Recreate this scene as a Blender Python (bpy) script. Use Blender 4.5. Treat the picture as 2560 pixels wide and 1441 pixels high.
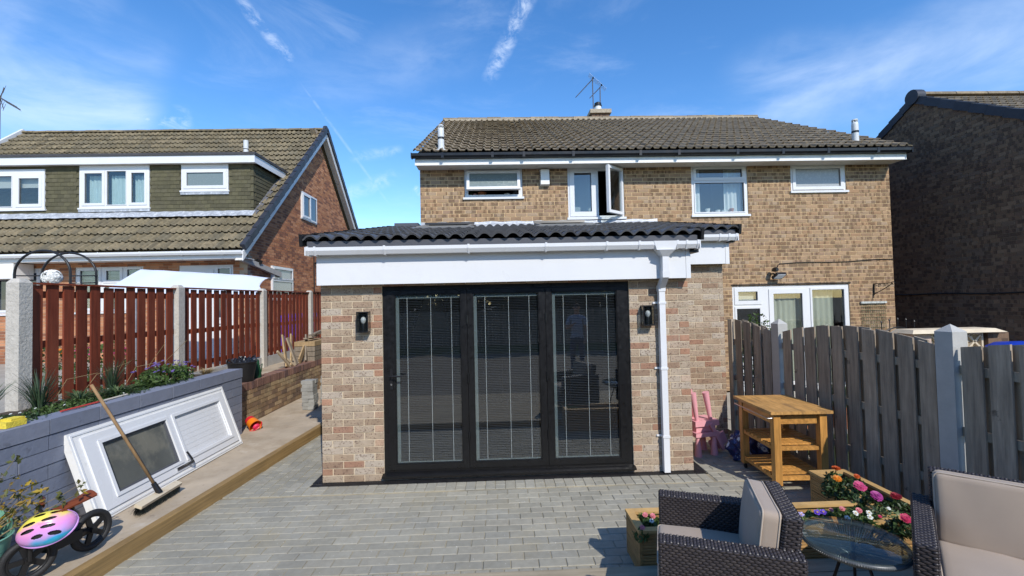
import bpy, bmesh, math, random
from math import sin, cos, pi, radians, sqrt, floor
from mathutils import Vector, Matrix
random.seed(7)
for o in list(bpy.data.objects): bpy.data.objects.remove(o)
SC = bpy.context.scene
COL = SC.collection

# ------------------------------------------------------------------ camera
CAM_H, F_PX = 1.92, 1122.0
PITCH, YAW, ROLL = radians(1.6), radians(1.8), radians(-1.27)
_f = Vector((sin(YAW)*cos(PITCH), cos(YAW)*cos(PITCH), sin(PITCH)))
_r0 = Vector((cos(YAW), -sin(YAW), 0)); _u0 = _r0.cross(_f)
_r = _r0*cos(ROLL) + _u0*sin(ROLL); _u = -_r0*sin(ROLL) + _u0*cos(ROLL)
cam_d = bpy.data.cameras.new('camera'); cam = bpy.data.objects.new('camera', cam_d); COL.objects.link(cam)
cam_d.sensor_width = 36.0; cam_d.lens = F_PX/2560*36.0; cam_d.clip_start = 0.05; cam_d.clip_end = 2000
m = Matrix((_r, _u, -_f)).transposed().to_4x4(); m.translation = (0, 0, CAM_H)
cam.matrix_world = m
SC.camera = cam
CAMP = Vector((0, 0, CAM_H))
def ray(x, y): return (x-1280)*_r + (720.5-y)*_u + F_PX*_f
def onz(x, y, z=0.0): d = ray(x, y); return CAMP + d*((z-CAM_H)/d.z)
def ony(x, y, Y): d = ray(x, y); return CAMP + d*(Y/d.y)
def onx(x, y, X): d = ray(x, y); return CAMP + d*(X/d.x)

# ------------------------------------------------------------------ world and sun
SUN_AZ, SUN_EL = radians(22), radians(40)       # azimuth from -Y towards +X
SUN_DIR = Vector((sin(SUN_AZ)*cos(SUN_EL), -cos(SUN_AZ)*cos(SUN_EL), sin(SUN_EL)))
W = bpy.data.worlds.new('World'); SC.world = W; W.use_nodes = True
def build_world():
    nt = W.node_tree; N = nt.nodes; L = nt.links; N.clear()
    out = N.new('ShaderNodeOutputWorld'); bg = N.new('ShaderNodeBackground')
    sky = N.new('ShaderNodeTexSky'); sky.sky_type = 'NISHITA'; sky.sun_disc = False
    sky.sun_elevation = SUN_EL; sky.sun_rotation = math.atan2(SUN_DIR.x, SUN_DIR.y)
    sky.air_density = 1.0; sky.dust_density = 0.15; sky.ozone_density = 2.0; sky.altitude = 120
    tc = N.new('ShaderNodeTexCoord')
    def math_(op, a, b=None, c=None):
        n = N.new('ShaderNodeMath'); n.operation = op
        for i, v in enumerate((a, b, c)):
            if v is None: continue
            if isinstance(v, (int, float)): n.inputs[i].default_value = v
            else: L.new(v, n.inputs[i])
        return n.outputs[0]
    def dot(v):
        n = N.new('ShaderNodeVectorMath'); n.operation = 'DOT_PRODUCT'; L.new(tc.outputs['Generated'], n.inputs[0])
        n.inputs[1].default_value = v; return n.outputs['Value']
    def noise(scale, detail=6, rough=.6, stretch=(1,1,1), dist=0.0, rot=(0,0,0)):
        mp = N.new('ShaderNodeMapping'); mp.inputs['Scale'].default_value = stretch; mp.inputs['Rotation'].default_value = rot
        L.new(tc.outputs['Generated'], mp.inputs['Vector'])
        n = N.new('ShaderNodeTexNoise'); n.inputs['Scale'].default_value = scale; n.inputs['Detail'].default_value = detail
        n.inputs['Roughness'].default_value = rough; n.inputs['Distortion'].default_value = dist
        L.new(mp.outputs[0], n.inputs['Vector']); return n.outputs['Fac']
    def sstep(v, a, b):
        n = N.new('ShaderNodeMapRange'); n.interpolation_type = 'SMOOTHSTEP'
        n.inputs['From Min'].default_value = a; n.inputs['From Max'].default_value = b; L.new(v, n.inputs['Value']); return n.outputs['Result']
    wob = math_('MULTIPLY', math_('SUBTRACT', noise(7, 4, .6), .5), .09)
    fine = noise(26, 8, .7, (1, 1, 1.6), .6)
    wisp = noise(4, 7, .60, (1, 1, 2.6), .4, (0, .35, 0))
    total = None
    # long wisps of cirrus: each a band along a great circle between two view directions
    bands = [((-60,120),(380,300),.17,.62,wisp,.20,.85), ((-220,40),(300,140),.2,.5,wisp,.25,.9), ((1850,260),(2700,60),.11,.42,wisp,.24,.85),
             ((1560,300),(2150,225),.06,.30,wisp,.35,.75),
             ((1330,-20),(1225,190),.022,.50,fine,.34,.70), ((600,0),(725,150),.016,.40,fine,.36,.70), ((760,220),(965,500),.0045,.13,fine,.30,.6),
             ((300,300),(470,300),.03,.45,fine,.38,.68), ((860,490),(985,440),.022,.22,fine,.36,.65), ((880,395),(1000,375),.016,.2,fine,.36,.68),
             ((1035,470),(1065,500),.012,.4,fine,.35,.65), ((600,300),(1250,60),.09,.14,wisp,.35,.75)]
    for a, b, w, amt, nz, lo, hi in bands:
        da = ray(*a).normalized(); db = ray(*b).normalized(); n_ = da.cross(db).normalized()
        mid = (da+db).normalized(); half = math.acos(max(-1, min(1, da.dot(db))))/2; t = (db-da).normalized()
        across = math_('ABSOLUTE', math_('ADD', dot(n_), math_('MULTIPLY', wob, min(1, w*9))))
        m1 = sstep(across, w, w*.05)
        m2 = sstep(math_('ABSOLUTE', dot(t)), math.sin(half)*1.25, math.sin(half)*.75)
        m3 = sstep(dot(mid), 0.0, .3)
        v = math_('MULTIPLY', math_('MULTIPLY', m1, m2), math_('MULTIPLY', m3, math_('MULTIPLY', sstep(nz, lo, hi), amt)))
        total = v if total is None else math_('MAXIMUM', total, v)
    gen = math_('MULTIPLY', sstep(noise(2.4, 9, .66, (1, 1, 3.0), .7, (.2, .1, 0)), .50, .90), .22)
    total = math_('MAXIMUM', total, gen)
    sep = N.new('ShaderNodeSeparateXYZ'); L.new(tc.outputs['Generated'], sep.inputs[0])
    total = math_('MULTIPLY', total, sstep(sep.outputs['Z'], -.02, .06))
    # the sky of a processed phone picture: more saturated than the plain model
    hs = N.new('ShaderNodeHueSaturation'); hs.inputs['Saturation'].default_value = 1.3; hs.inputs['Hue'].default_value = .505
    L.new(sky.outputs[0], hs.inputs['Color'])
    mix = N.new('ShaderNodeMix'); mix.data_type = 'RGBA'; mix.inputs['B'].default_value = (5.0, 5.6, 6.4, 1)
    L.new(total, mix.inputs['Factor']); L.new(hs.outputs[0], mix.inputs['A'])
    L.new(mix.outputs['Result'], bg.inputs['Color']); bg.inputs['Strength'].default_value = 0.15
    L.new(bg.outputs[0], out.inputs['Surface'])
build_world()
sd = bpy.data.lights.new('sun', 'SUN'); sd.energy = 3.05; sd.angle = radians(.53); sd.color = (1, .955, .88)
sun = bpy.data.objects.new('sun', sd); COL.objects.link(sun)
sun.rotation_euler = SUN_DIR.to_track_quat('Z', 'Y').to_euler(); sun.location = (8, -10, 12)
SC.view_settings.view_transform = 'Standard'; SC.view_settings.look = 'None'
SC.view_settings.exposure = 0.62; SC.view_settings.gamma = 1.0

# ------------------------------------------------------------------ mesh builder
class MB:
    def __init__(s): s.v = []; s.f = []
    def quad(s, *p):
        i = len(s.v); s.v += [tuple(q) for q in p]; s.f.append(tuple(range(i, i+len(p)))); return s
    def box(s, x0, y0, z0, x1, y1, z1):
        return s.hexa([(x0,y0,z0),(x1,y0,z0),(x1,y1,z0),(x0,y1,z0),(x0,y0,z1),(x1,y0,z1),(x1,y1,z1),(x0,y1,z1)])
    def hexa(s, p):
        i = len(s.v); s.v += [tuple(q) for q in p]
        for f in ((3,2,1,0),(4,5,6,7),(0,1,5,4),(1,2,6,5),(2,3,7,6),(3,0,4,7)): s.f.append(tuple(i+k for k in f))
        return s
    def obox(s, c, u, v, w):           # centre and three half-axis vectors
        c, u, v, w = map(Vector, (c, u, v, w))
        return s.hexa([c-u-v-w, c+u-v-w, c+u+v-w, c-u+v-w, c-u-v+w, c+u-v+w, c+u+v+w, c-u+v+w])
    def beam(s, a, b, w, t, up=(0,0,1)):   # bar from a to b, w wide, t thick
        a, b = Vector(a), Vector(b); d = (b-a); up = Vector(up)
        sx = d.cross(up)
        if sx.length < 1e-6: sx = d.cross(Vector((0,1,0)))
        sx.normalize(); sy = sx.cross(d).normalized()
        return s.obox((a+b)/2, d/2, sx*w/2, sy*t/2)
    def cham(s, x0, y0, z0, x1, y1, z1, c):   # box with chamfered top edges, no bottom
        i = len(s.v)
        s.v += [(x0,y0,z0),(x1,y0,z0),(x1,y1,z0),(x0,y1,z0),(x0,y0,z1-c),(x1,y0,z1-c),(x1,y1,z1-c),(x0,y1,z1-c),
                (x0+c,y0+c,z1),(x1-c,y0+c,z1),(x1-c,y1-c,z1),(x0+c,y1-c,z1)]
        for f in ((0,1,5,4),(1,2,6,5),(2,3,7,6),(3,0,4,7),(4,5,9,8),(5,6,10,9),(6,7,11,10),(7,4,8,11),(8,9,10,11)): s.f.append(tuple(i+k for k in f))
        return s
    def tube(s, pts, r, n=8, caps=True, closed=False):
        pts = [Vector(p) for p in pts]; k = len(pts); R = r if isinstance(r, (list, tuple)) else [r]*k
        base = len(s.v); prev = None
        for j, p in enumerate(pts):
            if closed: d = pts[(j+1) % k]-pts[j-1]
            else: d = pts[min(j+1, k-1)]-pts[max(j-1, 0)]
            if d.length < 1e-9: d = Vector((0,0,1))
            d.normalize()
            if prev is None:
                a = d.orthogonal().normalized()
            else:
                a = prev - d*prev.dot(d)
                a = a.normalized() if a.length > 1e-6 else d.orthogonal().normalized()
            prev = a; b = d.cross(a)
            for q in range(n):
                t = 2*pi*q/n; s.v.append(tuple(p+(a*cos(t)+b*sin(t))*R[j]))
        for j in range(k if closed else k-1):
            j2 = (j+1) % k
            for q in range(n):
                q2 = (q+1) % n; s.f.append((base+j*n+q, base+j*n+q2, base+j2*n+q2, base+j2*n+q))
        if caps and not closed:
            s.f.append(tuple(base+q for q in range(n))[::-1]); s.f.append(tuple(base+(k-1)*n+q for q in range(n)))
        return s
    def lathe(s, prof, n=20, c=(0,0,0), ax=None, cap0=True, cap1=True):   # prof [(r,z)], ax: 3 vectors
        c = Vector(c); X, Y, Z = ax or (Vector((1,0,0)), Vector((0,1,0)), Vector((0,0,1)))
        base = len(s.v)
        for r, z in prof:
            for q in range(n):
                t = 2*pi*q/n; s.v.append(tuple(c+X*(r*cos(t))+Y*(r*sin(t))+Z*z))
        for j in range(len(prof)-1):
            for q in range(n):
                q2 = (q+1) % n; s.f.append((base+j*n+q, base+j*n+q2, base+(j+1)*n+q2, base+(j+1)*n+q))
        if cap0: s.f.append(tuple(base+q for q in range(n))[::-1])
        if cap1: s.f.append(tuple(base+(len(prof)-1)*n+q for q in range(n)))
        return s
    def ext(s, prof, a, b, X, Y):      # extrude closed 2D profile [(x,y)] from a to b, axes X, Y
        a, b, X, Y = map(Vector, (a, b, X, Y)); n = len(prof); i = len(s.v)
        for o in (a, b):
            for x, y in prof: s.v.append(tuple(o+X*x+Y*y))
        for q in range(n):
            q2 = (q+1) % n; s.f.append((i+q, i+q2, i+n+q2, i+n+q))
        s.f.append(tuple(i+q for q in range(n))[::-1]); s.f.append(tuple(i+n+q for q in range(n))); return s
    def grid(s, fn, nu, nv):
        i = len(s.v)
        for a in range(nu+1):
            for b in range(nv+1): s.v.append(tuple(fn(a/nu, b/nv)))
        for a in range(nu):
            for b in range(nv):
                k = i+a*(nv+1)+b; s.f.append((k, k+nv+1, k+nv+2, k+1))
        return s
    def mesh(s, name, mat, smooth=False, shift=None):
        me = bpy.data.meshes.new(name)
        v = s.v if shift is None else [(a-shift[0], b-shift[1], c-shift[2]) for a, b, c in s.v]
        me.from_pydata(v, [], s.f); me.update()
        if smooth is not False:
            bm = bmesh.new(); bm.from_mesh(me); bmesh.ops.recalc_face_normals(bm, faces=bm.faces); bm.to_mesh(me); bm.free()
            me.polygons.foreach_set('use_smooth', [True]*len(me.polygons))
            if isinstance(smooth, (int, float)) and smooth is not True:
                me.set_sharp_from_angle(angle=radians(smooth))
        else:
            bm = bmesh.new(); bm.from_mesh(me); bmesh.ops.recalc_face_normals(bm, faces=bm.faces); bm.to_mesh(me); bm.free()
        me.materials.append(mat); return me
    def build(s, name, mat, parent=None, smooth=False, kind=None, label=None):
        # parts are built in the frame of the top-level thing (see wpos) and re-centred on themselves
        lo = [min(p[k] for p in s.v) for k in range(3)]; hi = [max(p[k] for p in s.v) for k in range(3)]
        c = Vector([(lo[k]+hi[k])/2 for k in range(3)])
        o = bpy.data.objects.new(name, s.mesh(name, mat, smooth, c)); COL.objects.link(o)
        o.location = c - (wpos(parent) if parent else Vector((0,0,0)))
        o.parent = parent
        if kind: o['kind'] = kind
        if label: o['label'] = label
        return o
def wpos(o):
    # position of o's origin in the frame the mesh coordinates are given in: world for unrotated things,
    # the thing's own frame for things flagged local
    if o.get('_local'): return Vector((0,0,0))
    p = Vector(o.location)
    q = o.parent
    while q:
        if q.get('_local'): return p
        p += q.location; q = q.parent
    return p
def tag(o, label, cat, group=None, kind=None):
    if label: o['label'] = label
    if cat: o['category'] = cat
    if group: o['group'] = group
    if kind: o['kind'] = kind
    return o
def thing(name, label, cat, loc=(0,0,0), rotz=None, group=None):
    o = bpy.data.objects.new(name, None); COL.objects.link(o); o.location = loc; o.empty_display_size = .1
    if rotz is not None: o.rotation_euler = (0, 0, rotz) if not isinstance(rotz, tuple) else rotz; o['_local'] = 1
    return tag(o, label, cat, group)
def struct(name, mb, mat, smooth=False):
    o = mb.build(name, mat, None, smooth); o['kind'] = 'structure'; return o
def inst(name, me, parent, loc, rot=(0,0,0), scale=(1,1,1)):
    o = bpy.data.objects.new(name, me); COL.objects.link(o); o.parent = parent
    o.location = Vector(loc) - (wpos(parent) if parent else Vector((0,0,0))); o.rotation_euler = rot; o.scale = scale
    return o
def inst_m(name, me, parent, M4):
    o = bpy.data.objects.new(name, me); COL.objects.link(o); o.parent = parent
    M4 = M4.copy(); M4.translation = M4.translation - (wpos(parent) if parent else Vector((0,0,0)))
    o.matrix_local = M4; return o
def R(a, b): return random.uniform(a, b)

# ------------------------------------------------------------------ materials
MATS = {}
def lin(c): return tuple(c)+(1,)
def s2l(r, g, b):
    f = lambda c: (c/255/12.92 if c/255 <= .04045 else ((c/255+.055)/1.055)**2.4)
    return (f(r), f(g), f(b))
def M(name, col=(.5,.5,.5), rough=.6, rnd=None, var=0.0, noise=None, speck=None, bump=None, stretch=(1,1,1), metal=0.0, spec=.4,
      grain=None, mottle=None, trans=0.0, coat=0.0, streak=None, coords='pos', stains=None, sheen=0.0):
    if name in MATS: return MATS[name]
    m = bpy.data.materials.new(name); MATS[name] = m; m.use_nodes = True
    nt = m.node_tree; N = nt.nodes; L = nt.links; bs = N['Principled BSDF']; out = N['Material Output']
    bs.inputs['Roughness'].default_value = rough; bs.inputs['Metallic'].default_value = metal
    bs.inputs['Specular IOR Level'].default_value = spec; bs.inputs['Coat Weight'].default_value = coat; bs.inputs['Sheen Weight'].default_value = sheen
    if coords == 'pos': P = N.new('ShaderNodeNewGeometry').outputs['Position']
    else: P = N.new('ShaderNodeTexCoord').outputs['Object']
    def mth(op, a, b=None):
        n = N.new('ShaderNodeMath'); n.operation = op
        for i, v in enumerate((a, b)):
            if v is None: continue
            if isinstance(v, (int, float)): n.inputs[i].default_value = v
            else: L.new(v, n.inputs[i])
        return n.outputs[0]
    def nz(scale, detail=4, st=(1,1,1), rough_=.6):
        mp = N.new('ShaderNodeMapping'); mp.inputs['Scale'].default_value = st; L.new(P, mp.inputs['Vector'])
        n = N.new('ShaderNodeTexNoise'); n.inputs['Scale'].default_value = scale; n.inputs['Detail'].default_value = detail
        n.inputs['Roughness'].default_value = rough_; L.new(mp.outputs[0], n.inputs['Vector']); return n.outputs['Fac']
    def mixc(fac, a, b, blend='MIX'):
        n = N.new('ShaderNodeMix'); n.data_type = 'RGBA'; n.blend_type = blend
        if isinstance(fac, (int, float)): n.inputs['Factor'].default_value = fac
        else: L.new(fac, n.inputs['Factor'])
        for k, v in (('A', a), ('B', b)):
            if isinstance(v, tuple): n.inputs[k].default_value = lin(v[:3])
            else: L.new(v, n.inputs[k])
        return n.outputs['Result']
    def rng(v, a, b, c=0.0, d=1.0):
        n = N.new('ShaderNodeMapRange'); n.inputs['From Min'].default_value = a; n.inputs['From Max'].default_value = b
        n.inputs['To Min'].default_value = c; n.inputs['To Max'].default_value = d; L.new(v, n.inputs['Value']); return n.outputs['Result']
    rv = None
    if rnd or var:
        oi = N.new('ShaderNodeObjectInfo'); ge = N.new('ShaderNodeNewGeometry')
        rv = mth('FRACT', mth('ADD', oi.outputs['Random'], ge.outputs['Random Per Island']))
    c = tuple(col)
    if rnd:
        cr = N.new('ShaderNodeValToRGB'); cr.color_ramp.interpolation = 'CONSTANT'; el = cr.color_ramp.elements
        el[0].color = lin(rnd[0]); el[0].position = 0
        el[1].color = lin(rnd[1]); el[1].position = 1/len(rnd)
        for i in range(2, len(rnd)): e = el.new(i/len(rnd)); e.color = lin(rnd[i])
        L.new(rv, cr.inputs['Fac']); c = cr.outputs['Color']
    if var:
        r2 = mth('FRACT', mth('MULTIPLY', rv, 17.31))
        c = mixc(1.0, c, mixc(r2, (1-var,)*3, (1+var,)*3), 'MULTIPLY')
    if noise:
        sc, amt = noise[:2]
        c = mixc(1.0, c, mixc(rng(nz(sc, 6), .25, .75), (1-amt,)*3, (1+amt,)*3), 'MULTIPLY')
    if grain:       # (scale, stretch, amount)
        c = mixc(1.0, c, mixc(rng(nz(grain[0], 5, grain[1]), .3, .7), (1-grain[2],)*3, (1+grain[2]*.7,)*3), 'MULTIPLY')
    if mottle:      # square burnt patches in brick faces: (cell, course, share, colour, amount)
        sp = N.new('ShaderNodeSeparateXYZ'); L.new(P, sp.inputs[0])
        w = mth('FLOOR', mth('DIVIDE', sp.outputs['Z'], mottle[1]))
        u = mth('FLOOR', mth('ADD', mth('DIVIDE', mth('ADD', sp.outputs['X'], sp.outputs['Y']), mottle[0]), mth('MULTIPLY', w, .37)))
        cb = N.new('ShaderNodeCombineXYZ'); L.new(u, cb.inputs[0]); L.new(w, cb.inputs[1])
        wn = N.new('ShaderNodeTexWhiteNoise'); wn.noise_dimensions = '2D'; L.new(cb.outputs[0], wn.inputs['Vector'])
        k = mth('LESS_THAN', mth('ADD', wn.outputs['Value'], mth('MULTIPLY', mth('SUBTRACT', nz(1.2, 3), .5), .9)), mottle[2])
        k2 = mth('MULTIPLY', k, rng(nz(60, 2), .30, .48))
        c = mixc(mth('MULTIPLY', k2, mottle[4]), c, mottle[3])
    if stains:      # list of (scale, lo, hi, colour, amount, stretch)
        for sc, lo, hi, colr, amt, st in stains:
            c = mixc(mth('MULTIPLY', rng(nz(sc, 7, st, .65), lo, hi), amt), c, colr)
    if speck:       # (scale, lo, hi, colour, amount)
        for sc, lo, hi, colr, amt in (speck if isinstance(speck, list) else [speck]):
            c = mixc(mth('MULTIPLY', rng(nz(sc, 2), lo, hi), amt), c, colr)
    if isinstance(c, tuple): bs.inputs['Base Color'].default_value = lin(c)
    else: L.new(c, bs.inputs['Base Color'])
    if bump:
        b = N.new('ShaderNodeBump'); b.inputs['Strength'].default_value = bump[1]; b.inputs['Distance'].default_value = bump[2] if len(bump) > 2 else .01
        L.new(nz(bump[0], 5, bump[3] if len(bump) > 3 else (1,1,1)), b.inputs['Height']); L.new(b.outputs[0], bs.inputs['Normal'])
    if rough < .9 and (noise or grain):
        L.new(rng(nz((noise or grain)[0]*.7, 4), .3, .7, max(.02, rough-.1), min(1, rough+.1)), bs.inputs['Roughness'])
    if trans:
        tl = N.new('ShaderNodeBsdfTranslucent'); mx = N.new('ShaderNodeMixShader'); mx.inputs[0].default_value = trans
        if isinstance(c, tuple): tl.inputs['Color'].default_value = lin(c)
        else: L.new(c, tl.inputs['Color'])
        L.new(bs.outputs[0], mx.inputs[1]); L.new(tl.outputs[0], mx.inputs[2]); L.new(mx.outputs[0], out.inputs['Surface'])
    return m
def glass(name, tint=(.9,.93,.92), refl=1.0, rough=0.0, ior=1.5, wav=0.0):
    if name in MATS: return MATS[name]
    m = bpy.data.materials.new(name); MATS[name] = m; m.use_nodes = True
    nt = m.node_tree; N = nt.nodes; L = nt.links; N.remove(N['Principled BSDF']); out = N['Material Output']
    lw = N.new('ShaderNodeLayerWeight'); lw.inputs['Blend'].default_value = .5
    pw = N.new('ShaderNodeMath'); pw.operation = 'POWER'; pw.inputs[1].default_value = 5; L.new(lw.outputs['Facing'], pw.inputs[0])
    fr = N.new('ShaderNodeMath'); fr.operation = 'MULTIPLY_ADD'; fr.inputs[1].default_value = .96; fr.inputs[2].default_value = .04; L.new(pw.outputs[0], fr.inputs[0])   # Schlick, the same from both sides
    tr = N.new('ShaderNodeBsdfTransparent'); tr.inputs['Color'].default_value = lin(tint)
    gl = N.new('ShaderNodeBsdfGlossy'); gl.inputs['Roughness'].default_value = rough
    mu = N.new('ShaderNodeMath'); mu.operation = 'MULTIPLY'; mu.use_clamp = True; mu.inputs[1].default_value = refl*2; L.new(fr.outputs[0], mu.inputs[0])
    mx = N.new('ShaderNodeMixShader'); L.new(mu.outputs[0], mx.inputs[0]); L.new(tr.outputs[0], mx.inputs[1]); L.new(gl.outputs[0], mx.inputs[2])
    if wav:
        g = N.new('ShaderNodeNewGeometry'); n = N.new('ShaderNodeTexNoise'); n.inputs['Scale'].default_value = 2.2; L.new(g.outputs['Position'], n.inputs['Vector'])
        b = N.new('ShaderNodeBump'); b.inputs['Strength'].default_value = wav; b.inputs['Distance'].default_value = .01; L.new(n.outputs['Fac'], b.inputs['Height'])
        L.new(b.outputs[0], gl.inputs['Normal'])
    L.new(mx.outputs[0], out.inputs['Surface']); return m

# new extension bricks: pale buff, pink-grey and a few red ones
m_brick_new = M('brick_buff_new', rough=.9, stains=[(3.2,.56,.78,(.50,.43,.35),.35,(1,1,1)),(1.6,.56,.8,(.20,.14,.095),.35,(1,1,.6))], rnd=[(0.344,0.262,0.181),(0.378,0.302,0.221),(0.291,0.208,0.137),(0.407,0.342,0.265),(0.320,0.238,0.162),(0.272,0.183,0.122),(0.359,0.282,0.201),(0.398,0.327,0.250),(0.301,0.168,0.108),(0.335,0.247,0.167),(0.310,0.223,0.152),(0.369,0.282,0.201)],
    noise=(14,.14), speck=[(70,.58,.64,(.10,.055,.04),.8),(60,.30,.22,(.62,.54,.46),.5)], bump=(85,.5,.004))
m_brick_red_new = M('brick_red_new', rough=.9, rnd=[(.34,.185,.115),(.37,.205,.13),(.31,.175,.11),(.40,.27,.18),(.44,.33,.24),(.36,.24,.16)], noise=(14,.15), speck=(95,.58,.66,(.12,.06,.04),.7), bump=(85,.5,.004))
m_mortar_new = M('mortar_buff', (.62,.52,.37), .95, noise=(18,.15), bump=(120,.4,.003))
m_brick_old = M('brick_brown_mottled', rough=.92, rnd=[(0.300,0.192,0.108),(0.340,0.225,0.135),(0.274,0.176,0.105),(0.318,0.217,0.135),(0.362,0.237,0.138),(0.292,0.192,0.123),(0.326,0.201,0.113),(0.345,0.246,0.161)],
    noise=(7,.12), mottle=(.047,.075,.36,(.085,.050,.026),.62), speck=(80,.60,.68,(.12,.07,.04),.5), bump=(70,.4,.004))
m_mortar_old = M('mortar_sandy', (.60,.43,.24), .95, noise=(9,.2))
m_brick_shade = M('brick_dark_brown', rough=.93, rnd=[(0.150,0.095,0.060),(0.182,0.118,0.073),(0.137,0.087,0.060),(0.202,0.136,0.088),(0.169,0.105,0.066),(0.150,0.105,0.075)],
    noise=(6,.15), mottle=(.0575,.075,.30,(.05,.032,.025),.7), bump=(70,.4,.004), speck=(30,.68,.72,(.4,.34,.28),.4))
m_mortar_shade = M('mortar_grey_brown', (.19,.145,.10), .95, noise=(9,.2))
m_brick_orange = M('brick_orange_red', rough=.92, rnd=[(.40,.175,.08),(.34,.14,.07),(.45,.205,.10),(.26,.11,.06),(.38,.16,.075),(.48,.23,.12),(.22,.095,.055)], noise=(5,.18), bump=(60,.4,.004))
m_mortar_grey = M('mortar_pale', (.42,.33,.24), .95, noise=(8,.2))
m_brick_garden = M('brick_garden_wall', rough=.95, rnd=[(.30,.20,.11),(.26,.165,.09),(.34,.235,.13),(.22,.14,.085),(.38,.27,.16),(.17,.11,.075)], noise=(5,.3), stains=[(3,.48,.7,(.09,.07,.05),.7,(1,1,1)),(2.5,.5,.75,(.42,.33,.18),.6,(1,1,2))], bump=(50,.6,.006))
m_brick_coping = M('brick_purple_coping', rough=.93, rnd=[(.16,.085,.065),(.20,.11,.08),(.13,.075,.065),(.23,.125,.09)], noise=(9,.25), bump=(50,.5,.005))
m_block_blue = M('block_painted_blue_grey', rough=.72, rnd=[(0.188,0.205,0.259),(0.206,0.220,0.270),(0.177,0.195,0.247)], noise=(6,.10), stains=[(4,.58,.75,(.30,.28,.25),.45,(1,1,1)),(9,.62,.7,(.09,.09,.11),.5,(1,1,1))], bump=(26,.45,.008))
m_upvc = M('white_upvc', (.66,.665,.67), .32, noise=(1.5,.03), stains=[(2.5,.55,.8,(.50,.485,.45),.35,(1,1,.5)),(30,.72,.76,(.35,.32,.28),.4,(1,1,1))], spec=.5)
m_upvc_dirty = M('white_upvc_weathered', (.74,.73,.70), .4, noise=(6,.07), stains=[(9,.60,.78,(.33,.29,.22),.5,(1,1,1))], spec=.5)
m_soffit = M('painted_soffit', (.60,.575,.52), .7, noise=(5,.08), stains=[(6,.60,.68,(.13,.10,.08),.7,(1,2,1))])
m_black_alu = M('black_aluminium', (.006,.006,.0065), .36, spec=.45, noise=(30,.2))
m_black_plastic = M('black_plastic', (.010,.010,.011), .38, spec=.45)
m_black_gutter = M('black_gutter', (.012,.012,.014), .35, noise=(9,.4))
m_grey_trim = M('dark_grey_trim', (.075,.078,.09), .5, noise=(8,.12))
m_tile_black = M('roof_tile_black', (.072,.073,.077), .5, var=.12, noise=(9,.22), spec=.4, bump=(90,.35,.004))
m_tile_brown = M('roof_tile_brown', rough=.93, rnd=[(0.205,0.161,0.106),(0.230,0.183,0.122),(0.179,0.141,0.096),(0.250,0.199,0.132),(0.202,0.164,0.113)], var=.12, noise=(11,.35),
    stains=[(16,.60,.72,(.36,.32,.25),.55,(1,1,1)),(5,.60,.80,(.07,.057,.042),.5,(1,1,1)),(30,.70,.74,(.62,.60,.55),.55,(1,1,1))], bump=(60,.6,.006))
m_tile_olive = M('roof_tile_olive_brown', rough=.93, rnd=[(.150,.122,.072),(.170,.140,.085),(.130,.108,.068),(.185,.150,.092),(.140,.120,.078)], var=.14, noise=(9,.35),
    stains=[(7,.54,.72,(.26,.195,.105),.6,(1,1,1)),(14,.64,.72,(.44,.42,.36),.6,(1,1,1)),(5,.58,.78,(.07,.06,.042),.55,(1,1,1)),(26,.70,.74,(.62,.61,.58),.6,(1,1,1))], bump=(60,.6,.006))
m_tile_hung = M('hung_tile_olive', rough=.9, rnd=[(.086,.078,.043),(.097,.088,.049),(.077,.070,.040),(.092,.083,.049)], var=.07, noise=(7,.16),
    stains=[(5,.63,.72,(.16,.12,.065),.6,(1,1,1)),(26,.74,.77,(.55,.56,.52),.6,(1,1,1))], bump=(40,.4,.004))
m_lead = M('lead_flashing', (.36,.38,.41), .5, noise=(9,.3), stains=[(14,.5,.65,(.68,.69,.70),.7,(1,1,1))], metal=.15)
m_mortar_light = M('ridge_mortar', (.34,.29,.22), .95, noise=(20,.3))
m_paver = M('paver_grey', rough=.86, grain=(3,(1,1,1),.12), rnd=[(0.275,0.258,0.206),(0.295,0.277,0.222),(0.258,0.243,0.196),(0.286,0.266,0.212),(0.270,0.257,0.212)], var=.05, noise=(20,.12),
    stains=[(2.2,.52,.75,(.36,.30,.18),.45,(1,1,1)),(1.1,.5,.8,(.20,.19,.16),.4,(1,1,1))], speck=[(55,.715,.73,(.62,.60,.55),.8),(150,.30,.24,(.10,.10,.10),.5)], bump=(140,.35,.003))
m_sand = M('jointing_sand', (.36,.305,.20), .97, noise=(3,.25), stains=[(2,.45,.62,(.15,.14,.11),.85,(1,1,1))])
m_concrete = M('path_concrete', (.40,.325,.235), .92, noise=(3,.16), stains=[(2.4,.5,.72,(.24,.175,.105),.6,(1,1,1)),(5,.58,.7,(.55,.50,.42),.4,(1,1,1)),(11,.62,.70,(.14,.11,.08),.5,(1,1,1))], bump=(30,.5,.006))
m_post_conc = M('concrete_post', (.47,.44,.385), .92, noise=(22,.14), stains=[(6,.56,.75,(.26,.24,.20),.5,(1,1,.4))], speck=(70,.60,.68,(.24,.22,.19),.5), bump=(38,.8,.01))
m_post_smooth = M('concrete_post_smooth', (.40,.39,.365), .9, noise=(9,.1), stains=[(5,.56,.75,(.24,.23,.21),.5,(1,1,.3))], bump=(60,.3,.004))
m_sleeper = M('sleeper_timber', (.275,.175,.068), .8, grain=(8,(1.2,.18,6),.35), noise=(3,.12), bump=(30,.4,.005,(3,.2,3)))
m_deck = M('deck_boards', (.33,.275,.19), .85, grain=(9,(.2,3,3),.25), noise=(3,.15), stains=[(3,.55,.75,(.22,.19,.15),.6,(.4,1,1))], bump=(30,.3,.004,(.3,3,3)))
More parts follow.
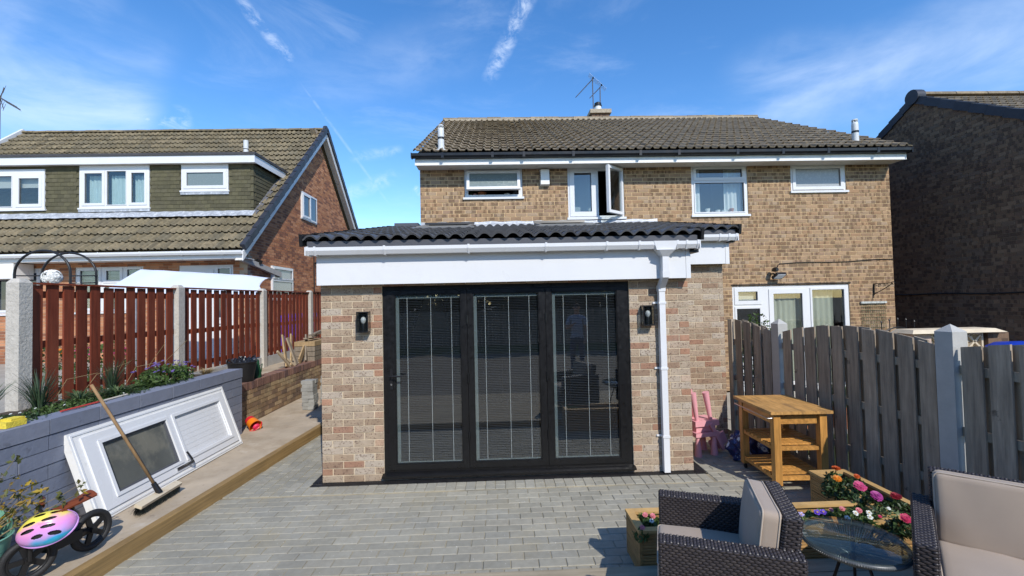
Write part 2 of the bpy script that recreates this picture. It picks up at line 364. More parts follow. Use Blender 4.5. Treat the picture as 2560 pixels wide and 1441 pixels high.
m_fence_red = M('fence_red_stain', (.165,.034,.0145), .76, var=.24, stains=[(2.5,.5,.75,(.25,.075,.038),.5,(1,1,.35)),(7,.66,.72,(.05,.012,.008),.7,(1,1,1))], grain=(9,(3,3,.22),.32), noise=(4,.12), bump=(40,.5,.004,(3,3,.2)), spec=.3)
m_fence_grey = M('fence_grey_weathered', (.300,.243,.182), .88, var=.16, grain=(10,(3.2,3.2,.25),.36), noise=(3,.16), stains=[(5.5,.64,.70,(.045,.034,.026),.75,(1,1,.8))], bump=(45,.6,.005,(3,3,.2)))
m_pine = M('pine_varnished', (.48,.235,.06), .42, var=.2, grain=(9,(5,.5,5),.4), noise=(4,.12), spec=.45)
m_pine_v = M('pine_varnished_upright', (.48,.235,.06), .42, var=.2, grain=(9,(5,5,.4),.4), noise=(4,.12), spec=.45)
m_pine_top = M('pine_worn_top', (.50,.27,.085), .5, var=.10, grain=(10,(6,.5,4),.3), noise=(5,.2), stains=[(5,.50,.66,(.20,.115,.05),.75,(2.5,.6,1))])
m_planter = M('planter_decking', (.34,.195,.070), .75, var=.10, grain=(8,(.5,.5,5),.3), noise=(4,.15))
m_planter_rim = M('planter_rim', (.48,.30,.115), .7, grain=(8,(.6,.6,5),.25), noise=(4,.12))
m_scrap = M('scrap_timber', rough=.85, rnd=[(.30,.24,.17),(.36,.25,.13),(.22,.18,.135),(.40,.31,.20)], grain=(10,(2,2,.6),.3))
m_soil = M('soil', (.030,.020,.013), .97, noise=(25,.4), bump=(40,1,.02))
m_earth = M('bed_earth', (.07,.05,.032), .97, noise=(10,.4), bump=(25,1,.03))
m_grass_g = M('lawn', (.085,.125,.035), .95, noise=(6,.3), bump=(60,1,.03))
m_ground = M('ground_plain', (.16,.14,.11), .97, noise=(.6,.25))
m_slab_pale = M('patio_flags_pale', (.33,.30,.25), .92, noise=(2,.2))
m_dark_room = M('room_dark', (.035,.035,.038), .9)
m_room_grey = M('room_grey', (.17,.17,.165), .9)
m_room_pale = M('room_pale', (.50,.50,.48), .9)
m_curtain = M('curtain_cream', (.50,.49,.40), .9, noise=(5,.06))
m_curtain_blue = M('curtain_pale_blue', (.45,.56,.57), .75, noise=(5,.08))
m_net = M('curtain_white', (.62,.64,.64), .9)
m_frost = M('frosted_glass_green', (.165,.205,.200), .22, spec=.7, noise=(40,.05))
m_frost_grey = M('frosted_glass_grey', (.34,.35,.345), .25, spec=.7, noise=(40,.05))
m_glass = glass('window_glass', refl=1.15)
m_glass_door = glass('door_glass', (.86,.89,.90), 1.35, wav=.02)
m_blind = M('blind_aluminium', (.065,.067,.075), .5)
m_blind_rail = M('blind_rail', (.20,.23,.225), .5)
m_cord = M('blind_cord', (.62,.62,.60), .8)
m_steel = M('steel', (.55,.55,.55), .3, metal=1.0)
m_galv = M('galvanised', (.38,.39,.41), .45, metal=.7, noise=(12,.2))
m_aerial = M('aerial_metal', (.12,.11,.11), .5, metal=.5)
m_flue = M('flue_grey', (.56,.58,.58), .5, noise=(8,.06))
m_terracotta = M('terracotta', (.40,.14,.06), .85, noise=(9,.15))
m_white_plastic = M('white_plastic', (.78,.77,.73), .35)
m_bulb = M('opal_bulb', (.82,.82,.80), .2, spec=.6)
m_lampglass = glass('lamp_glass', (.82,.84,.84), .8)
# ------------------------------------------------------------------ shared builders
def rect_minus(u0, u1, v0, v1, holes):
    us = sorted({u0, u1, *[max(u0, min(u1, h[i])) for h in holes for i in (0, 1)]})
    vs = sorted({v0, v1, *[max(v0, min(v1, h[i])) for h in holes for i in (2, 3)]})
    out = []
    for a, b in zip(us, us[1:]):
        run = None
        for c, d in zip(vs, vs[1:]):
            mu, mv = (a+b)/2, (c+d)/2
            inside = any(h[0] < mu < h[1] and h[2] < mv < h[3] for h in holes)
            if inside or b-a < 1e-5 or d-c < 1e-5:
                if run: out.append((a, b, *run)); run = None
            else: run = (run[0], d) if run else (c, d)
        if run: out.append((a, b, *run))
    return out
UNIT = {}
def unit_box(mat):
    if mat.name not in UNIT: UNIT[mat.name] = MB().box(-.5,-.5,-.5,.5,.5,.5).mesh('brick', mat)
    return UNIT[mat.name]
def brick_wall(part, O, U, width, height, holes=(), mats=None, course=.075, length=.225, joint=.010, proud=.006, nparts=300, shape=None,
               edge=None, z0=0.0, name='brick', u_off=0.0, vis=None):
    """bricks on the plane O + u*U + z; outward normal is U x Z; separate objects for the ones that show largest"""
    U = Vector(U); Nn = U.cross(Vector((0,0,1))); O = Vector(O)
    rec = []
    for i in range(int(math.ceil(height/course-1e-6))):
        za, zb = i*course+joint*.5, min((i+1)*course, height)-joint*.5
        if zb-za < .012: continue
        zm = (za+zb)/2; lo, hi = (0, width) if shape is None else shape(zm)
        if hi-lo < .03: continue
        segs = [(lo, hi)]
        for h in holes:
            if h[2] < zm < h[3]:
                ns = []
                for a, b in segs:
                    if h[1] <= a or h[0] >= b: ns.append((a, b)); continue
                    if h[0] > a: ns.append((a, h[0]))
                    if h[1] < b: ns.append((h[1], b))
                segs = ns
        off = u_off + (length/2 if i % 2 else 0)
        for a, b in segs:
            k = floor((a-off)/length)
            while off+k*length < b-1e-6:
                s, e = max(a, off+k*length), min(b, off+(k+1)*length); k += 1
                s2, e2 = s+joint/2, e-joint/2
                if s <= a+1e-6: s2 = s+ (joint*.1)
                if e >= b-1e-6: e2 = e-(joint*.1)
                if e2-s2 < .02: continue
                rec.append((s2, e2, za, zb, i, s <= lo+1e-6 or e >= hi-1e-6))
    items = []
    for s, e, za, zb, i, ends in rec:
        c = O + U*((s+e)/2) + Vector((0,0,(za+zb)/2)) + Nn*(proud/2-.02+R(-.0015,.0015))
        mat = mats[0]
        if edge is not None and (e-s) < length*.62 and R(0,1) < edge: mat = mats[1]
        px = (e-s)*abs(U.dot(_r)) / max(.5, (c-CAMP).dot(_f)) if (c-CAMP).dot(_f) > .3 else 0
        vx = (c-CAMP)
        fx, fy = 1280+F_PX*vx.dot(_r)/max(.2, vx.dot(_f)), 720-F_PX*vx.dot(_u)/max(.2, vx.dot(_f))
        if vx.dot(_f) < .2 or not (-20 < fx < 2580 and -20 < fy < 1460) or (vis and not vis(fx, fy)): px = 0
        items.append((px, c, (e-s, .04+proud, zb-za), mat))
    items.sort(key=lambda t: -t[0])
    rot = math.atan2(U.y, U.x)
    keep = [t for t in items[:nparts] if t[0] > 0]
    rest = items[len(keep):]
    for px, c, d, mat in keep:
        inst(name, unit_box(mat), part, c, (0, 0, rot), (d[0], d[1], d[2]))
    if rest:
        mb = MB()
        for px, c, d, mat in rest: mb.obox(c, U*d[0]/2, Nn*d[1]/2, (0,0,d[2]/2))
        o = mb.build('rest_of_'+name+'s', mats[0], part, kind='stuff')
def wall_slab(name, parent, O, U, width, height, holes, thick, mat, shape=None):
    """the mortar body of a wall, flush 6 mm behind the brick faces"""
    U = Vector(U); Nn = U.cross(Vector((0,0,1))); O = Vector(O); mb = MB()
    if shape is None:
        for a, b, c, d in rect_minus(0, width, 0, height, list(holes)):
            p = [O+U*a, O+U*b, O+U*b-Nn*thick, O+U*a-Nn*thick]
            mb.hexa([q+Vector((0,0,c)) for q in p]+[q+Vector((0,0,d)) for q in p])
    else:
        n = 40
        for k in range(n):
            z0, z1 = height*k/n, height*(k+1)/n
            l0, h0 = shape(z0); l1, h1 = shape(z1)
            mid = (z0+z1)/2
            for a, b, c, d in rect_minus(0, 1, z0, z1, []):
                mb.hexa([O+U*l0+Vector((0,0,z0)), O+U*h0+Vector((0,0,z0)), O+U*h0-Nn*thick+Vector((0,0,z0)), O+U*l0-Nn*thick+Vector((0,0,z0)),
                         O+U*l1+Vector((0,0,z1)), O+U*h1+Vector((0,0,z1)), O+U*h1-Nn*thick+Vector((0,0,z1)), O+U*l1-Nn*thick+Vector((0,0,z1))])
    return mb.build(name, mat, parent)
def wave(t, kind):
    t = t % 1.0
    if kind == 'pan':     # rounded S
        return .5-.5*cos(2*pi*(t+.07*sin(2*pi*t)))
    r = .46               # double roman: a narrow roll beside a flat pan
    if t < r: return sin(pi*t/r)**1.3
    return .10*(1-cos(2*pi*(t-r)/(1-r)))*.5
def tile_mesh(name, w, L, amp, mat, kind='pan', nseg=7, thick=.016, tilt=.022, waves=2):
    mb = MB(); n = nseg*waves
    top0, top1 = [], []
    for i in range(n+1):
        t = i/n; z = amp*wave(t*waves, kind)
        top0.append((t*w-w/2, 0, z+tilt)); top1.append((t*w-w/2, L, z))
    b = len(mb.v); mb.v += top0+top1+[(x, y+.002, z-thick) for x, y, z in top0]
    k = n+1
    for i in range(n):
        mb.f.append((b+i, b+i+1, b+k+i+1, b+k+i)); mb.f.append((b+2*k+i, b+2*k+i+1, b+i+1, b+i))
    mb.f.append((b, b+k, b+2*k)); mb.f.append((b+n, b+2*k+n, b+k+n))
    me = mb.mesh(name, mat, smooth=35); return me
def tile_roof(part, x0, x1, eave, slope_dir, slope_len, up, w, gauge, me, joined_mat, name='roof_tile', nparts=300, ok=None, jit=.004):
    """rows of tiles; eave: point (y,z) of the lowest edge at x; slope_dir: unit vector up the slope"""
    sd_ = Vector(slope_dir); ex = Vector((1,0,0)); nn = ex.cross(sd_)
    rows = int(slope_len/gauge+.5); cols = int((x1-x0)/w+.5); w2 = (x1-x0)/cols
    its = []
    for r_ in range(rows):
        for c in range(cols):
            p = Vector((x0+(c+.5)*w2, eave[0], eave[1])) + sd_*(r_*gauge) + nn*R(-jit, jit)*.5
            if ok and not ok(p, sd_*gauge): continue
            Mx = Matrix((ex*(w2/w), sd_, nn)).transposed().to_4x4(); Mx.translation = p
            Mx = Mx @ Matrix.Rotation(R(-.012,.012), 4, 'Z')
            its.append(((p-CAMP).length, Mx))
    its.sort(key=lambda t: t[0])
    for d, Mx in its[:nparts]: inst_m(name, me, part, Mx)
    if its[nparts:]:
        mb = MB()
        vs = [v.co.copy() for v in me.vertices]; fs = [tuple(p.vertices) for p in me.polygons]
        for d, Mx in its[nparts:]:
            b = len(mb.v); mb.v += [tuple(Mx @ v) for v in vs]; mb.f += [tuple(b+i for i in f) for f in fs]
        mb.build('rest_of_'+name+'s', joined_mat, part, smooth=35, kind='stuff')
def gutter(name, parent, a, b, mat, out, size=(.112,.072), label=None):
    """square-line gutter from a to b (back top edge line), 'out' points away from the wall"""
    w, h = size
    prof = [(0,0),(.006,0),(.006,-h*.9),(w*.72,-h*.96),(w*.94,-h*.42),(w*.94,-.004),(w*.86,-.004),(w*.86,.006),(w*1.0,.006),(w*1.0,-h*.42),(w*.78,-h),(0,-h)]
    mb = MB(); mb.ext(prof, a, b, out, (0,0,1)); return mb.build(name, mat, parent)
def gutter_bracket(parent, p, mat, out, X, w=.112, h=.072, name='gutter_bracket'):
    p = Vector(p); out = Vector(out); X = Vector(X); mb = MB()
    pr = [(-.004,.012),(-.004,-h-.012),(w*.80,-h-.008),(w*1.05,-h*.4),(w*1.05,.014),(w*.9,.014),(w*.9,.008),(w*1.0,.008),(w*1.0,-h*.42),(w*.78,-h-.002),(.0,-h-.002),(.0,.012)]
    mb.ext(pr, p-X*.011, p+X*.011, out, (0,0,1)); return mb.build(name, mat, parent)
def window(parent, O, U, w, h, depth, lights, frame_mat=None, fr=.055, sill=True, sash=.05, name='window', pane_mats=None, recess=.03):
    """a upvc window whose outer face stands 'recess' behind the wall face. lights: list of dict(u0,u1,v0,v1,open=bool,pane=mat)"""
    fm = frame_mat or m_upvc
    U = Vector(U); Nn = U.cross(Vector((0,0,1))); O = Vector(O) - Nn*recess; Z = Vector((0,0,1))
    def ob(mb, u0, u1, v0, v1, n0, n1): mb.obox(O+U*(u0+u1)/2+Z*(v0+v1)/2+Nn*(n0+n1)/2, U*(u1-u0)/2, Nn*(n1-n0)/2, Z*(v1-v0)/2)
    mb = MB()
    holes = [(l['u0'], l['u1'], l['v0'], l['v1']) for l in lights]
    for a, b, c, d in rect_minus(0, w, 0, h, holes): ob(mb, a, b, c, d, -.06, 0)
    f = mb.build(name, fm, parent)
    for l in lights:
        a, b, c, d = l['u0'], l['u1'], l['v0'], l['v1']; s = l.get('sash', sash)
        if s:
            sb = MB()
            for q in rect_minus(a-.008, b+.008, c-.008, d+.008, [(a+s, b-s, c+s, d-s)]): ob(sb, *q, -.045, .014)
            sb.build('sash', fm, f)
            a, b, c, d = a+s, b-s, c+s, d-s
        # thin grey gasket then the pane
        gb = MB()
        for q in rect_minus(a-.006, b+.006, c-.006, d+.006, [(a+.006, b-.006, c+.006, d-.006)]): ob(gb, *q, -.03, -.008)
        gb.build('gasket', m_grey_trim, f)
        pb = MB(); ob(pb, a, b, c, d, -.024, -.018); pb.build('pane', l.get('pane', m_glass), f)
    if sill:
        sb = MB(); ob(sb, -.03, w+.03, -.03, .012, -.05, recess+.035); sb.build('sill', fm, f)
    return f
def room(parent, O, U, w, h, depth, mat, name='room_interior', pad=.05):
    """an open box behind a window so that the glass has a dark or pale room behind it"""
    U = Vector(U); Nn = U.cross(Vector((0,0,1))); O = Vector(O); Z = Vector((0,0,1))
    a = O - U*pad - Z*pad - Nn*.13; b = a + U*(w+2*pad); dn = -Nn*depth; up = Z*(h+2*pad)
    mb = MB()
    mb.quad(a+dn, b+dn, b+dn+up, a+dn+up); mb.quad(a, b, b+dn, a+dn); mb.quad(a+up, b+up, b+dn+up, a+dn+up)
    mb.quad(a, a+dn, a+dn+up, a+up); mb.quad(b, b+dn, b+dn+up, b+up)
    return mb.build(name, mat, parent)
def curtain(parent, O, U, w, h, back, mat, waves=6, amp=.025, name='curtain'):
    U = Vector(U); Nn = U.cross(Vector((0,0,1))); O = Vector(O)
    ph = R(0, 6)
    def fn(a, b): return O + U*(w*a) + Vector((0,0,h*b)) - Nn*(back + amp*sin(a*waves*2*pi+ph)*(.6+.4*sin(b*2+a*5)) )
    return MB().grid(fn, waves*8, 5).build(name, mat, parent, smooth=True)
def leaf_cloud(mb, c, rad, n, size, up=.3, flat=False, drop=0.0):
    c = Vector(c)
    for _ in range(n):
        d = Vector((random.gauss(0,1), random.gauss(0,1), random.gauss(0,1))).normalized()*(R(.25,1)**.5)
        p = c + Vector((d.x*rad[0], d.y*rad[1], d.z*rad[2]))
        nn = Vector((random.gauss(0,1), random.gauss(0,1), random.gauss(0,1)+up)).normalized()
        a = nn.orthogonal().normalized(); a = (a*cos(R(0,6.28)) + nn.cross(a)*sin(R(0,6.28))).normalized(); b = nn.cross(a)
        s = size*R(.6,1.3)
        mb.quad(p-a*s, p-b*s*.45+nn*s*.12, p+a*s, p+b*s*.45+nn*s*.12)
def blades(mb, c, n, h, spread, w=.006, droop=.5, seg=4):
    c = Vector(c)
    for _ in range(n):
        t = R(0, 2*pi); d = Vector((cos(t), sin(t), 0)); hh = h*R(.55,1.1); sp = spread*R(.2,1.1); base = c + d*R(0,.35)*spread*.5
        s = Vector((-d.y, d.x, 0)); ww = w*R(.7,1.3); prev = None
        for k in range(seg+1):
            q = k/seg; p = base + d*(sp*q**1.6) + Vector((0,0,hh*(q-droop*.55*q**3)))
            wk = ww*(1-q)**.6 if k < seg else .0005
            cur = (p-s*wk, p+s*wk)
            if prev: mb.quad(prev[0], prev[1], cur[1], cur[0])
            prev = cur
m_leaf = M('leaf_green', rough=.55, rnd=[(.055,.10,.022),(.075,.125,.03),(.045,.085,.022),(.09,.14,.038)], trans=.25)
m_leaf_dark = M('leaf_dark', rough=.5, rnd=[(.030,.062,.018),(.040,.075,.022),(.026,.052,.018),(.05,.085,.025)], trans=.2)
m_leaf_pale = M('leaf_pale', rough=.55, rnd=[(.16,.21,.10),(.12,.17,.07),(.20,.24,.13)], trans=.2)
m_blade = M('grass_blade', rough=.55, rnd=[(.060,.105,.035),(.085,.125,.04),(.05,.09,.04),(.11,.145,.06)], trans=.25)
m_dry = M('dry_grass', rough=.8, rnd=[(.34,.25,.12),(.28,.20,.09),(.40,.31,.17)], trans=.2)
m_bark = M('bark', (.13,.095,.065), .95, noise=(12,.3), bump=(25,.8,.02))
m_twig = M('twig', (.20,.15,.085), .9)

# ------------------------------------------------------------------ the setting
struct('ground', MB().box(-220,-220,-.7,220,320,-.30), m_ground)
PB = [(-3.3,3.0),(3.55,3.0),(3.33,6.0),(3.2,6.3),(-3.0,7.4),(-3.0,10.5),(-3.9,10.5)]
mb = MB()
mb.box(-4.2, 2.9, -.3, 3.9, 4.9, -.007); mb.box(-4.2, 4.9, -.3, -1.94, 11, -.007); mb.box(2.13, 4.9, -.3, 3.22, 6.05, -.007)
bed = struct('patio', mb, m_sand)
# block pavers
pav = []
def paver_rows(x0, x1, y0, y1, along='x', L=.2035, Wd=.1035, ok=None, off=0.0):
    if along == 'x':
        n = int(round((y1-y0)/Wd))
        for r_ in range(n):
            yc = y0+(r_+.5)*Wd; o = x0 - (L/2 if r_ % 2 else 0) - off
            k = 0
            while o+k*L < x1:
                a, b = max(x0, o+k*L), min(x1, o+(k+1)*L); k += 1
                if b-a > .03 and (ok is None or ok((a+b)/2, yc)): pav.append(((a+b)/2, yc, b-a-.0045, Wd-.0045))
    else:
        n = int(round((x1-x0)/Wd))
        for r_ in range(n):
            xc = x0+(r_+.5)*Wd; o = y0 - (L/2 if r_ % 2 else 0) - off; k = 0
            while o+k*L < y1:
                a, b = max(y0, o+k*L), min(y1, o+(k+1)*L); k += 1
                if b-a > .03 and (ok is None or ok(xc, (a+b)/2)): pav.append((xc, (a+b)/2, Wd-.0045, b-a-.0045))
kx = lambda y: -2.80 + (3.39-y)*.072*-1 if False else -2.88+(y-3.38)*.069     # foot of the sleeper edging
fxr = lambda y: 3.72-(y-3.1)*.17
YD0 = 4.855
paver_rows(-3.0, 3.75, 3.278, 4.655, 'x', ok=lambda x, y: kx(y)-.12 < x < 3.75)
paver_rows(-3.0, 3.75, 3.07, 3.2735, 'y', L=.2035, ok=lambda x, y: kx(y)-.12 < x < 3.75)
paver_rows(-2.036, 2.24, 4.655, 4.8585, 'y', L=.2035)
paver_rows(-2.036-.1035*9, -2.036, 4.655, 7.2, 'y', ok=lambda x, y: x > kx(y)-.1)
paver_rows(2.24, 3.7, 4.655, 6.0, 'x', ok=lambda x, y: x < 3.65)
pm = MB().cham(-.5,-.5,-.055,.5,.5,0,.0).mesh('x', m_paver)
PMESH = {}
def paver_mesh(w, d):
    k = (round(w,3), round(d,3))
    if k not in PMESH: PMESH[k] = MB().cham(-w/2,-d/2,-.05,w/2,d/2,0,.0045).mesh('paver', m_paver)
    return PMESH[k]
pav.sort(key=lambda t: t[0]**2*.35+t[1]**2 + (50 if (t[1] < 3.25 and t[0] > 1.0) else 0))
for x, y, w, d in pav[:300]:
    inst('paver', paver_mesh(w, d), bed, (x, y, R(-.0015,.0015)), (R(-.006,.006), R(-.006,.006), R(-.006,.006)))
mb = MB()
for x, y, w, d in pav[300:]:
    z = R(-.0015,.0015); mb.cham(x-w/2, y-d/2, -.05, x+w/2, y+d/2, z, .0045)
mb.build('rest_of_pavers', m_paver, bed, kind='stuff')
# raised concrete path on the left with its sleeper edging
P0, P1 = Vector((-2.955,2.6,0)), Vector((-2.62,7.45,0))
def px_(y): return P0.x+(P1.x-P0.x)*(y-P0.y)/(P1.y-P0.y)
def pathz(x, y): return .112 + .006*sin(x*3+y*1.7) + (.02 if y > 7 else 0)*(y-7)/3
mb = MB(); mb.grid(lambda a, b: (lambda y: (-4.4+(px_(y)-.02+4.4)*a, y, pathz(-4.4+a*1.5, y)))(1.5+b*9.5), 14, 50)
struct('path', mb, m_concrete, smooth=True)
mb = MB(); mb.box(-4.4, 1.5, -.2, -3.0, 11, .09); struct('path_base', mb, m_concrete)
for i, (ya, yb) in enumerate(((2.2, 5.42), (5.424, 8.0))):
    a, b = Vector((px_(ya), ya, .02)), Vector((px_(yb), yb, .02)); nx = Vector((1,-.069,0)).normalized()
    mb = MB(); pr = [(-.075,-.1),(.0,-.1),(.0,.104),(-.004,.108),(-.071,.108),(-.075,.104)]
    mb.ext(pr, a, b, nx, (0,0,1)); o = mb.build('timber_edging', m_sleeper)
    tag(o, ['near length of brown timber edging along the raised concrete path', 'far length of brown timber edging between path and brick pier'][i], 'edging', 'timber edging of the path')
# decking the camera stands on, front board towards the patio
dk = MB().box(-6, -6, -.2, 6, 3.0, .06); deck = struct('deck', dk, m_ground)
for i in range(14):
    y1 = 3.085-.013*0 - i*.146; mb = MB(); mb.box(-3.0 if i else -2.9, y1-.14, .062, 3.9, y1, .09 if i else .09); mb.build('deck_board', m_deck, deck)
mb = MB().box(-2.9, 3.0, -.05, 3.9, 3.083, .0615); mb.build('deck_fascia', m_sleeper, deck)
# higher ground of the neighbour on the left
mb = MB().box(-60, -8, -.29, -3.98, 60, .60); struct('neighbour_ground', mb, m_slab_pale)
mb = MB().box(-4.62, -2, .5, -3.76, 6.45, .985); struct('planting_bed', mb, m_earth)
mb = MB().box(3.75, -8, -.29, 60, 8.9, -.02); struct('neighbour_lawn', mb, m_grass_g)
mb = MB().box(3.3, 6.1, -.29, 60, 8.9, -.012); struct('neighbour_patio', mb, m_slab_pale)
# ------------------------------------------------------------------ the single-storey extension
YF = 4.95; XL, XR = -1.93, 2.12; YS, XS = 5.95, 3.03; YM = 8.95
ext = thing('house_extension', 'new single storey brick extension with black tiled roof and bifold doors', 'extension', (0.1, YF, 0))
dh = (-1.27-XL, 1.455-XL, -1, 2.112)
w = wall_slab('front_wall', ext, (XL, YF+.006, 0), (1,0,0), XR-XL, 2.40, [dh], .10, m_mortar_new)
brick_wall(w, (XL, YF+.006, 0), (1,0,0), XR-XL, 2.25, [dh], (m_brick_new, m_brick_red_new), proud=.006, edge=.42, u_off=.0)
w2 = wall_slab('return_wall', ext, (XR-.006, YF+.11, 0), (0,1,0), YS-YF-.11, 2.40, [], .10, m_mortar_new)
brick_wall(w2, (XR-.006, YF+.11, 0), (0,1,0), YS-YF-.11, 2.35, [], (m_brick_new, m_brick_red_new), edge=.3, nparts=0)
w3 = wall_slab('setback_wall', ext, (XR+.0, YS+.006, 0), (1,0,0), XS-XR, 2.60, [], .10, m_mortar_new)
brick_wall(w3, (XR+.0, YS+.006, 0), (1,0,0), XS-XR, 2.56, [], (m_brick_new, m_brick_red_new), edge=.2, u_off=.06)
w4 = wall_slab('side_wall', ext, (XS-.006, YS+.11, 0), (0,1,0), YM-YS-.2, 2.7, [], .10, m_mortar_new)
brick_wall(w4, (XS-.006, YS+.11, 0), (0,1,0), YM-YS-.2, 2.7, [], (m_brick_new, m_brick_red_new), nparts=0)
w5 = wall_slab('side_wall', ext, (XL+.006, YM-.1, 0), (0,-1,0), YM-YF-.21, 2.40, [], .10, m_mortar_new)
brick_wall(w5, (XL+.006, YM-.1, 0), (0,-1,0), YM-YF-.21, 2.40, [], (m_brick_new, m_brick_red_new), nparts=0)
# kitchen behind the doors
mb = MB(); a = (-1.8, 5.10, .04); b = (1.98, 8.6, 2.38)
mb.quad((a[0],a[1],a[2]),(b[0],a[1],a[2]),(b[0],b[1],a[2]),(a[0],b[1],a[2]))
mb.build('floor', M('kitchen_floor', (.06,.055,.05), .5, noise=(3,.2)), ext)
mb = MB(); mb.quad((a[0],a[1],b[2]),(b[0],a[1],b[2]),(b[0],b[1],b[2]),(a[0],b[1],b[2]))
mb.quad((a[0],b[1],a[2]),(b[0],b[1],a[2]),(b[0],b[1],b[2]),(a[0],b[1],b[2]))
for x in (a[0], b[0]): mb.quad((x,a[1],a[2]),(x,b[1],a[2]),(x,b[1],b[2]),(x,a[1],b[2]))
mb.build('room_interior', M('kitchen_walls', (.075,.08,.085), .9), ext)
# fascia boards
def fascia(x0, x1, y, z0, z1, endx=True):
    mb = MB().box(x0, y, z0, x1-.052, y+.018, z1); mb.build('fascia_board', m_upvc, ext)
    mb = MB().box(x1-.05, y-.004, z0-.003, x1, y+.02, z1+.002); mb.build('fascia_corner', m_upvc, ext)
    mb = MB().box(x0+.01, y+.02, z0+.012, x1-.03, y+.125, z0+.024); mb.build('soffit_board', m_upvc, ext)
YFa = 4.83
fascia(-1.925, 2.107, YFa, 2.125, 2.515)
MB().box(-1.925, YFa+.02, 2.125, -1.907, YF+.0, 2.50).build('fascia_return', m_upvc, ext)
MB().box(2.085, YFa+.022, 2.125, 2.103, YS-.16, 2.54).build('fascia_return', m_upvc, ext)
YSa = 5.83
fascia(2.106, 3.066, YSa, 2.345, 2.70)
MB().box(3.046, YSa+.022, 2.345, 3.064, YM-.02, 2.72).build('fascia_return', m_upvc, ext)
# gutters
g = gutter('gutter', ext, (-1.99, YFa-.003, 2.512), (2.165, YFa-.003, 2.512), m_upvc, (0,-1,0))
for x in (-1.975, -1.90, -1.18, -.30, .52, 1.17, 1.52, 1.93, 2.03, 2.15): gutter_bracket(ext, (x, YFa-.003, 2.512), m_upvc, (0,-1,0), (1,0,0))
g = gutter('gutter', ext, (2.12, YSa-.003, 2.715), (3.13, YSa-.003, 2.715), m_upvc, (0,-1,0))
for x in (2.9, 3.02, 3.115): gutter_bracket(ext, (x, YSa-.003, 2.715), m_upvc, (0,-1,0), (1,0,0))
for x0, x1, z, y in ((-1.995,2.17,2.512,YFa), (2.115,3.135,2.715,YSa)):
    for x in (x0, x1): MB().box(x-.006, y-.118, z-.078, x+.006, y-.003, z+.01).build('gutter_end', m_upvc, ext)
# downpipe with swan neck
dp = MB(); s = .034; cxp = 1.80; yo = YFa-.06
def sq(mb, a, b, s1, s2=None):
    s2 = s2 or s1; a, b = Vector(a), Vector(b)
    mb.hexa([a+Vector(q) for q in ((-s1,-s1,0),(s1,-s1,0),(s1,s1,0),(-s1,s1,0))]+[b+Vector(q) for q in ((-s2,-s2,0),(s2,-s2,0),(s2,s2,0),(-s2,s2,0))])
mb = MB(); mb.hexa([(cxp-.10,yo-.055,2.425),(cxp+.10,yo-.055,2.425),(cxp+.10,yo+.04,2.425),(cxp-.10,yo+.04,2.425),(cxp-.13,yo-.06,2.521),(cxp+.13,yo-.06,2.521),(cxp+.13,yo+.055,2.521),(cxp-.13,yo+.055,2.521)])
sq(mb, (cxp,yo,2.36), (cxp,yo,2.424), .038, .085); mb.build('gutter_outlet', m_upvc, ext)
mb = MB(); sq(mb, (cxp,yo,2.145), (cxp,yo,2.36), .0335); sq(mb, (cxp,yo,2.13), (cxp,yo,2.20), .038); 
a, b = Vector((cxp,yo,2.15)), Vector((cxp,YF-.045,2.03)); mb.beam(a, b, .066, .066, (0,1,1)); sq(mb, (cxp,YF-.045,1.985), (cxp,YF-.045,2.05), .038)
sq(mb, (cxp,YF-.045,.015), (cxp,YF-.045,1.99), .0325); dpo = mb.build('downpipe', m_upvc, ext)
for z in (1.86, 1.14, .40):
    mb = MB().box(cxp-.04, YF-.083, z-.012, cxp+.04, YF-.006, z+.012); mb.box(cxp-.085, YF-.014, z-.010, cxp-.04, YF-.004, z+.010); mb.build('pipe_clip', m_upvc, dpo)
# roof
RS = (3.40-2.60)/(YM-.03-4.75); rn = sqrt(1+RS*RS); SD = Vector((0,1/rn,RS/rn)); EAVE = (4.735, 2.583)
def roofz(y): return EAVE[1]+(y-EAVE[0])*RS
roof = MB()
for x0, x1, y0 in ((-1.98,2.13,4.85),(2.13,3.09,5.85)):
    roof.hexa([(x0,y0,roofz(y0)-.09),(x1,y0,roofz(y0)-.09),(x1,YM-.03,roofz(YM)-.09),(x0,YM-.03,roofz(YM)-.09),
               (x0,y0,roofz(y0)-.015),(x1,y0,roofz(y0)-.015),(x1,YM-.03,roofz(YM)-.015),(x0,YM-.03,roofz(YM)-.015)])
ro = roof.build('roof', m_grey_trim, ext)
SKY = [(-1.30,-.42,7.30,8.35), (.70,1.62,7.30,8.35)]
tm = tile_mesh('roof_tile', .315, .36, .044, m_tile_black, 'pan', nseg=8, thick=.02, tilt=.027)
def tok(p, d):
    q = p+d*.5
    if p.y < 5.70 and p.x > 2.2: return False
    return not any(s[0]-.02 < p.x < s[1]+.02 and s[2] < q.y < s[3] for s in SKY)
tile_roof(ro, -2.03, -2.03+.315*13.5, EAVE, SD, 4.26, 1, .315, .328, tm, m_tile_black, ok=tok)
tile_roof(ro, 2.2225, 3.1675, (5.735, roofz(5.735)), SD, 3.2, 1, .315, .328, tm, m_tile_black, ok=None)
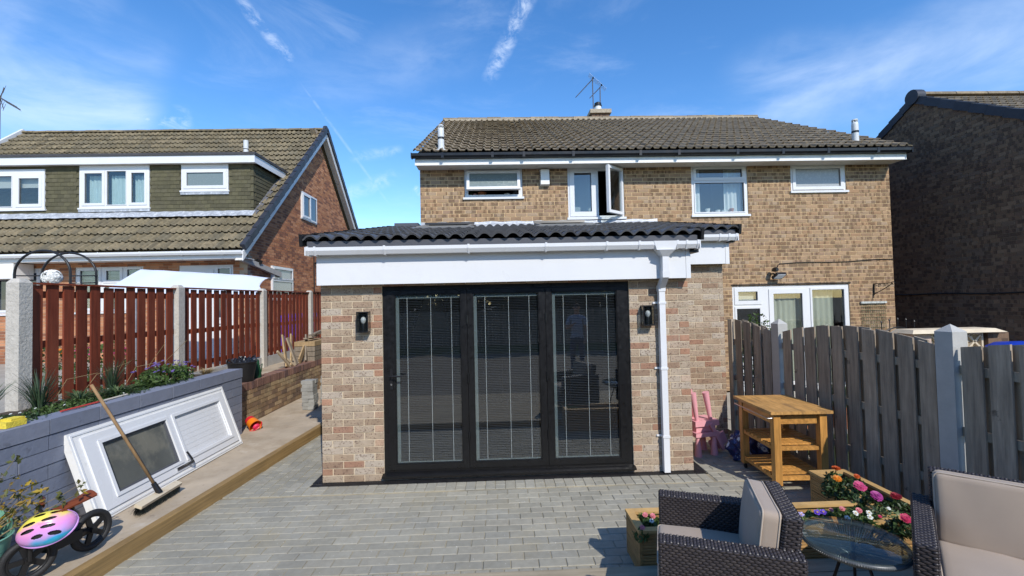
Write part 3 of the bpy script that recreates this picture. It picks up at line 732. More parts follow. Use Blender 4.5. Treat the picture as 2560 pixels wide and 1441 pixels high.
# eaves trim strips under the tiles and black verge caps
MB().box(-2.0, 4.775, 2.518, 2.17, 4.79, 2.588).build('eaves_strip', m_grey_trim, ext)
MB().box(2.15, 5.775, 2.722, 3.13, 5.79, 2.79).build('eaves_strip', m_grey_trim, ext)
for x, y0 in ((-2.045, 4.72), (2.205, 4.72), (3.17, 5.72)):
    y1 = YM-.05 if x != 2.205 else 5.72; n = int((y1-y0)/.34)
    for k in range(n):
        a = Vector((x, y0+.34*k, roofz(y0+.34*k)+.012)); b = Vector((x, y0+.34*(k+1)+.02, roofz(y0+.34*(k+1))+.004))
        mb = MB(); mb.beam(a, b, .03, .13); mb.build('verge_cap', m_black_plastic, ro)
MB().box(2.10,4.80,2.40,2.19,5.0,2.47).build('verge_end', m_black_plastic, ro)
MB().box(3.03,5.79,2.62,3.13,5.95,2.68).build('verge_end', m_black_plastic, ro)
# roof windows
m_skyglass = M('rooflight_glass', (.10,.115,.115), .06, spec=1.0)
for x0, x1, y0, y1 in SKY:
    def rp(x, y, h): return Vector((x, y, roofz(y))) + Vector((0,-RS/rn,1/rn))*h
    fr = MB()
    for a, b, c, d in rect_minus(x0, x1, y0, y1, [(x0+.07, x1-.07, y0+.09, y1-.07)]):
        fr.hexa([rp(a,c,-.02),rp(b,c,-.02),rp(b,d,-.02),rp(a,d,-.02),rp(a,c,.085),rp(b,c,.085),rp(b,d,.085),rp(a,d,.085)])
    sk = fr.build('roof_window', M('rooflight_frame', (.22,.215,.20), .45), ro)
    mb = MB(); mb.quad(rp(x0+.06,y0+.08,.07), rp(x1-.06,y0+.08,.07), rp(x1-.06,y1-.06,.07), rp(x0+.06,y1-.06,.07)); mb.build('pane', m_skyglass, sk)
    mb = MB(); mb.hexa([rp(x0-.01,y1-.12,.087),rp(x1+.01,y1-.12,.087),rp(x1+.01,y1+.02,.087),rp(x0-.01,y1+.02,.087),rp(x0-.01,y1-.10,.125),rp(x1+.01,y1-.10,.125),rp(x1+.01,y1+.02,.125),rp(x0-.01,y1+.02,.125)])
    mb.build('hood', m_black_plastic, sk)
    mb = MB(); mb.hexa([rp(x0-.06,y0-.18,.05),rp(x1+.06,y0-.18,.05),rp(x1+.06,y0,.05),rp(x0-.06,y0,.05),rp(x0-.06,y0-.18,.062),rp(x1+.06,y0-.18,.062),rp(x1+.06,y0,.07),rp(x0-.06,y0,.07)])
    mb.build('flashing_apron', M('apron_grey', (.16,.16,.155), .55), sk)
# lead flashing against the house and the dark upstand on its left
mb = MB(); n = 26
def ff(a, b):
    x = -1.5+a*4.75; return (x, YM-.012-(.10 if b < .4 else 0)*(1-b)+.004*sin(x*21)*b, roofz(YM-.1)+.02+b*.115+.008*sin(x*13+b*3))
mb.grid(ff, 70, 3); mb.build('lead_flashing', m_lead, ro, smooth=True)
MB().box(-2.02, 8.9, 3.30, -1.55, 9.6, 3.50).build('roof_upstand', m_grey_trim, ro)

# ---- bifold doors
bf = MB(); YD = YF+.022
for q in rect_minus(-1.27, 1.455, .055, 2.11, [(-1.222, 1.408, .105, 2.058)]): bf.box(q[0], YD, q[2], q[1], YD+.07, q[3])
bfo = bf.build('bifold_frame', m_black_alu, ext)
MB().hexa([(-1.285,YF-.055,.045),(1.47,YF-.055,.045),(1.47,YF+.05,.045),(-1.285,YF+.05,.045),(-1.285,YF-.055,.062),(1.47,YF-.055,.062),(1.47,YF+.02,.083),(-1.285,YF+.02,.083)]).build('cill', m_black_alu, bfo)
MB().box(-1.27, YF+.01, 0, 1.455, YF+.09, .044).build('threshold_bricks', m_brick_new, ext)
LV = [(-1.219,-.330,-1.138,-.418), (-.326,.576,-.286+.03,.442), (.580,1.405,.598+.05,1.325)]
LV = [(-1.219,-.347,-1.140,-.414), (-.343,.520,-.284,.450), (.524,1.405,.588,1.322)]
for i, (a, b, ga, gb) in enumerate(LV):
    mb = MB(); z0, z1 = .108, 2.055; gz0, gz1 = .165, 2.012
    for q in rect_minus(a, b, z0, z1, [(ga, gb, gz0, gz1)]): mb.box(q[0], YD-.012, q[2], q[1], YD+.055, q[3])
    lf = mb.build('door_leaf', m_black_alu, ext, label=['left leaf of the black bifold door, with the lever handle', 'middle leaf of the black bifold door', 'right leaf of the black bifold door'][i])
    mb = MB()      # glazing bead, a step inside the leaf frame
    for q in rect_minus(ga-.001, gb+.001, gz0-.001, gz1+.001, [(ga+.010, gb-.010, gz0+.010, gz1-.010)]): mb.box(q[0], YD-.004, q[2], q[1], YD+.02, q[3])
    mb.build('glazing_bead', m_black_alu, lf)
    ga, gb, g0, g1 = ga+.010, gb-.010, gz0+.010, gz1-.010
    mb = MB().box(ga, YD+.008, g0, gb, YD+.012, g1); mb.build('pane', m_glass_door, lf)
    mb = MB().box(ga, YD+.022, g0, ga+.034, YD+.034, g1); mb.box(ga+.036, YD+.022, g1-.036, gb, YD+.034, g1); mb.box(ga+.036, YD+.022, g0, gb, YD+.034, g0+.012)
    mb.build('blind_frame', m_blind_rail, lf)
    mb = MB(); z = g0+.02
    while z < g1-.04:
        mb.hexa([(ga+.038,YD+.0215,z-.0022),(gb-.004,YD+.0215,z-.0022),(gb-.004,YD+.034,z+.0022),(ga+.038,YD+.034,z+.0022),(ga+.038,YD+.0215,z-.0012),(gb-.004,YD+.0215,z-.0012),(gb-.004,YD+.034,z+.0032),(ga+.038,YD+.034,z+.0032)])
        z += .0185
    mb.build('blind_slats', m_blind, lf, kind='stuff')
    for k in (.13, .52, .86):
        x = ga+.038+(gb-ga-.042)*k; MB().box(x-.0024, YD+.0175, g0+.01, x+.0024, YD+.0205, g1-.03).build('blind_cord', m_cord, lf)
    for z in (.45, 1.08, 1.72):
        if i: mb = MB(); mb.tube([(a-.001, YD-.02, z-.05), (a-.001, YD-.02, z+.05)], .011, 8); mb.build('hinge', m_black_alu, lf)
    if i == 0:
        mb = MB().box(-1.195, YD-.024, .98, -1.165, YD-.012, 1.20); mb.build('handle_plate', m_black_plastic, lf)
        mb = MB(); mb.tube([(-1.18,YD-.02,1.13),(-1.18,YD-.065,1.13),(-1.165,YD-.072,1.13),(-1.05,YD-.070,1.128)], .0095, 8); mb.build('handle', m_black_plastic, lf)
        mb = MB().lathe([(.0,0),(.011,0),(.011,.006),(0,.006)], 10, (-1.18,YD-.0245,1.035), (Vector((1,0,0)),Vector((0,0,1)),Vector((0,-1,0)))); mb.build('lock', m_steel, lf)
    if i != 1:
        MB().box((a+b)/2-.2, YD-.016, 2.026, (a+b)/2+.2, YD-.012, 2.042).build('trickle_vent', m_black_plastic, lf)
# ---- wall lanterns
for x0, x1, lab in ((-1.52,-1.395,'black box wall lantern with a round bulb, left of the bifold doors'), (1.578,1.703,'black box wall lantern with a round bulb, right of the bifold doors')):
    z0, z1 = 1.612, 1.835; y1 = YF-.002; y0 = y1-.10
    t = thing('wall_lantern', lab, 'lamp', ((x0+x1)/2, y1, z0), group='wall lanterns of the extension')
    MB().box(x0, y1-.012, z0, x1, y1, z1).build('back_plate', m_black_plastic, t)
    mb = MB(); r_ = .009
    for x in (x0, x1-r_):
        mb.box(x, y0, z0+.012, x+r_, y0+r_, z1-.012)
    mb.box(x0, y0, z1-.012, x1, y1-.012, z1); mb.box(x0, y0, z0, x1, y1-.012, z0+.012); mb.build('lantern_frame', m_black_plastic, t)
    MB().box(x0+r_, y0+.002, z0+.012, x1-r_, y0+.005, z1-.012).build('pane', m_lampglass, t)
    for x in (x0+.001, x1-.004): MB().box(x, y0+r_, z0+.012, x+.003, y1-.012, z1-.012).build('pane', m_lampglass, t)
    c = ((x0+x1)/2, y1-.055, z0+.012)
    MB().lathe([(.018,0),(.018,.075),(.014,.085)], 14, c).build('bulb_holder', m_black_plastic, t, smooth=40)
    MB().lathe([(.012,.080),(.018,.092),(.027,.112),(.028,.128),(.020,.148),(.003,.156)], 16, c).build('bulb', m_bulb, t, smooth=True)
# ---- drainage channel round the foot of the extension
t = thing('drain_channel', 'black slotted drainage channel along the foot of the extension', 'drain', (0, 4.9, 0))
mb = MB().box(-2.035, 4.858, -.05, 2.238, 4.945, -.012); mb.box(-2.035, 4.947, -.05, -1.936, 8.0, -.012); mb.box(2.126, 4.947, -.05, 2.238, 5.94, -.012); mb.box(2.24, 5.85, -.05, 3.1, 5.94, -.012); mb.build('trough', m_black_plastic, t)
mb = MB()
for y in (4.859, 4.9, 4.9375): mb.box(-2.03, y, -.011, 2.236, y+.007, .004)
x = -2.03; k = 0
while x < 2.22:
    y = 4.866
    mb.hexa([(x,y,-.011),(x+.008,y,-.011),(x+.022,y+.035,-.011),(x+.014,y+.035,-.011),(x,y,.003),(x+.008,y,.003),(x+.022,y+.035,.003),(x+.014,y+.035,.003)])
    y = 4.905
    mb.hexa([(x+.014,y,-.011),(x+.022,y,-.011),(x+.008,y+.034,-.011),(x,y+.034,-.011),(x+.014,y,.003),(x+.022,y,.003),(x+.008,y+.034,.003),(x,y+.034,.003)])
    x += .0185
for x in (-2.03, -1.985, -1.946): mb.box(x, 4.947, -.011, x+.008, 8.0, .004)
for x in (2.128, 2.18, 2.228): mb.box(x, 4.947, -.011, x+.008, 5.94, .004)
y = 4.95
while y < 7.9:
    mb.box(-2.022, y, -.011, -1.946, y+.009, .003)
    if y < 5.92: mb.box(2.136, y, -.011, 2.228, y+.009, .003)
    y += .02
mb.build('grate', M('grate_plastic', (.016,.016,.018), .45, noise=(12,.5)), t, kind='stuff')
# ------------------------------------------------------------------ the two-storey house behind
MX0, MX1 = -1.51, 8.12
house = thing('brick_house', 'two storey buff brick semi detached house with brown tiled roof, behind the extension', 'house', (3.3, YM, 0))
WT = 4.61
wins = [(-.63,.54,3.985,4.60), (1.45,2.595,3.545,4.60), (3.98,5.145,3.56,4.60), (6.045,7.21,4.02,4.60), (4.745,7.175,.02,2.125)]
hs = [(a-MX0, b-MX0, c, d+(.3 if i < 4 else 0)) for i, (a, b, c, d) in enumerate(wins)]
mw = wall_slab('rear_wall', house, (MX0, YM+.006, 0), (1,0,0), MX1-MX0, WT+.15, hs, .12, m_mortar_old)
brick_wall(mw, (MX0, YM+.006, 0), (1,0,0), MX1-MX0, WT+.02, hs, (m_brick_old,), nparts=300, u_off=.1, joint=.013, vis=lambda x, y: y < 560 or x > 1840)
# side walls and back as plain shells
gz = lambda y: 4.6+max(0, (min(y, 2*13.7-y)-8.55))*.531
for x, n_ in ((MX0+.006, -1), (MX1-.006, 1)):
    mb = MB(); t_ = .11; yb = 18.2
    pr = [(9.08,-.2),(yb,-.2),(yb,4.65),(13.7,7.30),(9.08,4.85)]
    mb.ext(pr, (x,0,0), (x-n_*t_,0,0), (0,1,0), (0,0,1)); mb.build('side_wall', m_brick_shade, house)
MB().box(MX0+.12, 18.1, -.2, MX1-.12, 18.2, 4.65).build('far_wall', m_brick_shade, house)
# eaves
MB().box(MX0-.03, 8.585, 4.548, MX1+.04, 8.605, 4.665).build('fascia_board', m_upvc_dirty, house)
MB().box(MX0-.02, 8.607, 4.560, MX1+.03, YM-.003, 4.572).build('soffit_board', m_soffit, house)
pr = [(0,0),(0,-.07),(-.03,-.088),(-.075,-.082),(-.105,-.05),(-.108,0),(-.100,0),(-.096,-.046),(-.072,-.074),(-.03,-.08),(-.008,-.066),(-.008,0)]
mb = MB(); mb.ext(pr, (MX0-.075, 8.58, 4.752), (MX1+.06, 8.58, 4.752), (0,1,0), (0,0,1)); mb.build('gutter', m_black_gutter, house)
MB().box(MX0-.02, 8.575, 4.668, MX1+.02, 8.604, 4.76).build('gutter_board', m_black_gutter, house)
for x in (-1.0,-.05,.55,1.5,2.8,3.55,4.7,5.6,6.5,7.5):
    MB().box(x-.025, 8.468, 4.662, x+.025, 8.578, 4.758).build('gutter_bracket', m_black_gutter, house)
for x in (MX0-.078, MX1+.062): MB().box(x-.008, 8.465, 4.66, x+.008, 8.583, 4.76).build('gutter_end', m_black_gutter, house)
# roof
RY, RZ = 13.7, 7.46; ey, ez = 8.52, 4.765
sl = sqrt((RY-ey)**2+(RZ-ez)**2); SDm = Vector((0,(RY-ey)/sl,(RZ-ez)/sl))
mb = MB(); mb.ext([(8.62,4.66),(8.62,4.76),(RY,RZ-.02),(18.7,4.78),(18.7,4.68),(RY,RZ-.14)], (MX0-.01,0,0), (MX1+.06,0,0), (0,1,0), (0,0,1))
mro = mb.build('roof', m_tile_brown, house)
tmm = tile_mesh('roof_tile', .33, .42, .046, m_tile_brown, 'roman', nseg=7, thick=.02, tilt=.045)
tile_roof(mro, MX0-.05, MX1+.10, (ey, ez), SDm, sl-.02, 1, .33, .345, tmm, m_tile_brown, jit=.012)
n = 22
for k in range(n):
    x0 = MX0-.05+(MX1+.15-MX0)*k/n; x1 = MX0-.05+(MX1+.15-MX0)*(k+1)/n-.012; dz = R(-.008,.008)
    mb = MB(); pr = [(.13*cos(pi*q/8), .085*sin(pi*q/8)) for q in range(9)]
    mb.ext(pr, (x0, RY, RZ+.028+dz), (x1, RY, RZ+.028+dz+R(-.006,.006)), (0,1,0), (0,0,1)); mb.build('ridge_tile', m_tile_brown, mro)
mb = MB(); mb.box(MX0-.03, RY-.14, RZ-.06, MX1+.08, RY+.14, RZ+.03); mb.build('ridge_mortar', m_mortar_light, mro)
def on_main_roof(px, py):
    d = ray(px, py); nrm = Vector((0,-SDm.z,SDm.y)); p0 = Vector((0,ey,ez)); t = (p0-CAMP).dot(nrm)/d.dot(nrm); return CAMP+d*t
for px_b, py_b, h in ((1103,376,.42), (2139,358,.42)):
    p = on_main_roof(px_b, py_b); r_ = .062
    mb = MB().lathe([(r_+.05,-.05),(r_+.045,.0),(r_,.02),(r_,h*.55)], 18, p); f = mb.build('flue_pipe', m_flue, mro, smooth=40)
    MB().lathe([(r_+.003,h*.50),(r_+.003,h*.60)], 18, p, cap0=False, cap1=False).build('flue_band', m_black_plastic, f, smooth=40)
    MB().lathe([(r_,h*.55),(r_,h*.9),(r_*.9,h*1.0),(r_*.6,h*1.05)], 18, p).build('flue_top', m_flue, f, smooth=40)
    mb = MB()
    for q in range(7):
        a_ = q*2*pi/7; mb.box(p.x+cos(a_)*r_*.8-.005, p.y+sin(a_)*r_*.8-.005, p.z+h*.99, p.x+cos(a_)*r_*.8+.005, p.y+sin(a_)*r_*.8+.005, p.z+h*1.14)
    mb.lathe([(r_*.95,h*1.13),(r_*.8,h*1.18),(.005,h*1.19)], 14, p); mb.build('flue_cowl', m_flue, f)
# chimney
c = ony(1497, 296, 13.95)
mb = MB().box(c.x-.27, 13.7, c.z-.9, c.x+.27, 14.25, c.z+.05); ch = mb.build('chimney', m_brick_shade, mro)
MB().box(c.x-.33, 13.64, c.z+.05, c.x+.33, 14.31, c.z+.17).build('chimney_cap', m_mortar_light, ch)
cz = c.z+.17
MB().lathe([(.13,0),(.12,.10),(.105,.15),(.10,.2)], 16, (c.x-.02,13.95,cz)).build('chimney_pot', m_flue, ch, smooth=40)
MB().lathe([(.085,.2),(.125,.21),(.125,.235),(.11,.25),(.11,.30),(.05,.34),(.0,.345)], 16, (c.x-.02,13.95,cz)).build('cowl', m_black_plastic, ch, smooth=40)
# windows: lights as fractions
def mwin(i, lights, **k):
    a, b, c_, d = wins[i]; return window(house, (a+.005, YM, c_), (1,0,0), b-a-.01, d-c_, .06, lights, **k)

def sash_tilt(parent, O, U, w, h, hinge, ang, pane, fm=None, bar=.055):
    """an opened sash: hinge 'top' swings out at the bottom, 'right' swings out about its right stile"""
    U = Vector(U); Nn = U.cross(Vector((0,0,1))); Z = Vector((0,0,1)); O = Vector(O); fm = fm or m_upvc
    if hinge == 'top':
        o = O+Z*h; vx, vy = U, (-Z*cos(ang)+Nn*sin(ang)); th = vx.cross(vy).normalized()
        P = lambda u, v, n: o + vx*u + vy*(h-v) + th*n
    else:
        o = O+U*w; vx = (-U*cos(ang)+Nn*sin(ang)); th = vx.cross(Z).normalized()
        P = lambda u, v, n: o + vx*(w-u) + Z*v + th*n
    def slab(mb, a, b, c, d, n0, n1): mb.hexa([P(a,c,n0),P(b,c,n0),P(b,d,n0),P(a,d,n0),P(a,c,n1),P(b,c,n1),P(b,d,n1),P(a,d,n1)])
    mb = MB()
    for q in rect_minus(0, w, 0, h, [(bar, w-bar, bar, h-bar)]): slab(mb, *q, -.03, .03)
    s_ = mb.build('sash', fm, parent)
    mb = MB(); slab(mb, bar-.005, w-bar+.005, bar-.005, h-bar+.005, -.008, .008); mb.build('pane', pane, parent)
    return s_
# 1: bathroom window with its top-hung sash pushed open
a = wins[0]; W_, H_ = a[1]-a[0]-.01, a[3]-a[2]
f0 = mwin(0, [dict(u0=.075, u1=W_-.075, v0=.07, v1=H_-.09, sash=0, pane=m_dark_room)], recess=.02)
for o in list(f0.children):
    if o.name.startswith(('pane', 'gasket')): bpy.data.objects.remove(o)
sash_tilt(f0, (a[0]+.055, YM-.015, a[2]+.115), (1,0,0), W_-.10, H_-.20, 'top', radians(17), m_frost)
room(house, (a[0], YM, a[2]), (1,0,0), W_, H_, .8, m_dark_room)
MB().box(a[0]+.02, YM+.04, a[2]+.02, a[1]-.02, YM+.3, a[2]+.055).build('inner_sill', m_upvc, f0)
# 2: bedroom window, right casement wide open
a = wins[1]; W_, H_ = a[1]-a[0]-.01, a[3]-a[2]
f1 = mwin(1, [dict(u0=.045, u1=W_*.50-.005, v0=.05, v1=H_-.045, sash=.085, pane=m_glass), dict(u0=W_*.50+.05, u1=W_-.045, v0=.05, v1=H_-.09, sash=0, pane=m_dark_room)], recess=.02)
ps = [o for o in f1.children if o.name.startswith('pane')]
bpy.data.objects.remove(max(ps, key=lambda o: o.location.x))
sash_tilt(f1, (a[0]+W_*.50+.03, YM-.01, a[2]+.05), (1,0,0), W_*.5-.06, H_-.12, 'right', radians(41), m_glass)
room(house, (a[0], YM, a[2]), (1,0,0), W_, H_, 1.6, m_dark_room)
curtain(f1, (a[0]+.06, YM, a[2]+.06), (1,0,0), W_*.42, H_-.12, .40, M('pale_blue_board', (.30,.36,.40), .8), waves=1, amp=.002, name='inner_board')  # flat pale blue-grey board set behind the left pane
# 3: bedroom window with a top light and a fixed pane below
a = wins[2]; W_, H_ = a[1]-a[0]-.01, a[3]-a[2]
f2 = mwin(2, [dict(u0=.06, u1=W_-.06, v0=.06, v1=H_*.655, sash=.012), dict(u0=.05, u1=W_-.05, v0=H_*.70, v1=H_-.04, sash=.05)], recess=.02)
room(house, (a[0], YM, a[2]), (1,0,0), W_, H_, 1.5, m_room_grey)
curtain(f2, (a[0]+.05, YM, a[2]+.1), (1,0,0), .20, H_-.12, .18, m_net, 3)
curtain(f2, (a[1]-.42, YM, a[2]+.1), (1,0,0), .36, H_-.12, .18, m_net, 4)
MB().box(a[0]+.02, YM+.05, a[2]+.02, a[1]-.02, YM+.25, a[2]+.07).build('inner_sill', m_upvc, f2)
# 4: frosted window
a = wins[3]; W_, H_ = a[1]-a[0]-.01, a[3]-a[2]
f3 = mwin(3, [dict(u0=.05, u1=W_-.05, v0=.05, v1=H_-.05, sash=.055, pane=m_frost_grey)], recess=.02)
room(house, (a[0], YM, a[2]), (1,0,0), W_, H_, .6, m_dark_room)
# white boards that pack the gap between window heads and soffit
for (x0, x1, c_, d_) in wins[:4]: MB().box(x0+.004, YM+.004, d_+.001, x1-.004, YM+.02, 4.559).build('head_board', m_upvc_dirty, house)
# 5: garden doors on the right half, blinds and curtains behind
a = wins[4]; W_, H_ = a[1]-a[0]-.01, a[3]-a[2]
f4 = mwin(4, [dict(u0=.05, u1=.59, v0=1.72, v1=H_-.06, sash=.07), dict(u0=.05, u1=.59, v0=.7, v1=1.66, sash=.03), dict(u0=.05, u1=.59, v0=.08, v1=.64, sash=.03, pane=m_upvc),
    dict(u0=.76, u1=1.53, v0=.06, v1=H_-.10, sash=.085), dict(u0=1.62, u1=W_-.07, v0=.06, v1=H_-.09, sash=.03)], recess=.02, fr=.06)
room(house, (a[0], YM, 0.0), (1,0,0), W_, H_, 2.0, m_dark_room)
MB().box(a[0]+.05, YM+.10, 1.68, a[0]+.60, YM+.115, 2.08).build('roller_blind', m_room_pale, f4)
curtain(f4, (a[0]+.80, YM, .1), (1,0,0), .78, 1.95, .16, m_curtain, 7, .03)
curtain(f4, (a[0]+1.60, YM, .1), (1,0,0), .58, 1.95, .16, m_curtain, 5, .035)
MB().box(a[0]-.02, YM-.02, 2.127, a[1]+.02, YM+.05, 2.142).build('lintel_trim', m_black_plastic, house)

# ---- things fixed to or standing in the house
o = MB(); x0, x1, z0, z1 = .89, 1.085, 4.205, 4.53
o.hexa([(x0+.01,YM-.09,z0+.02),(x1-.01,YM-.09,z0+.02),(x1,YM-.001,z0),(x0,YM-.001,z0),(x0+.015,YM-.10,z1-.01),(x1-.015,YM-.10,z1-.01),(x1,YM-.001,z1),(x0,YM-.001,z1)])
t = thing('alarm_box', 'white alarm box on the brick wall between the open bathroom and bedroom windows', 'alarm box', ((x0+x1)/2, YM, z0))
o.build('cover', m_white_plastic, t)
mb = MB()
for k in range(5): mb.box(x0-.004, YM-.07, z1-.06-k*.035, x0+.012, YM-.02, z1-.045-k*.035); mb.box(x1-.012, YM-.07, z1-.06-k*.035, x1+.004, YM-.02, z1-.045-k*.035)
mb.build('vents', m_grey_trim, t)
def aerial(name_lab, base, top, boom_a, boom_b, n_el, el_w, refl=True):
    base, top, a_, b_ = map(Vector, (base, top, boom_a, boom_b))
    t = thing('tv_aerial', name_lab, 'aerial', base)
    MB().tube([base, top], .016, 8).build('mast', m_aerial, t)
    MB().tube([a_, b_], .011, 6).build('boom', m_aerial, t)
    mb = MB(); d = b_-a_; s_ = d.cross(Vector((0,0,1))).normalized()
    if abs(s_.dot(_r)) < .1: pass
    for k in range(n_el):
        p = a_+d*(k+.4)/n_el; w_ = el_w*(1-.35*k/n_el); mb.tube([p-s_*w_, p+s_*w_], .0045, 5)
    mb.build('elements', m_aerial, t)
    if refl:
        mb = MB(); up_ = s_.cross(d.normalized())
        for q in (-1, 1):
            for k in range(5): mb.tube([a_-d*.06+up_*q*(.03+.035*k)-s_*el_w*1.1, a_-d*.06+up_*q*(.03+.035*k)+s_*el_w*1.1], .005, 5)
            mb.box(*(a_-d*.06-Vector((.02,.02,.0))), *(a_-d*.06+Vector((.02,.02,.05))))
        mb.build('reflector', m_galv, t)
    return t
YA = 13.9
P = lambda x, y, Y=YA: ony(x, y, Y)
aerial('tall tv aerial left of the chimney pot, pointing down to the left', P(1484,292), P(1481,196), P(1480,200), P(1439,244), 16, .11)
aerial('shorter tv aerial right behind the chimney pot', P(1501,284,14.1), P(1500,218,14.1), P(1502,217,14.1), P(1474,246,14.1), 10, .10)
# security floodlight and cable, wrought bracket, trellis strip
c = ony(1930, 683, YM)
t = thing('security_light', 'black security camera and floodlight on the wall above the neighbour garden doors', 'floodlight', (c.x, YM, c.z-.05))
MB().lathe([(.0,0),(.035,0),(.045,.03),(.045,.10),(.03,.13),(0,.13)], 14, (c.x-.02,YM-.08,c.z+.06), (Vector((1,0,0)),Vector((0,0,1)),Vector((0,-1,0)))).build('camera_head', m_black_plastic, t, smooth=40)
MB().tube([(c.x-.02,YM,c.z-.02),(c.x-.02,YM-.09,c.z-.02),(c.x-.01,YM-.11,c.z-.06)], .018, 8).build('arm', m_black_plastic, t)
mb = MB(); mb.obox((c.x+.06,YM-.13,c.z-.065), (.095,0,.0), (0,.018,.022), (.03,-.04,.045)); mb.build('lamp_housing', m_black_plastic, t)
mb = MB(); mb.obox((c.x+.06,YM-.155,c.z-.082), (.078,0,.0), (0,.004,.005), (.024,-.032,.036)); mb.build('lamp_glass', M('floodlight_glass', (.55,.57,.58), .2), t)
pts = [(c.x+.0,YM-.02,c.z+.06),(c.x+.09,YM-.012,c.z+.06),(c.x+.115,YM-.012,c.z+.14),(c.x+.15,YM-.012,c.z+.18)]
for k in range(8): q = k/7; pts.append((c.x+.2+q*(MX1-c.x-.2), YM-.010, c.z+.185+.012*sin(q*9)+q*.045))
MB().tube(pts, .008, 6).build('cable', m_black_plastic, t)
c = ony(2184, 722, YM)
t = thing('hanging_bracket', 'black scrolled iron basket bracket on the house corner', 'bracket', (c.x, YM, c.z))
z0, z1 = c.z-.13, c.z+.10; yb = YM-.34
MB().box(c.x-.012, YM-.014, z0, c.x+.012, YM-.001, z1).build('wall_bar', m_black_plastic, t)
MB().tube([(c.x,YM-.01,z1-.005),(c.x+.06,YM-.2,z1),(c.x+.11,yb,z1)], .009, 6).build('top_bar', m_black_plastic, t)
MB().tube([(c.x,YM-.01,z0+.02),(c.x+.05,YM-.15,z0+.10),(c.x+.11,yb,z1)], .008, 6).build('brace', m_black_plastic, t)
for k, (uu, zz, rr) in enumerate(((.3,.045,.028),(.62,.02,.026),(1.0,.0,.03),(.08,.05,.024))):
    p = Vector((c.x+.11*uu, YM-.01-uu*.33, z1-zz)); MB().tube([p+Vector((rr*.35*cos(q*.6),-rr*cos(q*.6),rr*sin(q*.6))) for q in range(9)], .006, 5).build('scroll', m_black_plastic, t)
a_, b_ = ony(2150, 757, YM), ony(2214, 757, YM)
t = thing('wire_trellis', 'fine wire trellis hanging from a pale batten on the house corner', 'trellis', (a_.x, YM, 1.0))
MB().box(a_.x, YM-.035, a_.z-.02, b_.x, YM-.004, a_.z+.02).build('batten', M('pale_batten', (.45,.47,.44), .8, noise=(30,.4)), t)
mb = MB()
for k in range(12): x = a_.x+.02+(b_.x-a_.x-.04)*k/11; mb.box(x-.0025, YM-.018, .9, x+.0025, YM-.013, a_.z-.02)
for k in range(11): z = .93+k*.07; mb.box(a_.x+.02, YM-.0125, z-.0025, b_.x-.02, YM-.009, z+.0025)
mb.build('wires', M('green_wire', (.06,.09,.05), .6), t)
# pots and cups behind the upper windows
def pot(name, lab, cat, x, y, z, r_, h, mat, grp=None):
    o = MB().lathe([(r_*.7,0),(r_*.95,h*.75),(r_*1.05,h*.75),(r_*1.05,h),(r_*.9,h),(r_*.85,h*.8)], 16, (x,y,z)).build(name, mat, None, smooth=40); return tag(o, lab, cat, grp)
zz = wins[0][2]+.055
pot('flower_pot', 'terracotta pot on the sill of the open bathroom window', 'pot', -.28, YM+.14, zz, .085, .085, m_terracotta)
pot('flower_pot', 'white dish on the right of the open bathroom window sill', 'pot', .22, YM+.14, zz, .055, .055, m_white_plastic)
pot('flower_pot', 'black pot at the right end of the bathroom window sill', 'pot', .39, YM+.14, zz, .065, .09, m_black_plastic)
pot('flower_pot', 'pink pot at the left end of the bathroom window sill', 'pot', -.43, YM+.14, zz, .04, .06, M('pink_pot', (.6,.28,.26), .6))
mb = MB(); blades(mb, (-.50, YM+.14, zz), 26, .11, .05, .006, .2); tag(mb.build('sill_plant', m_leaf_pale), 'small pale spiky plant at the left end of the bathroom window sill', 'plant')
zz = wins[2][2]+.07
for k, (x, mm, lab) in enumerate(((4.36, m_white_plastic, 'tall white cup, leftmost on the sill of the fixed bedroom window'), (4.57, m_white_plastic, 'low white cup, second from the left on the fixed bedroom window sill'), (4.70, m_white_plastic, 'low white cup, third from the left on the fixed bedroom window sill'), (4.86, m_terracotta, 'reddish pot, rightmost on the sill of the fixed bedroom window'))):
    pot('cup', lab, 'cup', x, YM+.13, zz, .045, (.09 if k in (0,3) else .06), mm, 'cups on the bedroom sill')
# ------------------------------------------------------------------ chalet bungalow on the left
LX0, LX1 = -17.1, -6.2; LGX = -6.43; LEY, LEZ = 11.2, 3.32; LRY, LRZ = 16.67, 8.36; LB = .60; LWY = 11.75
lh = thing('chalet_bungalow', 'red brick chalet bungalow with olive tiled roof and long dormer, on the left', 'house', (-11, LWY, LB))
ls = sqrt((LRY-LEY)**2+(LRZ-LEZ)**2); SDl = Vector((0,(LRY-LEY)/ls,(LRZ-LEZ)/ls)); RSl = (LRZ-LEZ)/(LRY-LEY)
def lroof(y): return LEZ+(y-LEY)*RSl
m_far_glass = M('far_window_glass', (.035,.05,.07), .04, spec=1.0)
fh = [(-10.75-LX0,-9.06-LX0,1.25,2.43), (-8.17-LX0,-6.80-LX0,0.02,2.42), (-12.75-LX0,-11.6-LX0,1.25,2.40)]
fw_ = wall_slab('rear_wall', lh, (LX0, LWY+.006, LB), (1,0,0), LGX-LX0, 2.85, fh, .2, m_mortar_grey)
brick_wall(fw_, (LX0, LWY+.006, LB), (1,0,0), LGX-LX0, 2.8, fh, (m_brick_orange,), nparts=0)
def gshape(z):
    zz = z+LB; t_ = max(0, (zz-(LEZ-.26))/RSl)
    lo = max(0, LEY+t_-LWY); hi = (2*LRY-LEY-t_)-LWY-.4
    return (lo, min(hi, 9.6))
GH = LRZ-LB-.12
gh = [(14.9-LWY, 16.1-LWY, 4.80-LB, 5.68-LB), (12.92-LWY, 14.2-LWY, 2.1-LB, 3.06-LB)]
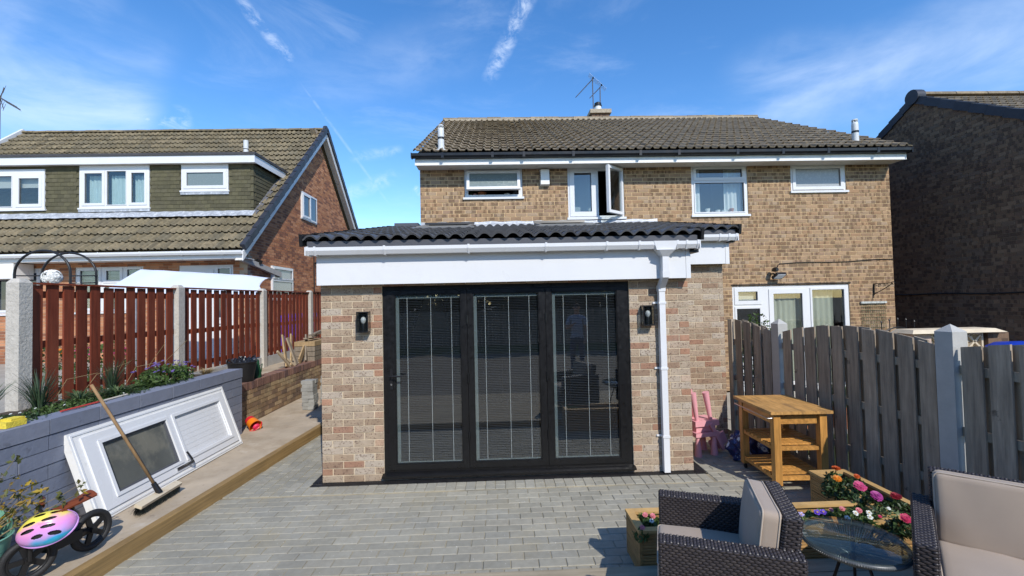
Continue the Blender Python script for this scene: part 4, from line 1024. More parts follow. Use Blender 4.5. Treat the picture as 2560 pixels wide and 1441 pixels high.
gw = wall_slab('gable_wall', lh, (LGX-.006, LWY, LB), (0,1,0), 9.6, GH, [], .2, m_mortar_grey, shape=gshape)
brick_wall(gw, (LGX-.006, LWY, LB), (0,1,0), 9.6, GH, gh, (m_brick_orange,), nparts=0, shape=gshape)
for i, (a, b, c, d) in enumerate(gh):
    W_, H_ = b-a, d-c
    L_ = [dict(u0=.05,u1=W_*.54,v0=.05,v1=H_-.05,sash=.06,pane=m_far_glass), dict(u0=W_*.58,u1=W_-.05,v0=.05,v1=H_-.05,sash=0,pane=m_far_glass)] if i == 0 else \
         [dict(u0=.05,u1=W_-.05,v0=.05,v1=H_*.55,sash=0,pane=m_frost_grey), dict(u0=.05,u1=W_-.05,v0=H_*.62,v1=H_-.05,sash=.03,pane=m_frost_grey)]
    window(lh, (LGX, LWY+a, LB+c), (0,1,0), W_, H_, .05, L_, recess=-.055)
# roof body, tiles
mb = MB(); pr = [(LEY+.05,LEZ-.14),(LEY+.05,LEZ-.03),(LRY,LRZ-.03),(2*LRY-LEY,LEZ-.03),(2*LRY-LEY,LEZ-.14),(LRY,LRZ-.20)]
mb.ext(pr, (LX0,0,0), (LX1-.06,0,0), (0,1,0), (0,0,1)); lro = mb.build('roof', m_tile_olive, lh)
DY, DX1, DZ1, DX0 = 12.4, -6.62, 5.835, -17.0
DBY = LEY+(DZ1+.2-LEZ)/RSl
tml = tile_mesh('roof_tile', .33, .40, .052, m_tile_olive, 'roman', nseg=6, thick=.02, tilt=.055)
def lok(p, d):
    q = p+d*.5
    if p.x < DX1+.02 and DY-.08 < q.y < DBY-.05: return False
    return p.x > -16.9 and q.y < LRY
tile_roof(lro, LX0+.1, LX1-.05, (LEY, LEZ), SDl, ls, 1, .33, .352, tml, m_tile_olive, ok=lok, jit=.014)
# ridge and dark interlocking verge
mb = MB(); mb.beam((LX0+.02, LEY, LEZ+.10), (LX0+.02, LRY, LRZ+.10), .10, .16); mb.build('bargeboard', m_upvc, lh)
n = 24
for k in range(n):
    x0 = LX0+(LX1-LX0)*k/n; x1 = LX0+(LX1-LX0)*(k+1)/n-.015; mb = MB()
    mb.ext([(.14*cos(pi*q/7), .10*sin(pi*q/7)) for q in range(8)], (x0,LRY,LRZ+R(-.01,.01)), (x1,LRY,LRZ+R(-.01,.01)), (0,1,0), (0,0,1)); mb.build('ridge_tile', m_tile_olive, lro)
m_verge = M('verge_dark_blue_grey', (.030,.034,.046), .5, var=.15, noise=(5,.15))
nv = 19
for sgn in (1, -1):
    for k in range(nv):
        t0, t1 = k/nv, (k+1)/nv
        def vp(t_, up): y = LEY+(LRY-LEY)*t_; y = y if sgn == 1 else 2*LRY-y; return Vector((LX1-.03, y, LEZ+(LRZ-LEZ)*t_+up))
        mb = MB(); a, b = vp(t0-.004, .075), vp(t1, .045); mb.beam(a, b, .12, .16); mb.build('verge_tile', m_verge, lro)
mb = MB().lathe([(.16,-.07),(.16,.02)], 16, (LX1-.03, LRY, LRZ+.02), (Vector((0,1,0)),Vector((0,0,1)),Vector((1,0,0)))); mb.build('ridge_end', m_verge, lro)
def rake(name, xa, xb, up0, up1, mat):
    mb = MB()
    for sgn in (1, -1):
        Y = lambda y: y if sgn == 1 else 2*LRY-y
        a, b = (LEY-.02, LEZ), (LRY, LRZ)
        pr = [(xa,Y(a[0]),a[1]+up0),(xb,Y(a[0]),a[1]+up0),(xb,Y(b[0]),b[1]+up0),(xa,Y(b[0]),b[1]+up0),(xa,Y(a[0]),a[1]+up1),(xb,Y(a[0]),a[1]+up1),(xb,Y(b[0]),b[1]+up1),(xa,Y(b[0]),b[1]+up1)]
        mb.hexa(pr)
    return mb.build(name, mat, lh)
rake('bargeboard', LX1-.055, LX1-.025, -.27, -.042, m_upvc)
rake('verge_soffit', LGX+.002, LX1-.057, -.262, -.245, m_soffit)
# eaves
MB().box(LX0+.1, LEY+.03, 3.11, LX1-.06, LEY+.05, LEZ-.02).build('fascia_board', m_upvc, lh)
MB().box(LX0+.1, LEY+.052, 3.12, LX1-.06, LWY, 3.132).build('soffit_board', m_upvc_dirty, lh)
gutter('gutter', lh, (LX0+.1, LEY+.027, LEZ-.03), (LX1-.04, LEY+.027, LEZ-.03), m_upvc, (0,-1,0), (.12,.085))
for k in range(11): gutter_bracket(lh, (LX0+.6+k*.98, LEY+.027, LEZ-.03), m_upvc, (0,-1,0), (1,0,0), .12, .085)
mb = MB(); mb.ext([(LWY-.5,3.08),(LWY+1.6,2.75),(LWY+1.6,2.9),(LWY-.5,3.2)], (LGX+.005,0,0), (LGX+.10,0,0), (0,1,0), (0,0,1)); mb.build('corbel_beam', m_post_smooth, lh)
# dormer
dh_ = [(-11.23-DX0,-9.39-DX0,4.655-4.2,5.817-4.2), (-8.54-DX0,-7.29-DX0,5.09-4.2,5.817-4.2), (-14.66-DX0,-12.14-DX0,4.645-4.2,5.74-4.2)]
dw = wall_slab('dormer_wall', lh, (DX0, DY+.02, 4.2), (1,0,0), DX1-DX0-.01, DZ1-4.2, dh_, .12, m_tile_hung)
mb = MB(); mb.quad((DX1-.015,DY+.03,lroof(DY)-.2),(DX1-.015,DBY,lroof(DBY)-.2),(DX1-.015,DBY,DZ1),(DX1-.015,DY+.03,DZ1)); mb.build('dormer_cheek', m_tile_hung, lh)
hw, hp = .165, .1085
hm = MB().hexa([(-hw/2+.002,-.022,0),(hw/2-.002,-.022,0),(hw/2-.002,-.008,0),(-hw/2+.002,-.008,0),(-hw/2+.002,-.010,.125),(hw/2-.002,-.010,.125),(hw/2-.002,.0,.125),(-hw/2+.002,.0,.125)]).mesh('hung_tile', m_tile_hung)
its = []
nr = 13
for r_ in range(nr):
    z = 4.41+r_*hp; x = DX1-hw/2+(hw/2 if r_ % 2 else 0)
    while x > -13.5:
        u0, u1 = x-hw/2-DX0, x+hw/2-DX0; zz = z-4.2+.05
        if x+hw/2 <= DX1+.03 and not any(h[0] < u1-.04 and h[1] > u0+.04 and h[2] < zz < h[3]+.3 for h in dh_): its.append((x, z))
        x -= hw
for x, z in its[:300] if len(its) <= 330 else its[:300]: inst('hung_tile', hm, dw, (x, DY+.02, z+R(-.002,.002)), (0,0,R(-.01,.01)))
if len(its) > 300:
    mb = MB()
    for x, z in its[300:]:
        mb.hexa([(x-.08,DY-.002,z),(x+.08,DY-.002,z),(x+.08,DY+.012,z),(x-.08,DY+.012,z),(x-.08,DY+.010,z+.125),(x+.08,DY+.010,z+.125),(x+.08,DY+.02,z+.125),(x-.08,DY+.02,z+.125)])
    mb.build('rest_of_hung_tiles', m_tile_hung, dw, kind='stuff')
# cheek tiles
ck = [o for o in lh.children if o.name.startswith('dormer_cheek')][0]
for r_ in range(nr):
    z = 4.41+r_*hp; y = DY+hw/2+(hw/2 if r_ % 2 else 0)
    while lroof(y+hw*.3) < z+.06: 
        inst('hung_tile', hm, ck, (DX1-.015, y+.02, z), (0,0,pi/2)); y += hw
MB().box(DX0, DY-.16, DZ1-.02, DX1+.10, DY-.14, 6.02).build('dormer_fascia', m_upvc, lh)
MB().box(DX1+.10, DY-.16, DZ1-.02, DX1+.12, DBY+.05, 6.02).build('dormer_fascia', m_upvc, lh)
MB().box(DX0, DY-.138, DZ1-.01, DX1+.098, DY+.02, DZ1+.002).build('dormer_soffit', m_upvc_dirty, lh)
MB().box(DX0, DY-.19, 6.022, DX1+.15, DBY+.15, 6.09).build('dormer_roof', M('felt_dark', (.055,.055,.06), .9, noise=(6,.2)), lh)
mb = MB(); mb.grid(lambda a, b: (DX0+.3+(DX1+.05-DX0-.3)*a, DY-.005-.16*(1-b)+.0, lroof(DY-.16*(1-b))+.095+.02*b+.006*sin(a*150)), 120, 2); mb.build('lead_apron', m_lead, lro, smooth=True)
mb = MB(); mb.grid(lambda a, b: (DX1-.01+.13*b, DY-.1+(DBY-DY+.1)*a, lroof(DY-.1+(DBY-DY+.1)*a)+.10-.02*b+.008*sin(a*60)), 40, 2); mb.build('lead_soaker', M('lead_dark', (.11,.11,.12), .6, noise=(8,.3), stains=[(12,.62,.68,(.7,.7,.68),.8,(1,1,1))]), lro, smooth=True)
# dormer windows
def dwin(i, L_):
    a, b, c, d = dh_[i]; return window(lh, (DX0+a, DY-.005, 4.2+c), (1,0,0), b-a, d-c, .05, L_, recess=-.012, sill=True)
a, b, c, d = dh_[0]; W_, H_ = b-a, d-c
w0 = dwin(0, [dict(u0=.08,u1=.66,v0=.08,v1=H_-.15,sash=.06), dict(u0=.72,u1=1.24,v0=.08,v1=H_-.15,sash=.01), dict(u0=1.31,u1=W_-.06,v0=.08,v1=H_-.15,sash=.06)])
for k in (0,1,2): curtain(w0, (DX0+a+.12+k*.62, DY, 4.2+c+.06), (1,0,0), .42, H_-.30, .14, m_curtain_blue, 4, .03)
room(lh, (DX0+a, DY, 4.2+c), (1,0,0), W_, H_, 1.2, m_dark_room)
a, b, c, d = dh_[1]; W_, H_ = b-a, d-c
w1 = dwin(1, [dict(u0=.07,u1=W_-.05,v0=.07,v1=H_-.15,sash=.075,pane=m_frost)])
a, b, c, d = dh_[2]; W_, H_ = b-a, d-c
w2_ = dwin(2, [dict(u0=.08,u1=.72,v0=.08,v1=H_-.17,sash=.075), dict(u0=.80,u1=1.68,v0=.08,v1=H_-.17,sash=.01), dict(u0=1.78,u1=W_-.07,v0=.08,v1=H_-.17,sash=.075)])
room(lh, (DX0+a, DY, 4.2+c), (1,0,0), W_, H_, 1.2, M('room_blue_grey', (.06,.065,.08), .9))
MB().box(DX0+a+.9, DY+.10, 4.2+c+.62, DX0+b-.1, DY+.11, 4.2+d-.12).build('roller_blind', m_room_pale, w2_)
for a, b, c, d in dh_[:2]: MB().box(DX0+a-.02, DY-.03, 4.2+c-.10, DX0+b+.02, DY-.004, 4.2+c-.035).build('lead_sill_flashing', m_lead, lh)
# ground floor window and door under the eaves
a, b, c, d = fh[0]; W_, H_ = b-a, d-c
lw_ = window(lh, (LX0+a, LWY, LB+c), (1,0,0), W_, H_, .05, [dict(u0=.06,u1=.62,v0=.06,v1=H_-.06,sash=.05), dict(u0=.70,u1=1.16,v0=.06,v1=H_*.58,sash=.02), dict(u0=.70,u1=1.16,v0=H_*.64,v1=H_-.06,sash=.06), dict(u0=1.24,u1=W_-.06,v0=.06,v1=H_-.06,sash=.04)], recess=.02)
room(lh, (LX0+a, LWY, LB+c), (1,0,0), W_, H_, 1, m_room_grey)
mb = MB()
for k in range(30): mb.box(LX0+a+.06, LWY+.12, LB+c+.08+k*.036, LX0+b-.06, LWY+.135, LB+c+.095+k*.036)
mb.build('venetian_blind', m_net, lw_)
a, b, c, d = fh[1]; W_, H_ = b-a, d-c
window(lh, (LX0+a, LWY, LB+c), (1,0,0), W_, H_, .05, [dict(u0=.08,u1=.86,v0=.08,v1=H_-.14,sash=.10,pane=m_upvc), dict(u0=.95,u1=W_-.06,v0=1.0,v1=H_-.08,sash=.03,pane=m_far_glass), dict(u0=.95,u1=W_-.06,v0=.08,v1=.9,sash=.03,pane=m_upvc)], recess=.02, sill=False, name='back_door')
a, b, c, d = fh[2]; W_, H_ = b-a, d-c
window(lh, (LX0+a, LWY, LB+c), (1,0,0), W_, H_, .05, [dict(u0=.06,u1=W_-.06,v0=.06,v1=H_-.06,sash=.05,pane=m_far_glass)], recess=.02)
MB().box(-13.5, LWY-.5, 2.72, -11.75, LWY-.02, 3.10).build('porch_beam', m_upvc_dirty, lh)
# soil pipe vent and small wall fittings
p = ony(615, 380, 14.9); MB().lathe([(.075,-.9),(.075,.42)], 16, (p.x, p.y, p.z-.05)).build('vent_pipe', m_flue, lro, smooth=40)
MB().lathe([(.078,.12),(.078,.145)], 16, (p.x, p.y, p.z-.05), cap0=False, cap1=False).build('vent_band', m_black_plastic, lro)
c = onx(640, 655, LGX); tag(MB().obox((LGX+.08,c.y,c.z), (.06,0,-.02), (0,.04,0), (.02,0,.05)).build('security_sensor', m_black_plastic), 'black sensor lamp on the corner of the bungalow gable', 'floodlight')
c = onx(783, 660, LGX)
t = thing('wall_tap', 'black pipe and tap on the bungalow gable beside the white fascia', 'pipe', (LGX, c.y, .6))
MB().tube([(LGX+.03,c.y,.6),(LGX+.03,c.y,c.z+.6)], .02, 8).build('pipe', m_black_plastic, t); MB().lathe([(.0,0),(.05,.0),(.06,.06),(.0,.1)], 10, (LGX+.08,c.y+.08,c.z-.02)).build('tap', m_black_plastic, t)
# aerial on the bungalow's far chimney, at the left edge
cp = Vector((-18.5, 16.5, 0)); tp = ony(1, 246, 16.5)
MB().box(tp.x-.35, 16.2, 5.5, tp.x+.25, 16.8, 8.0).build('chimney', m_brick_orange, lh)
t = thing('tv_aerial', 'large tv aerial on a mast at the left edge above the bungalow', 'aerial', (tp.x-.02, 16.5, 8.0))
MB().tube([(tp.x-.02,16.5,7.9),(tp.x-.02,16.5,tp.z+.1)], .022, 8).build('mast', m_aerial, t)
e = ony(50, 274, 16.0); MB().tube([tp, e], .018, 6).build('boom', m_aerial, t)
mb = MB(); d = e-tp
for k in range(12): q = tp+d*(.2+.8*k/12); mb.tube([q+Vector((-.20,.28,.03)), q+Vector((.20,-.28,-.03))], .006, 5)
mb.build('elements', m_aerial, t)
mb = MB()
for s_ in (1,-1):
    for k in range(4): q = tp+Vector((-.06,0,s_*(.06+.09*k)))+Vector((.05*k,0,0)); mb.tube([q+Vector((-.32,.3,0)), q+Vector((.42,-.3,-.02))], .006, 5)
    mb.tube([tp, tp+Vector((.12,0,s_*.40))], .012, 5)
mb.build('reflector', m_aerial, t)

# ------------------------------------------------------------------ left fence and retaining walls
FX = -4.6; PY = [4.45, 6.575, 8.88, 11.07, 13.2]
for i in range(4):
    y = PY[i]; zt = 2.235+.012*i; nm = ['nearest pebbled concrete post of the red fence, at the left edge', 'second pebbled concrete post of the red fence, above the purple flowers', 'third pebbled concrete post of the red fence, beside the black tub', 'farthest concrete post of the red fence, above the timber pile'][i]
    mb = MB(); w_ = .062
    x0, x1, y0, y1 = FX-.05, FX+.072, y-w_, y+w_
    mb.box(x0, y0, .5, x1, y1, zt-.04); mb.hexa([(x0,y0,zt-.04),(x1,y0,zt-.04),(x1,y1,zt-.04),(x0,y1,zt-.04),(x0+.025,y0+.025,zt),(x1-.025,y0+.025,zt),(x1-.025,y1-.025,zt),(x0+.025,y1-.025,zt)])
    tag(mb.build('concrete_post', m_post_conc), nm, 'post', 'concrete posts of the red fence')
PL = ['nearest panel of the red slatted fence, behind the flower bed', 'second panel of the red slatted fence, below the white sheet', 'third panel of the red slatted fence, in front of the blue bin', 'farthest panel of the red slatted fence, beside the fascia']
for i in range(4):
    y0, y1 = PY[i]+.075, PY[i+1]-.075; zb, zt = (.985,.965,.935,.93)[i], 2.185+.016*i
    t = thing('slatted_fence', PL[i], 'fence', (FX, (y0+y1)/2, zb), group='panels of the red fence')
    n = 12 if i < 3 else 11; pitch = (y1-y0)/n; wd = .118
    for z in (zb+.10, zb+.60, zt-.10): MB().box(FX-.022, y0-.04, z-.035, FX+.0, y1+.04, z+.035).build('rail', m_fence_red, t)
    MB().box(FX-.045, y0-.05, zt, FX+.04, y1+.05, zt+.018).build('capping_rail', m_fence_red, t)
    sm = MB(); sm.box(-.009, -wd/2, 0, .009, wd/2, zt-zb-.002); sme = sm.mesh('slat', m_fence_red)
    for k in range(n):
        y = y0+pitch*(k+.5); inst('slat', sme, t, (FX+.011, y+R(-.006,.006), zb+R(-.012,.004)), (R(-.006,.006), 0, R(-.02,.02)), (1, R(.94,1.05), 1))
for i, (y0, y1) in enumerate(((PY[1]+.07,PY[2]-.07),(PY[2]+.07,PY[3]-.07),(PY[3]+.07,PY[4]))):
    tag(MB().box(FX-.03, y0, .55, FX+.03, y1, .93).build('gravel_board', m_post_smooth), ['concrete gravel board under the red fence, behind the black tub', 'concrete gravel board under the red fence, behind the leaning planks', 'farthest concrete gravel board of the red fence'][i], 'gravel board', 'gravel boards of the red fence')
# painted block wall
BX = -3.68
t = thing('block_wall', 'blue grey painted block retaining wall holding the flower bed', 'wall', (BX, 4.5, .1))
bw = MB().box(BX-.19, .5, -.05, BX-.012, 6.555, .915).build('wall_body', M('block_joint_paint', (.11,.125,.165), .8, noise=(8,.15)), t)
def blocks(y0, y1, z0, n, h, L, par, m_, xf):
    for r_ in range(n):
        y = y1+ (L/2 if r_ % 2 else 0)
        while y > y0:
            a, b = max(y0, y-L), min(y1, y); y -= L
            if b-a < .04: continue
            MB().box(xf-.16, a+.003, z0+r_*h+.003, xf+R(-.003,.003), b-.003, z0+(r_+1)*h-.003).build('block', m_, par)
blocks(2.0, 6.56, .08, 7, .118, .46, bw, m_block_blue, BX)
yy = 6.565
while yy > 2.0:
    MB().box(BX-.205, yy-.455, .912, BX+.008+R(-.003,.003), yy-.003, 1.035+R(-.003,.003)).build('coping_block', m_block_blue, t); yy -= .46
# brown garden wall beyond it
GX = -3.86
t = thing('garden_wall', 'brown brick retaining wall with purple brick on edge coping', 'wall', (GX, 8.3, .1))
gwl = wall_slab('wall_body', t, (GX-.006, 6.52, .06), (0,1,0), 4.0, .575, [], .12, M('mortar_stained', (.24,.19,.12), .95, noise=(6,.3)))
brick_wall(gwl, (GX-.006, 6.52, .06), (0,1,0), 4.0, .575, [], (m_brick_garden,), nparts=220, course=.072)
yy = 6.54
while yy < 10.5:
    MB().box(GX-.21, yy, .637, GX+.004+R(-.004,.004), yy+.066, .752+R(-.004,.004)).build('coping_brick', m_brick_coping, t); yy += .076
MB().box(-4.6, 6.46, .5, GX-.2, 10.6, .735).build('ground_strip', m_concrete)['kind'] = 'structure'
# ------------------------------------------------------------------ house on the right, gable in shade
HX, HAY, HAZ, HSL = 9.8, 10.05, 6.33, .59
rh = thing('brick_house', 'dark brown brick house with its shaded gable end, at the right edge', 'house', (HX, HAY, 0))
def hshape(z):
    h = min(4.0, (HAZ-z)/HSL); return (3.95-h, 3.95+h)
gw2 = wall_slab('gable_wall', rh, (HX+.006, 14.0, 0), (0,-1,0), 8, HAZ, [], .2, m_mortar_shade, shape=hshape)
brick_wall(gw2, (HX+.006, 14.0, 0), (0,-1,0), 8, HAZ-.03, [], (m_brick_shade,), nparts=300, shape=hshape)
mb = MB(); ey_ = 3.98*HSL
pr = [(HAY-4.3,HAZ-4.3*HSL+.02),(HAY-4.3,HAZ-4.3*HSL+.1),(HAY,HAZ+.10),(HAY+4.3,HAZ-4.3*HSL+.1),(HAY+4.3,HAZ-4.3*HSL+.02),(HAY,HAZ+.01)]
mb.ext(pr, (HX+.02,0,0), (HX+9,0,0), (0,1,0), (0,0,1)); rro = mb.build('roof', m_tile_brown, rh)
hl = sqrt(1+HSL**2); SDh = Vector((0,1/hl,HSL/hl))
tile_roof(rro, HX+.1, HX+6.37, (HAY-4.3, HAZ+.10-4.3*HSL), SDh, 4.3*hl-.05, 1, .33, .345, tmm, m_tile_brown, nparts=150)
for sgn in (1, -1):
    for k in range(14):
        a = Vector((HX+.045, HAY-sgn*(4.3*(1-k/14.)+.012), HAZ+.135-4.3*(1-k/14.)*HSL)); b = Vector((HX+.045, HAY-sgn*4.3*(1-(k+1)/14.), HAZ+.115-4.3*(1-(k+1)/14.)*HSL))
        mb = MB(); mb.beam(a-Vector((0,0,.05)), b-Vector((0,0,.05)), .17, .17); mb.build('verge_tile', m_verge, rro)
MB().lathe([(.17,-.1),(.17,.1)], 16, (HX+.03, HAY, HAZ+.12), (Vector((0,1,0)),Vector((0,0,1)),Vector((1,0,0)))).build('ridge_end', m_verge, rro, smooth=40)
for k in range(8): mb = MB(); mb.ext([(.14*cos(pi*q/7), .10*sin(pi*q/7)) for q in range(8)], (HX+.15+k*.75,HAY,HAZ+.14), (HX+.88+k*.75,HAY,HAZ+.14), (0,1,0), (0,0,1)); mb.build('ridge_tile', m_tile_brown, rro)
MB().tube([(HX-.012, 13.5-k*.25, 1.857+.010*sin(k*.9)) for k in range(31)], .014, 6).build('cable', m_black_plastic, rh)
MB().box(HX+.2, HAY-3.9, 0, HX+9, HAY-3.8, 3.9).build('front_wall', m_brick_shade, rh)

# ------------------------------------------------------------------ grey fence on the right
FP = [Vector((3.17,6.02,0)), Vector((3.44,5.42,0)), Vector((3.62,3.50,0)), Vector((3.80,1.55,0))]
for i, (w_, zt, lab) in enumerate(((.10,1.60,'weathered timber post fixed to the brick wall at the end of the grey fence'), (.125,1.625,'concrete post of the grey fence in front of the neighbour garden doors'), (.135,1.655,'tall concrete post with a pointed cap beside the beige sofa'))):
    p = FP[i]; d = (FP[i+1]-FP[i]).normalized(); n_ = Vector((-d.y, d.x, 0)) if Vector((-d.y,d.x,0)).x < 0 else Vector((d.y,-d.x,0))
    mb = MB(); h_ = w_/2
    if i == 0: mb.obox(p+Vector((0,0,.8)), d*.03, n_*.05, (0,0,.8))
    else:
        mb.obox(p+Vector((0,0,(zt-.06)/2)), d*h_, n_*h_, (0,0,(zt-.06)/2))
        b = [p+d*h_*s1+n_*h_*s2+Vector((0,0,zt-.06)) for s1, s2 in ((-1,-1),(1,-1),(1,1),(-1,1))]; tp_ = p+Vector((0,0,zt))
        for k in range(4): mb.quad(b[k], b[(k+1)%4], tp_)
    tag(mb.build('fence_post', m_fence_grey if i == 0 else m_post_smooth), lab, 'post')
FL = ['short end panel of the grey slatted fence, against the brick wall', 'arched middle panel of the grey slatted fence, behind the wooden trolley', 'near panel of the grey slatted fence, at the right edge behind the sofa']
tops = [lambda t: 1.60-.13*t**1.5, lambda t: 1.455+.13*sin(pi*min(1,max(0,t*.92+.04)))**.9, lambda t: 1.475+.09*sin(pi*t)]
for i in range(3):
    a, b = FP[i], FP[i+1]; d = (b-a).normalized(); n_ = Vector((d.y,-d.x,0)); n_ = n_ if n_.x < 0 else -n_
    L_ = (b-a).length; g0 = .05 if i == 0 else .075; L2 = L_-g0-.075
    t = thing('slatted_fence', FL[i], 'fence', (a+b)/2, group='panels of the grey fence')
    pitch = .178 if i else .135; ns = int(L2/pitch+.5); pitch = L2/ns; wd = pitch*.76
    for z in (.35, .82, 1.30):
        mb = MB(); mb.obox(a+d*(g0+L2/2)+Vector((0,0,z)), d*(L2/2+.03), n_*.017, (0,0,.034)); mb.build('rail', m_fence_grey, t)
    for side in (1, -1):
        for k in range(ns if side == 1 else ns):
            u = pitch*(k+.5) if side == 1 else pitch*(k+1.0)
            if u+wd/2 > L2+.05: continue
            zt0, zt1 = tops[i]((u-wd/2)/L2), tops[i]((u+wd/2)/L2); zb = .06+R(-.01,.01); dz = R(-.008,.008)
            c = a+d*(g0+u)+n_*side*.027; tw = R(-.006,.006); mb = MB(); h_ = wd/2*R(.95,1.03)*(1 if side == 1 else .82)
            q = []
            for z_a, z_b in ((zb, zb), (zt0+dz, zt1+dz)):
                q += [c-d*h_-n_*(.009+tw)+Vector((0,0,z_a)), c+d*h_-n_*(.009-tw)+Vector((0,0,z_b)), c+d*h_+n_*(.009+tw)+Vector((0,0,z_b)), c-d*h_+n_*(.009-tw)+Vector((0,0,z_a))]
            mb.hexa(q); s_ = mb.build('slat', m_fence_grey, t)
    mb = MB(); mb.obox(a+d*L_/2+Vector((0,0,.0)), d*(L_/2-.05), n_*.02, (0,0,.055)); mb.build('base_board', m_fence_grey, t)

# ------------------------------------------------------------------ neighbour's garden beyond the grey fence
t = thing('garden_wall', 'low cream coped garden wall with patterned screen blocks, beyond the grey fence', 'wall', (7.4, 7.2, 0))
m_cream = M('cream_render', (.58,.49,.36), .9, noise=(6,.15)); m_pinkblk = M('pink_block', (.46,.34,.28), .9, noise=(9,.2))
MB().box(6.72, 7.1, 0, 7.02, 7.35, 1.24).build('pier', m_pinkblk, t); MB().box(7.02, 7.14, 0, 8.35, 7.3, .93).build('wall_body', m_pinkblk, t)
MB().box(8.0, 7.12, .93, 8.35, 7.32, 1.22).build('pier', m_brick_shade, t)
mb = MB(); mb.hexa([(6.62,7.0,1.24),(8.2,7.0,1.24),(8.2,7.42,1.24),(6.62,7.42,1.24),(6.68,7.05,1.30),(8.05,7.05,1.30),(8.05,7.37,1.30),(6.68,7.37,1.30)]); mb.build('coping', m_cream, t)
for x0 in (7.05, 7.36, 7.67):
    mb = MB(); s_ = .29; z0 = .935
    for q in rect_minus(x0, x0+s_, z0, z0+s_, [(x0+.03, x0+s_-.03, z0+.03, z0+s_-.03)]): mb.box(q[0], 7.16, q[2], q[1], 7.26, q[3])
    c = Vector((x0+s_/2, 7.21, z0+s_/2))
    for k in range(4):
        an = pi/4+k*pi/2; d = Vector((cos(an),0,sin(an))); mb.beam(c, c+d*.17, .10, .028, (-d.z,0,d.x))
        an = k*pi/2; d = Vector((cos(an),0,sin(an))); mb.tube([c+d*.05+Vector((cos(an+pi/2),0,sin(an+pi/2)))*.0, c+d*.12], [.02,.01], 6)
    mb.build('screen_block', m_cream, t)
o = MB(); c = Vector((7.95, 6.6, 0)); o.lathe([(.30,0),(.36,.95),(.40,.97),(.40,1.04),(.30,1.10),(.05,1.13),(0,1.13)], 20, c)
tag(o.build('blue_bin', M('blue_plastic', (.012,.05,.42), .4), None, smooth=40), 'blue lidded bin beyond the grey fence at the right edge', 'bin')
t = thing('iron_gate', 'black arched iron gate between the two houses', 'gate', (7.3, 8.2, 0))
mb = MB(); gx0, gx1 = 7.0, 7.95
for x in (gx0, gx1): mb.box(x-.015, 8.185, 0, x+.015, 8.215, 1.05)
mb.build('stile', m_black_plastic, t)
MB().tube([(gx0+(gx1-gx0)*k/16, 8.2, 1.02+.24*sin(pi*k/16)) for k in range(17)], .014, 6).build('arch', m_black_plastic, t)
for k in range(1, 6):
    x = gx0+(gx1-gx0)*k/6; zt = 1.30+.10*sin(pi*k/6); mb = MB(); mb.tube([(x,8.2,.08),(x,8.2,zt)], .008, 6); mb.lathe([(.003,zt-.01),(.02,zt+.01),(.003,zt+.04)], 8, (x,8.2,0)); mb.build('bar', m_black_plastic, t)
for k, (x, y, h_, lab) in enumerate(((3.75,5.6,.45,'terracotta pot seen through the end panel of the grey fence'), (4.9,6.4,.5,'terracotta pot seen through the middle panel of the grey fence'))):
    pot('flower_pot', lab, 'pot', x, y, -.02, .16, .32, m_terracotta)
    t = thing('potted_plant', ['bushy plant in the pot behind the end panel of the grey fence', 'bushy plant in the pot behind the middle panel of the grey fence'][k], 'plant', (x, y, .28)); mb = MB(); leaf_cloud(mb, (x,y,.42), (.2,.2,.2), 260, .035); mb.build('leaves', m_leaf, t); MB().tube([(x,y,.2),(x,y,.4)], .015, 6).build('stem', m_twig, t)
t = thing('shrub', 'green shrub behind the grey fence under the neighbour top light', 'shrub', (3.75, 6.5, 0)); mb = MB(); leaf_cloud(mb, (3.78,6.45,1.1), (.28,.22,.58), 700, .035); mb.build('leaves', m_leaf, t); MB().tube([(3.78,6.45,0),(3.78,6.45,1.3)], .02, 6).build('stem', m_twig, t)

# ------------------------------------------------------------------ wooden kitchen trolley
t = thing('trolley', 'pine kitchen trolley with two slatted shelves, in front of the grey fence', 'trolley', (2.93, 4.66, 0), radians(-2))
W2, D2, HT = .305, .375, .785
for k in range(6):
    x0 = -W2+k*2*W2/6; MB().box(x0+.0006, -D2, HT-.028, x0+2*W2/6-.0006, D2, HT).build('top_board', m_pine_top, t)
for sx in (-1, 1):
    for sy in (-1, 1):
        cx_, cy_ = sx*(W2-.08), sy*(D2-.07); MB().box(cx_-.034, cy_-.034, .062, cx_+.034, cy_+.034, HT-.028).build('leg', m_pine_v, t)
        mb = MB(); mb.lathe([(.026,-.009),(.026,.009)], 12, (cx_,cy_,.027), (Vector((0,1,0)),Vector((0,0,1)),Vector((1,0,0)))); mb.box(cx_-.006, cy_-.01, .03, cx_+.006, cy_+.01, .062); mb.build('castor', m_black_plastic, t)
for sy in (-1, 1): MB().box(-W2+.1, sy*(D2-.075)-.011, HT-.135, W2-.1, sy*(D2-.075)+.011, HT-.03).build('apron', m_pine, t)
for sx in (-1, 1): MB().box(sx*(W2-.065)-.011, -D2+.11, HT-.135, sx*(W2-.065)+.011, D2-.11, HT-.03).build('apron', m_pine, t)
for zs in (.425, .135):
    for sx in (-1, 1): MB().box(sx*(W2-.065)-.012, -D2+.111, zs-.03, sx*(W2-.065)+.012, D2-.111, zs).build('shelf_rail', m_pine, t)
    for sy in (-1, 1): MB().box(-W2+.1, sy*(D2-.075)-.02, zs-.03, W2-.1, sy*(D2-.075)+.02, zs+.004).build('shelf_rail', m_pine, t)
    for k in range(7): y = -D2+.15+k*(2*D2-.30)/6; MB().box(-W2+.045, y-.026, zs+.001, W2-.045, y+.026, zs+.019).build('shelf_slat', m_pine, t)
mb = MB(); xr = -W2-.012
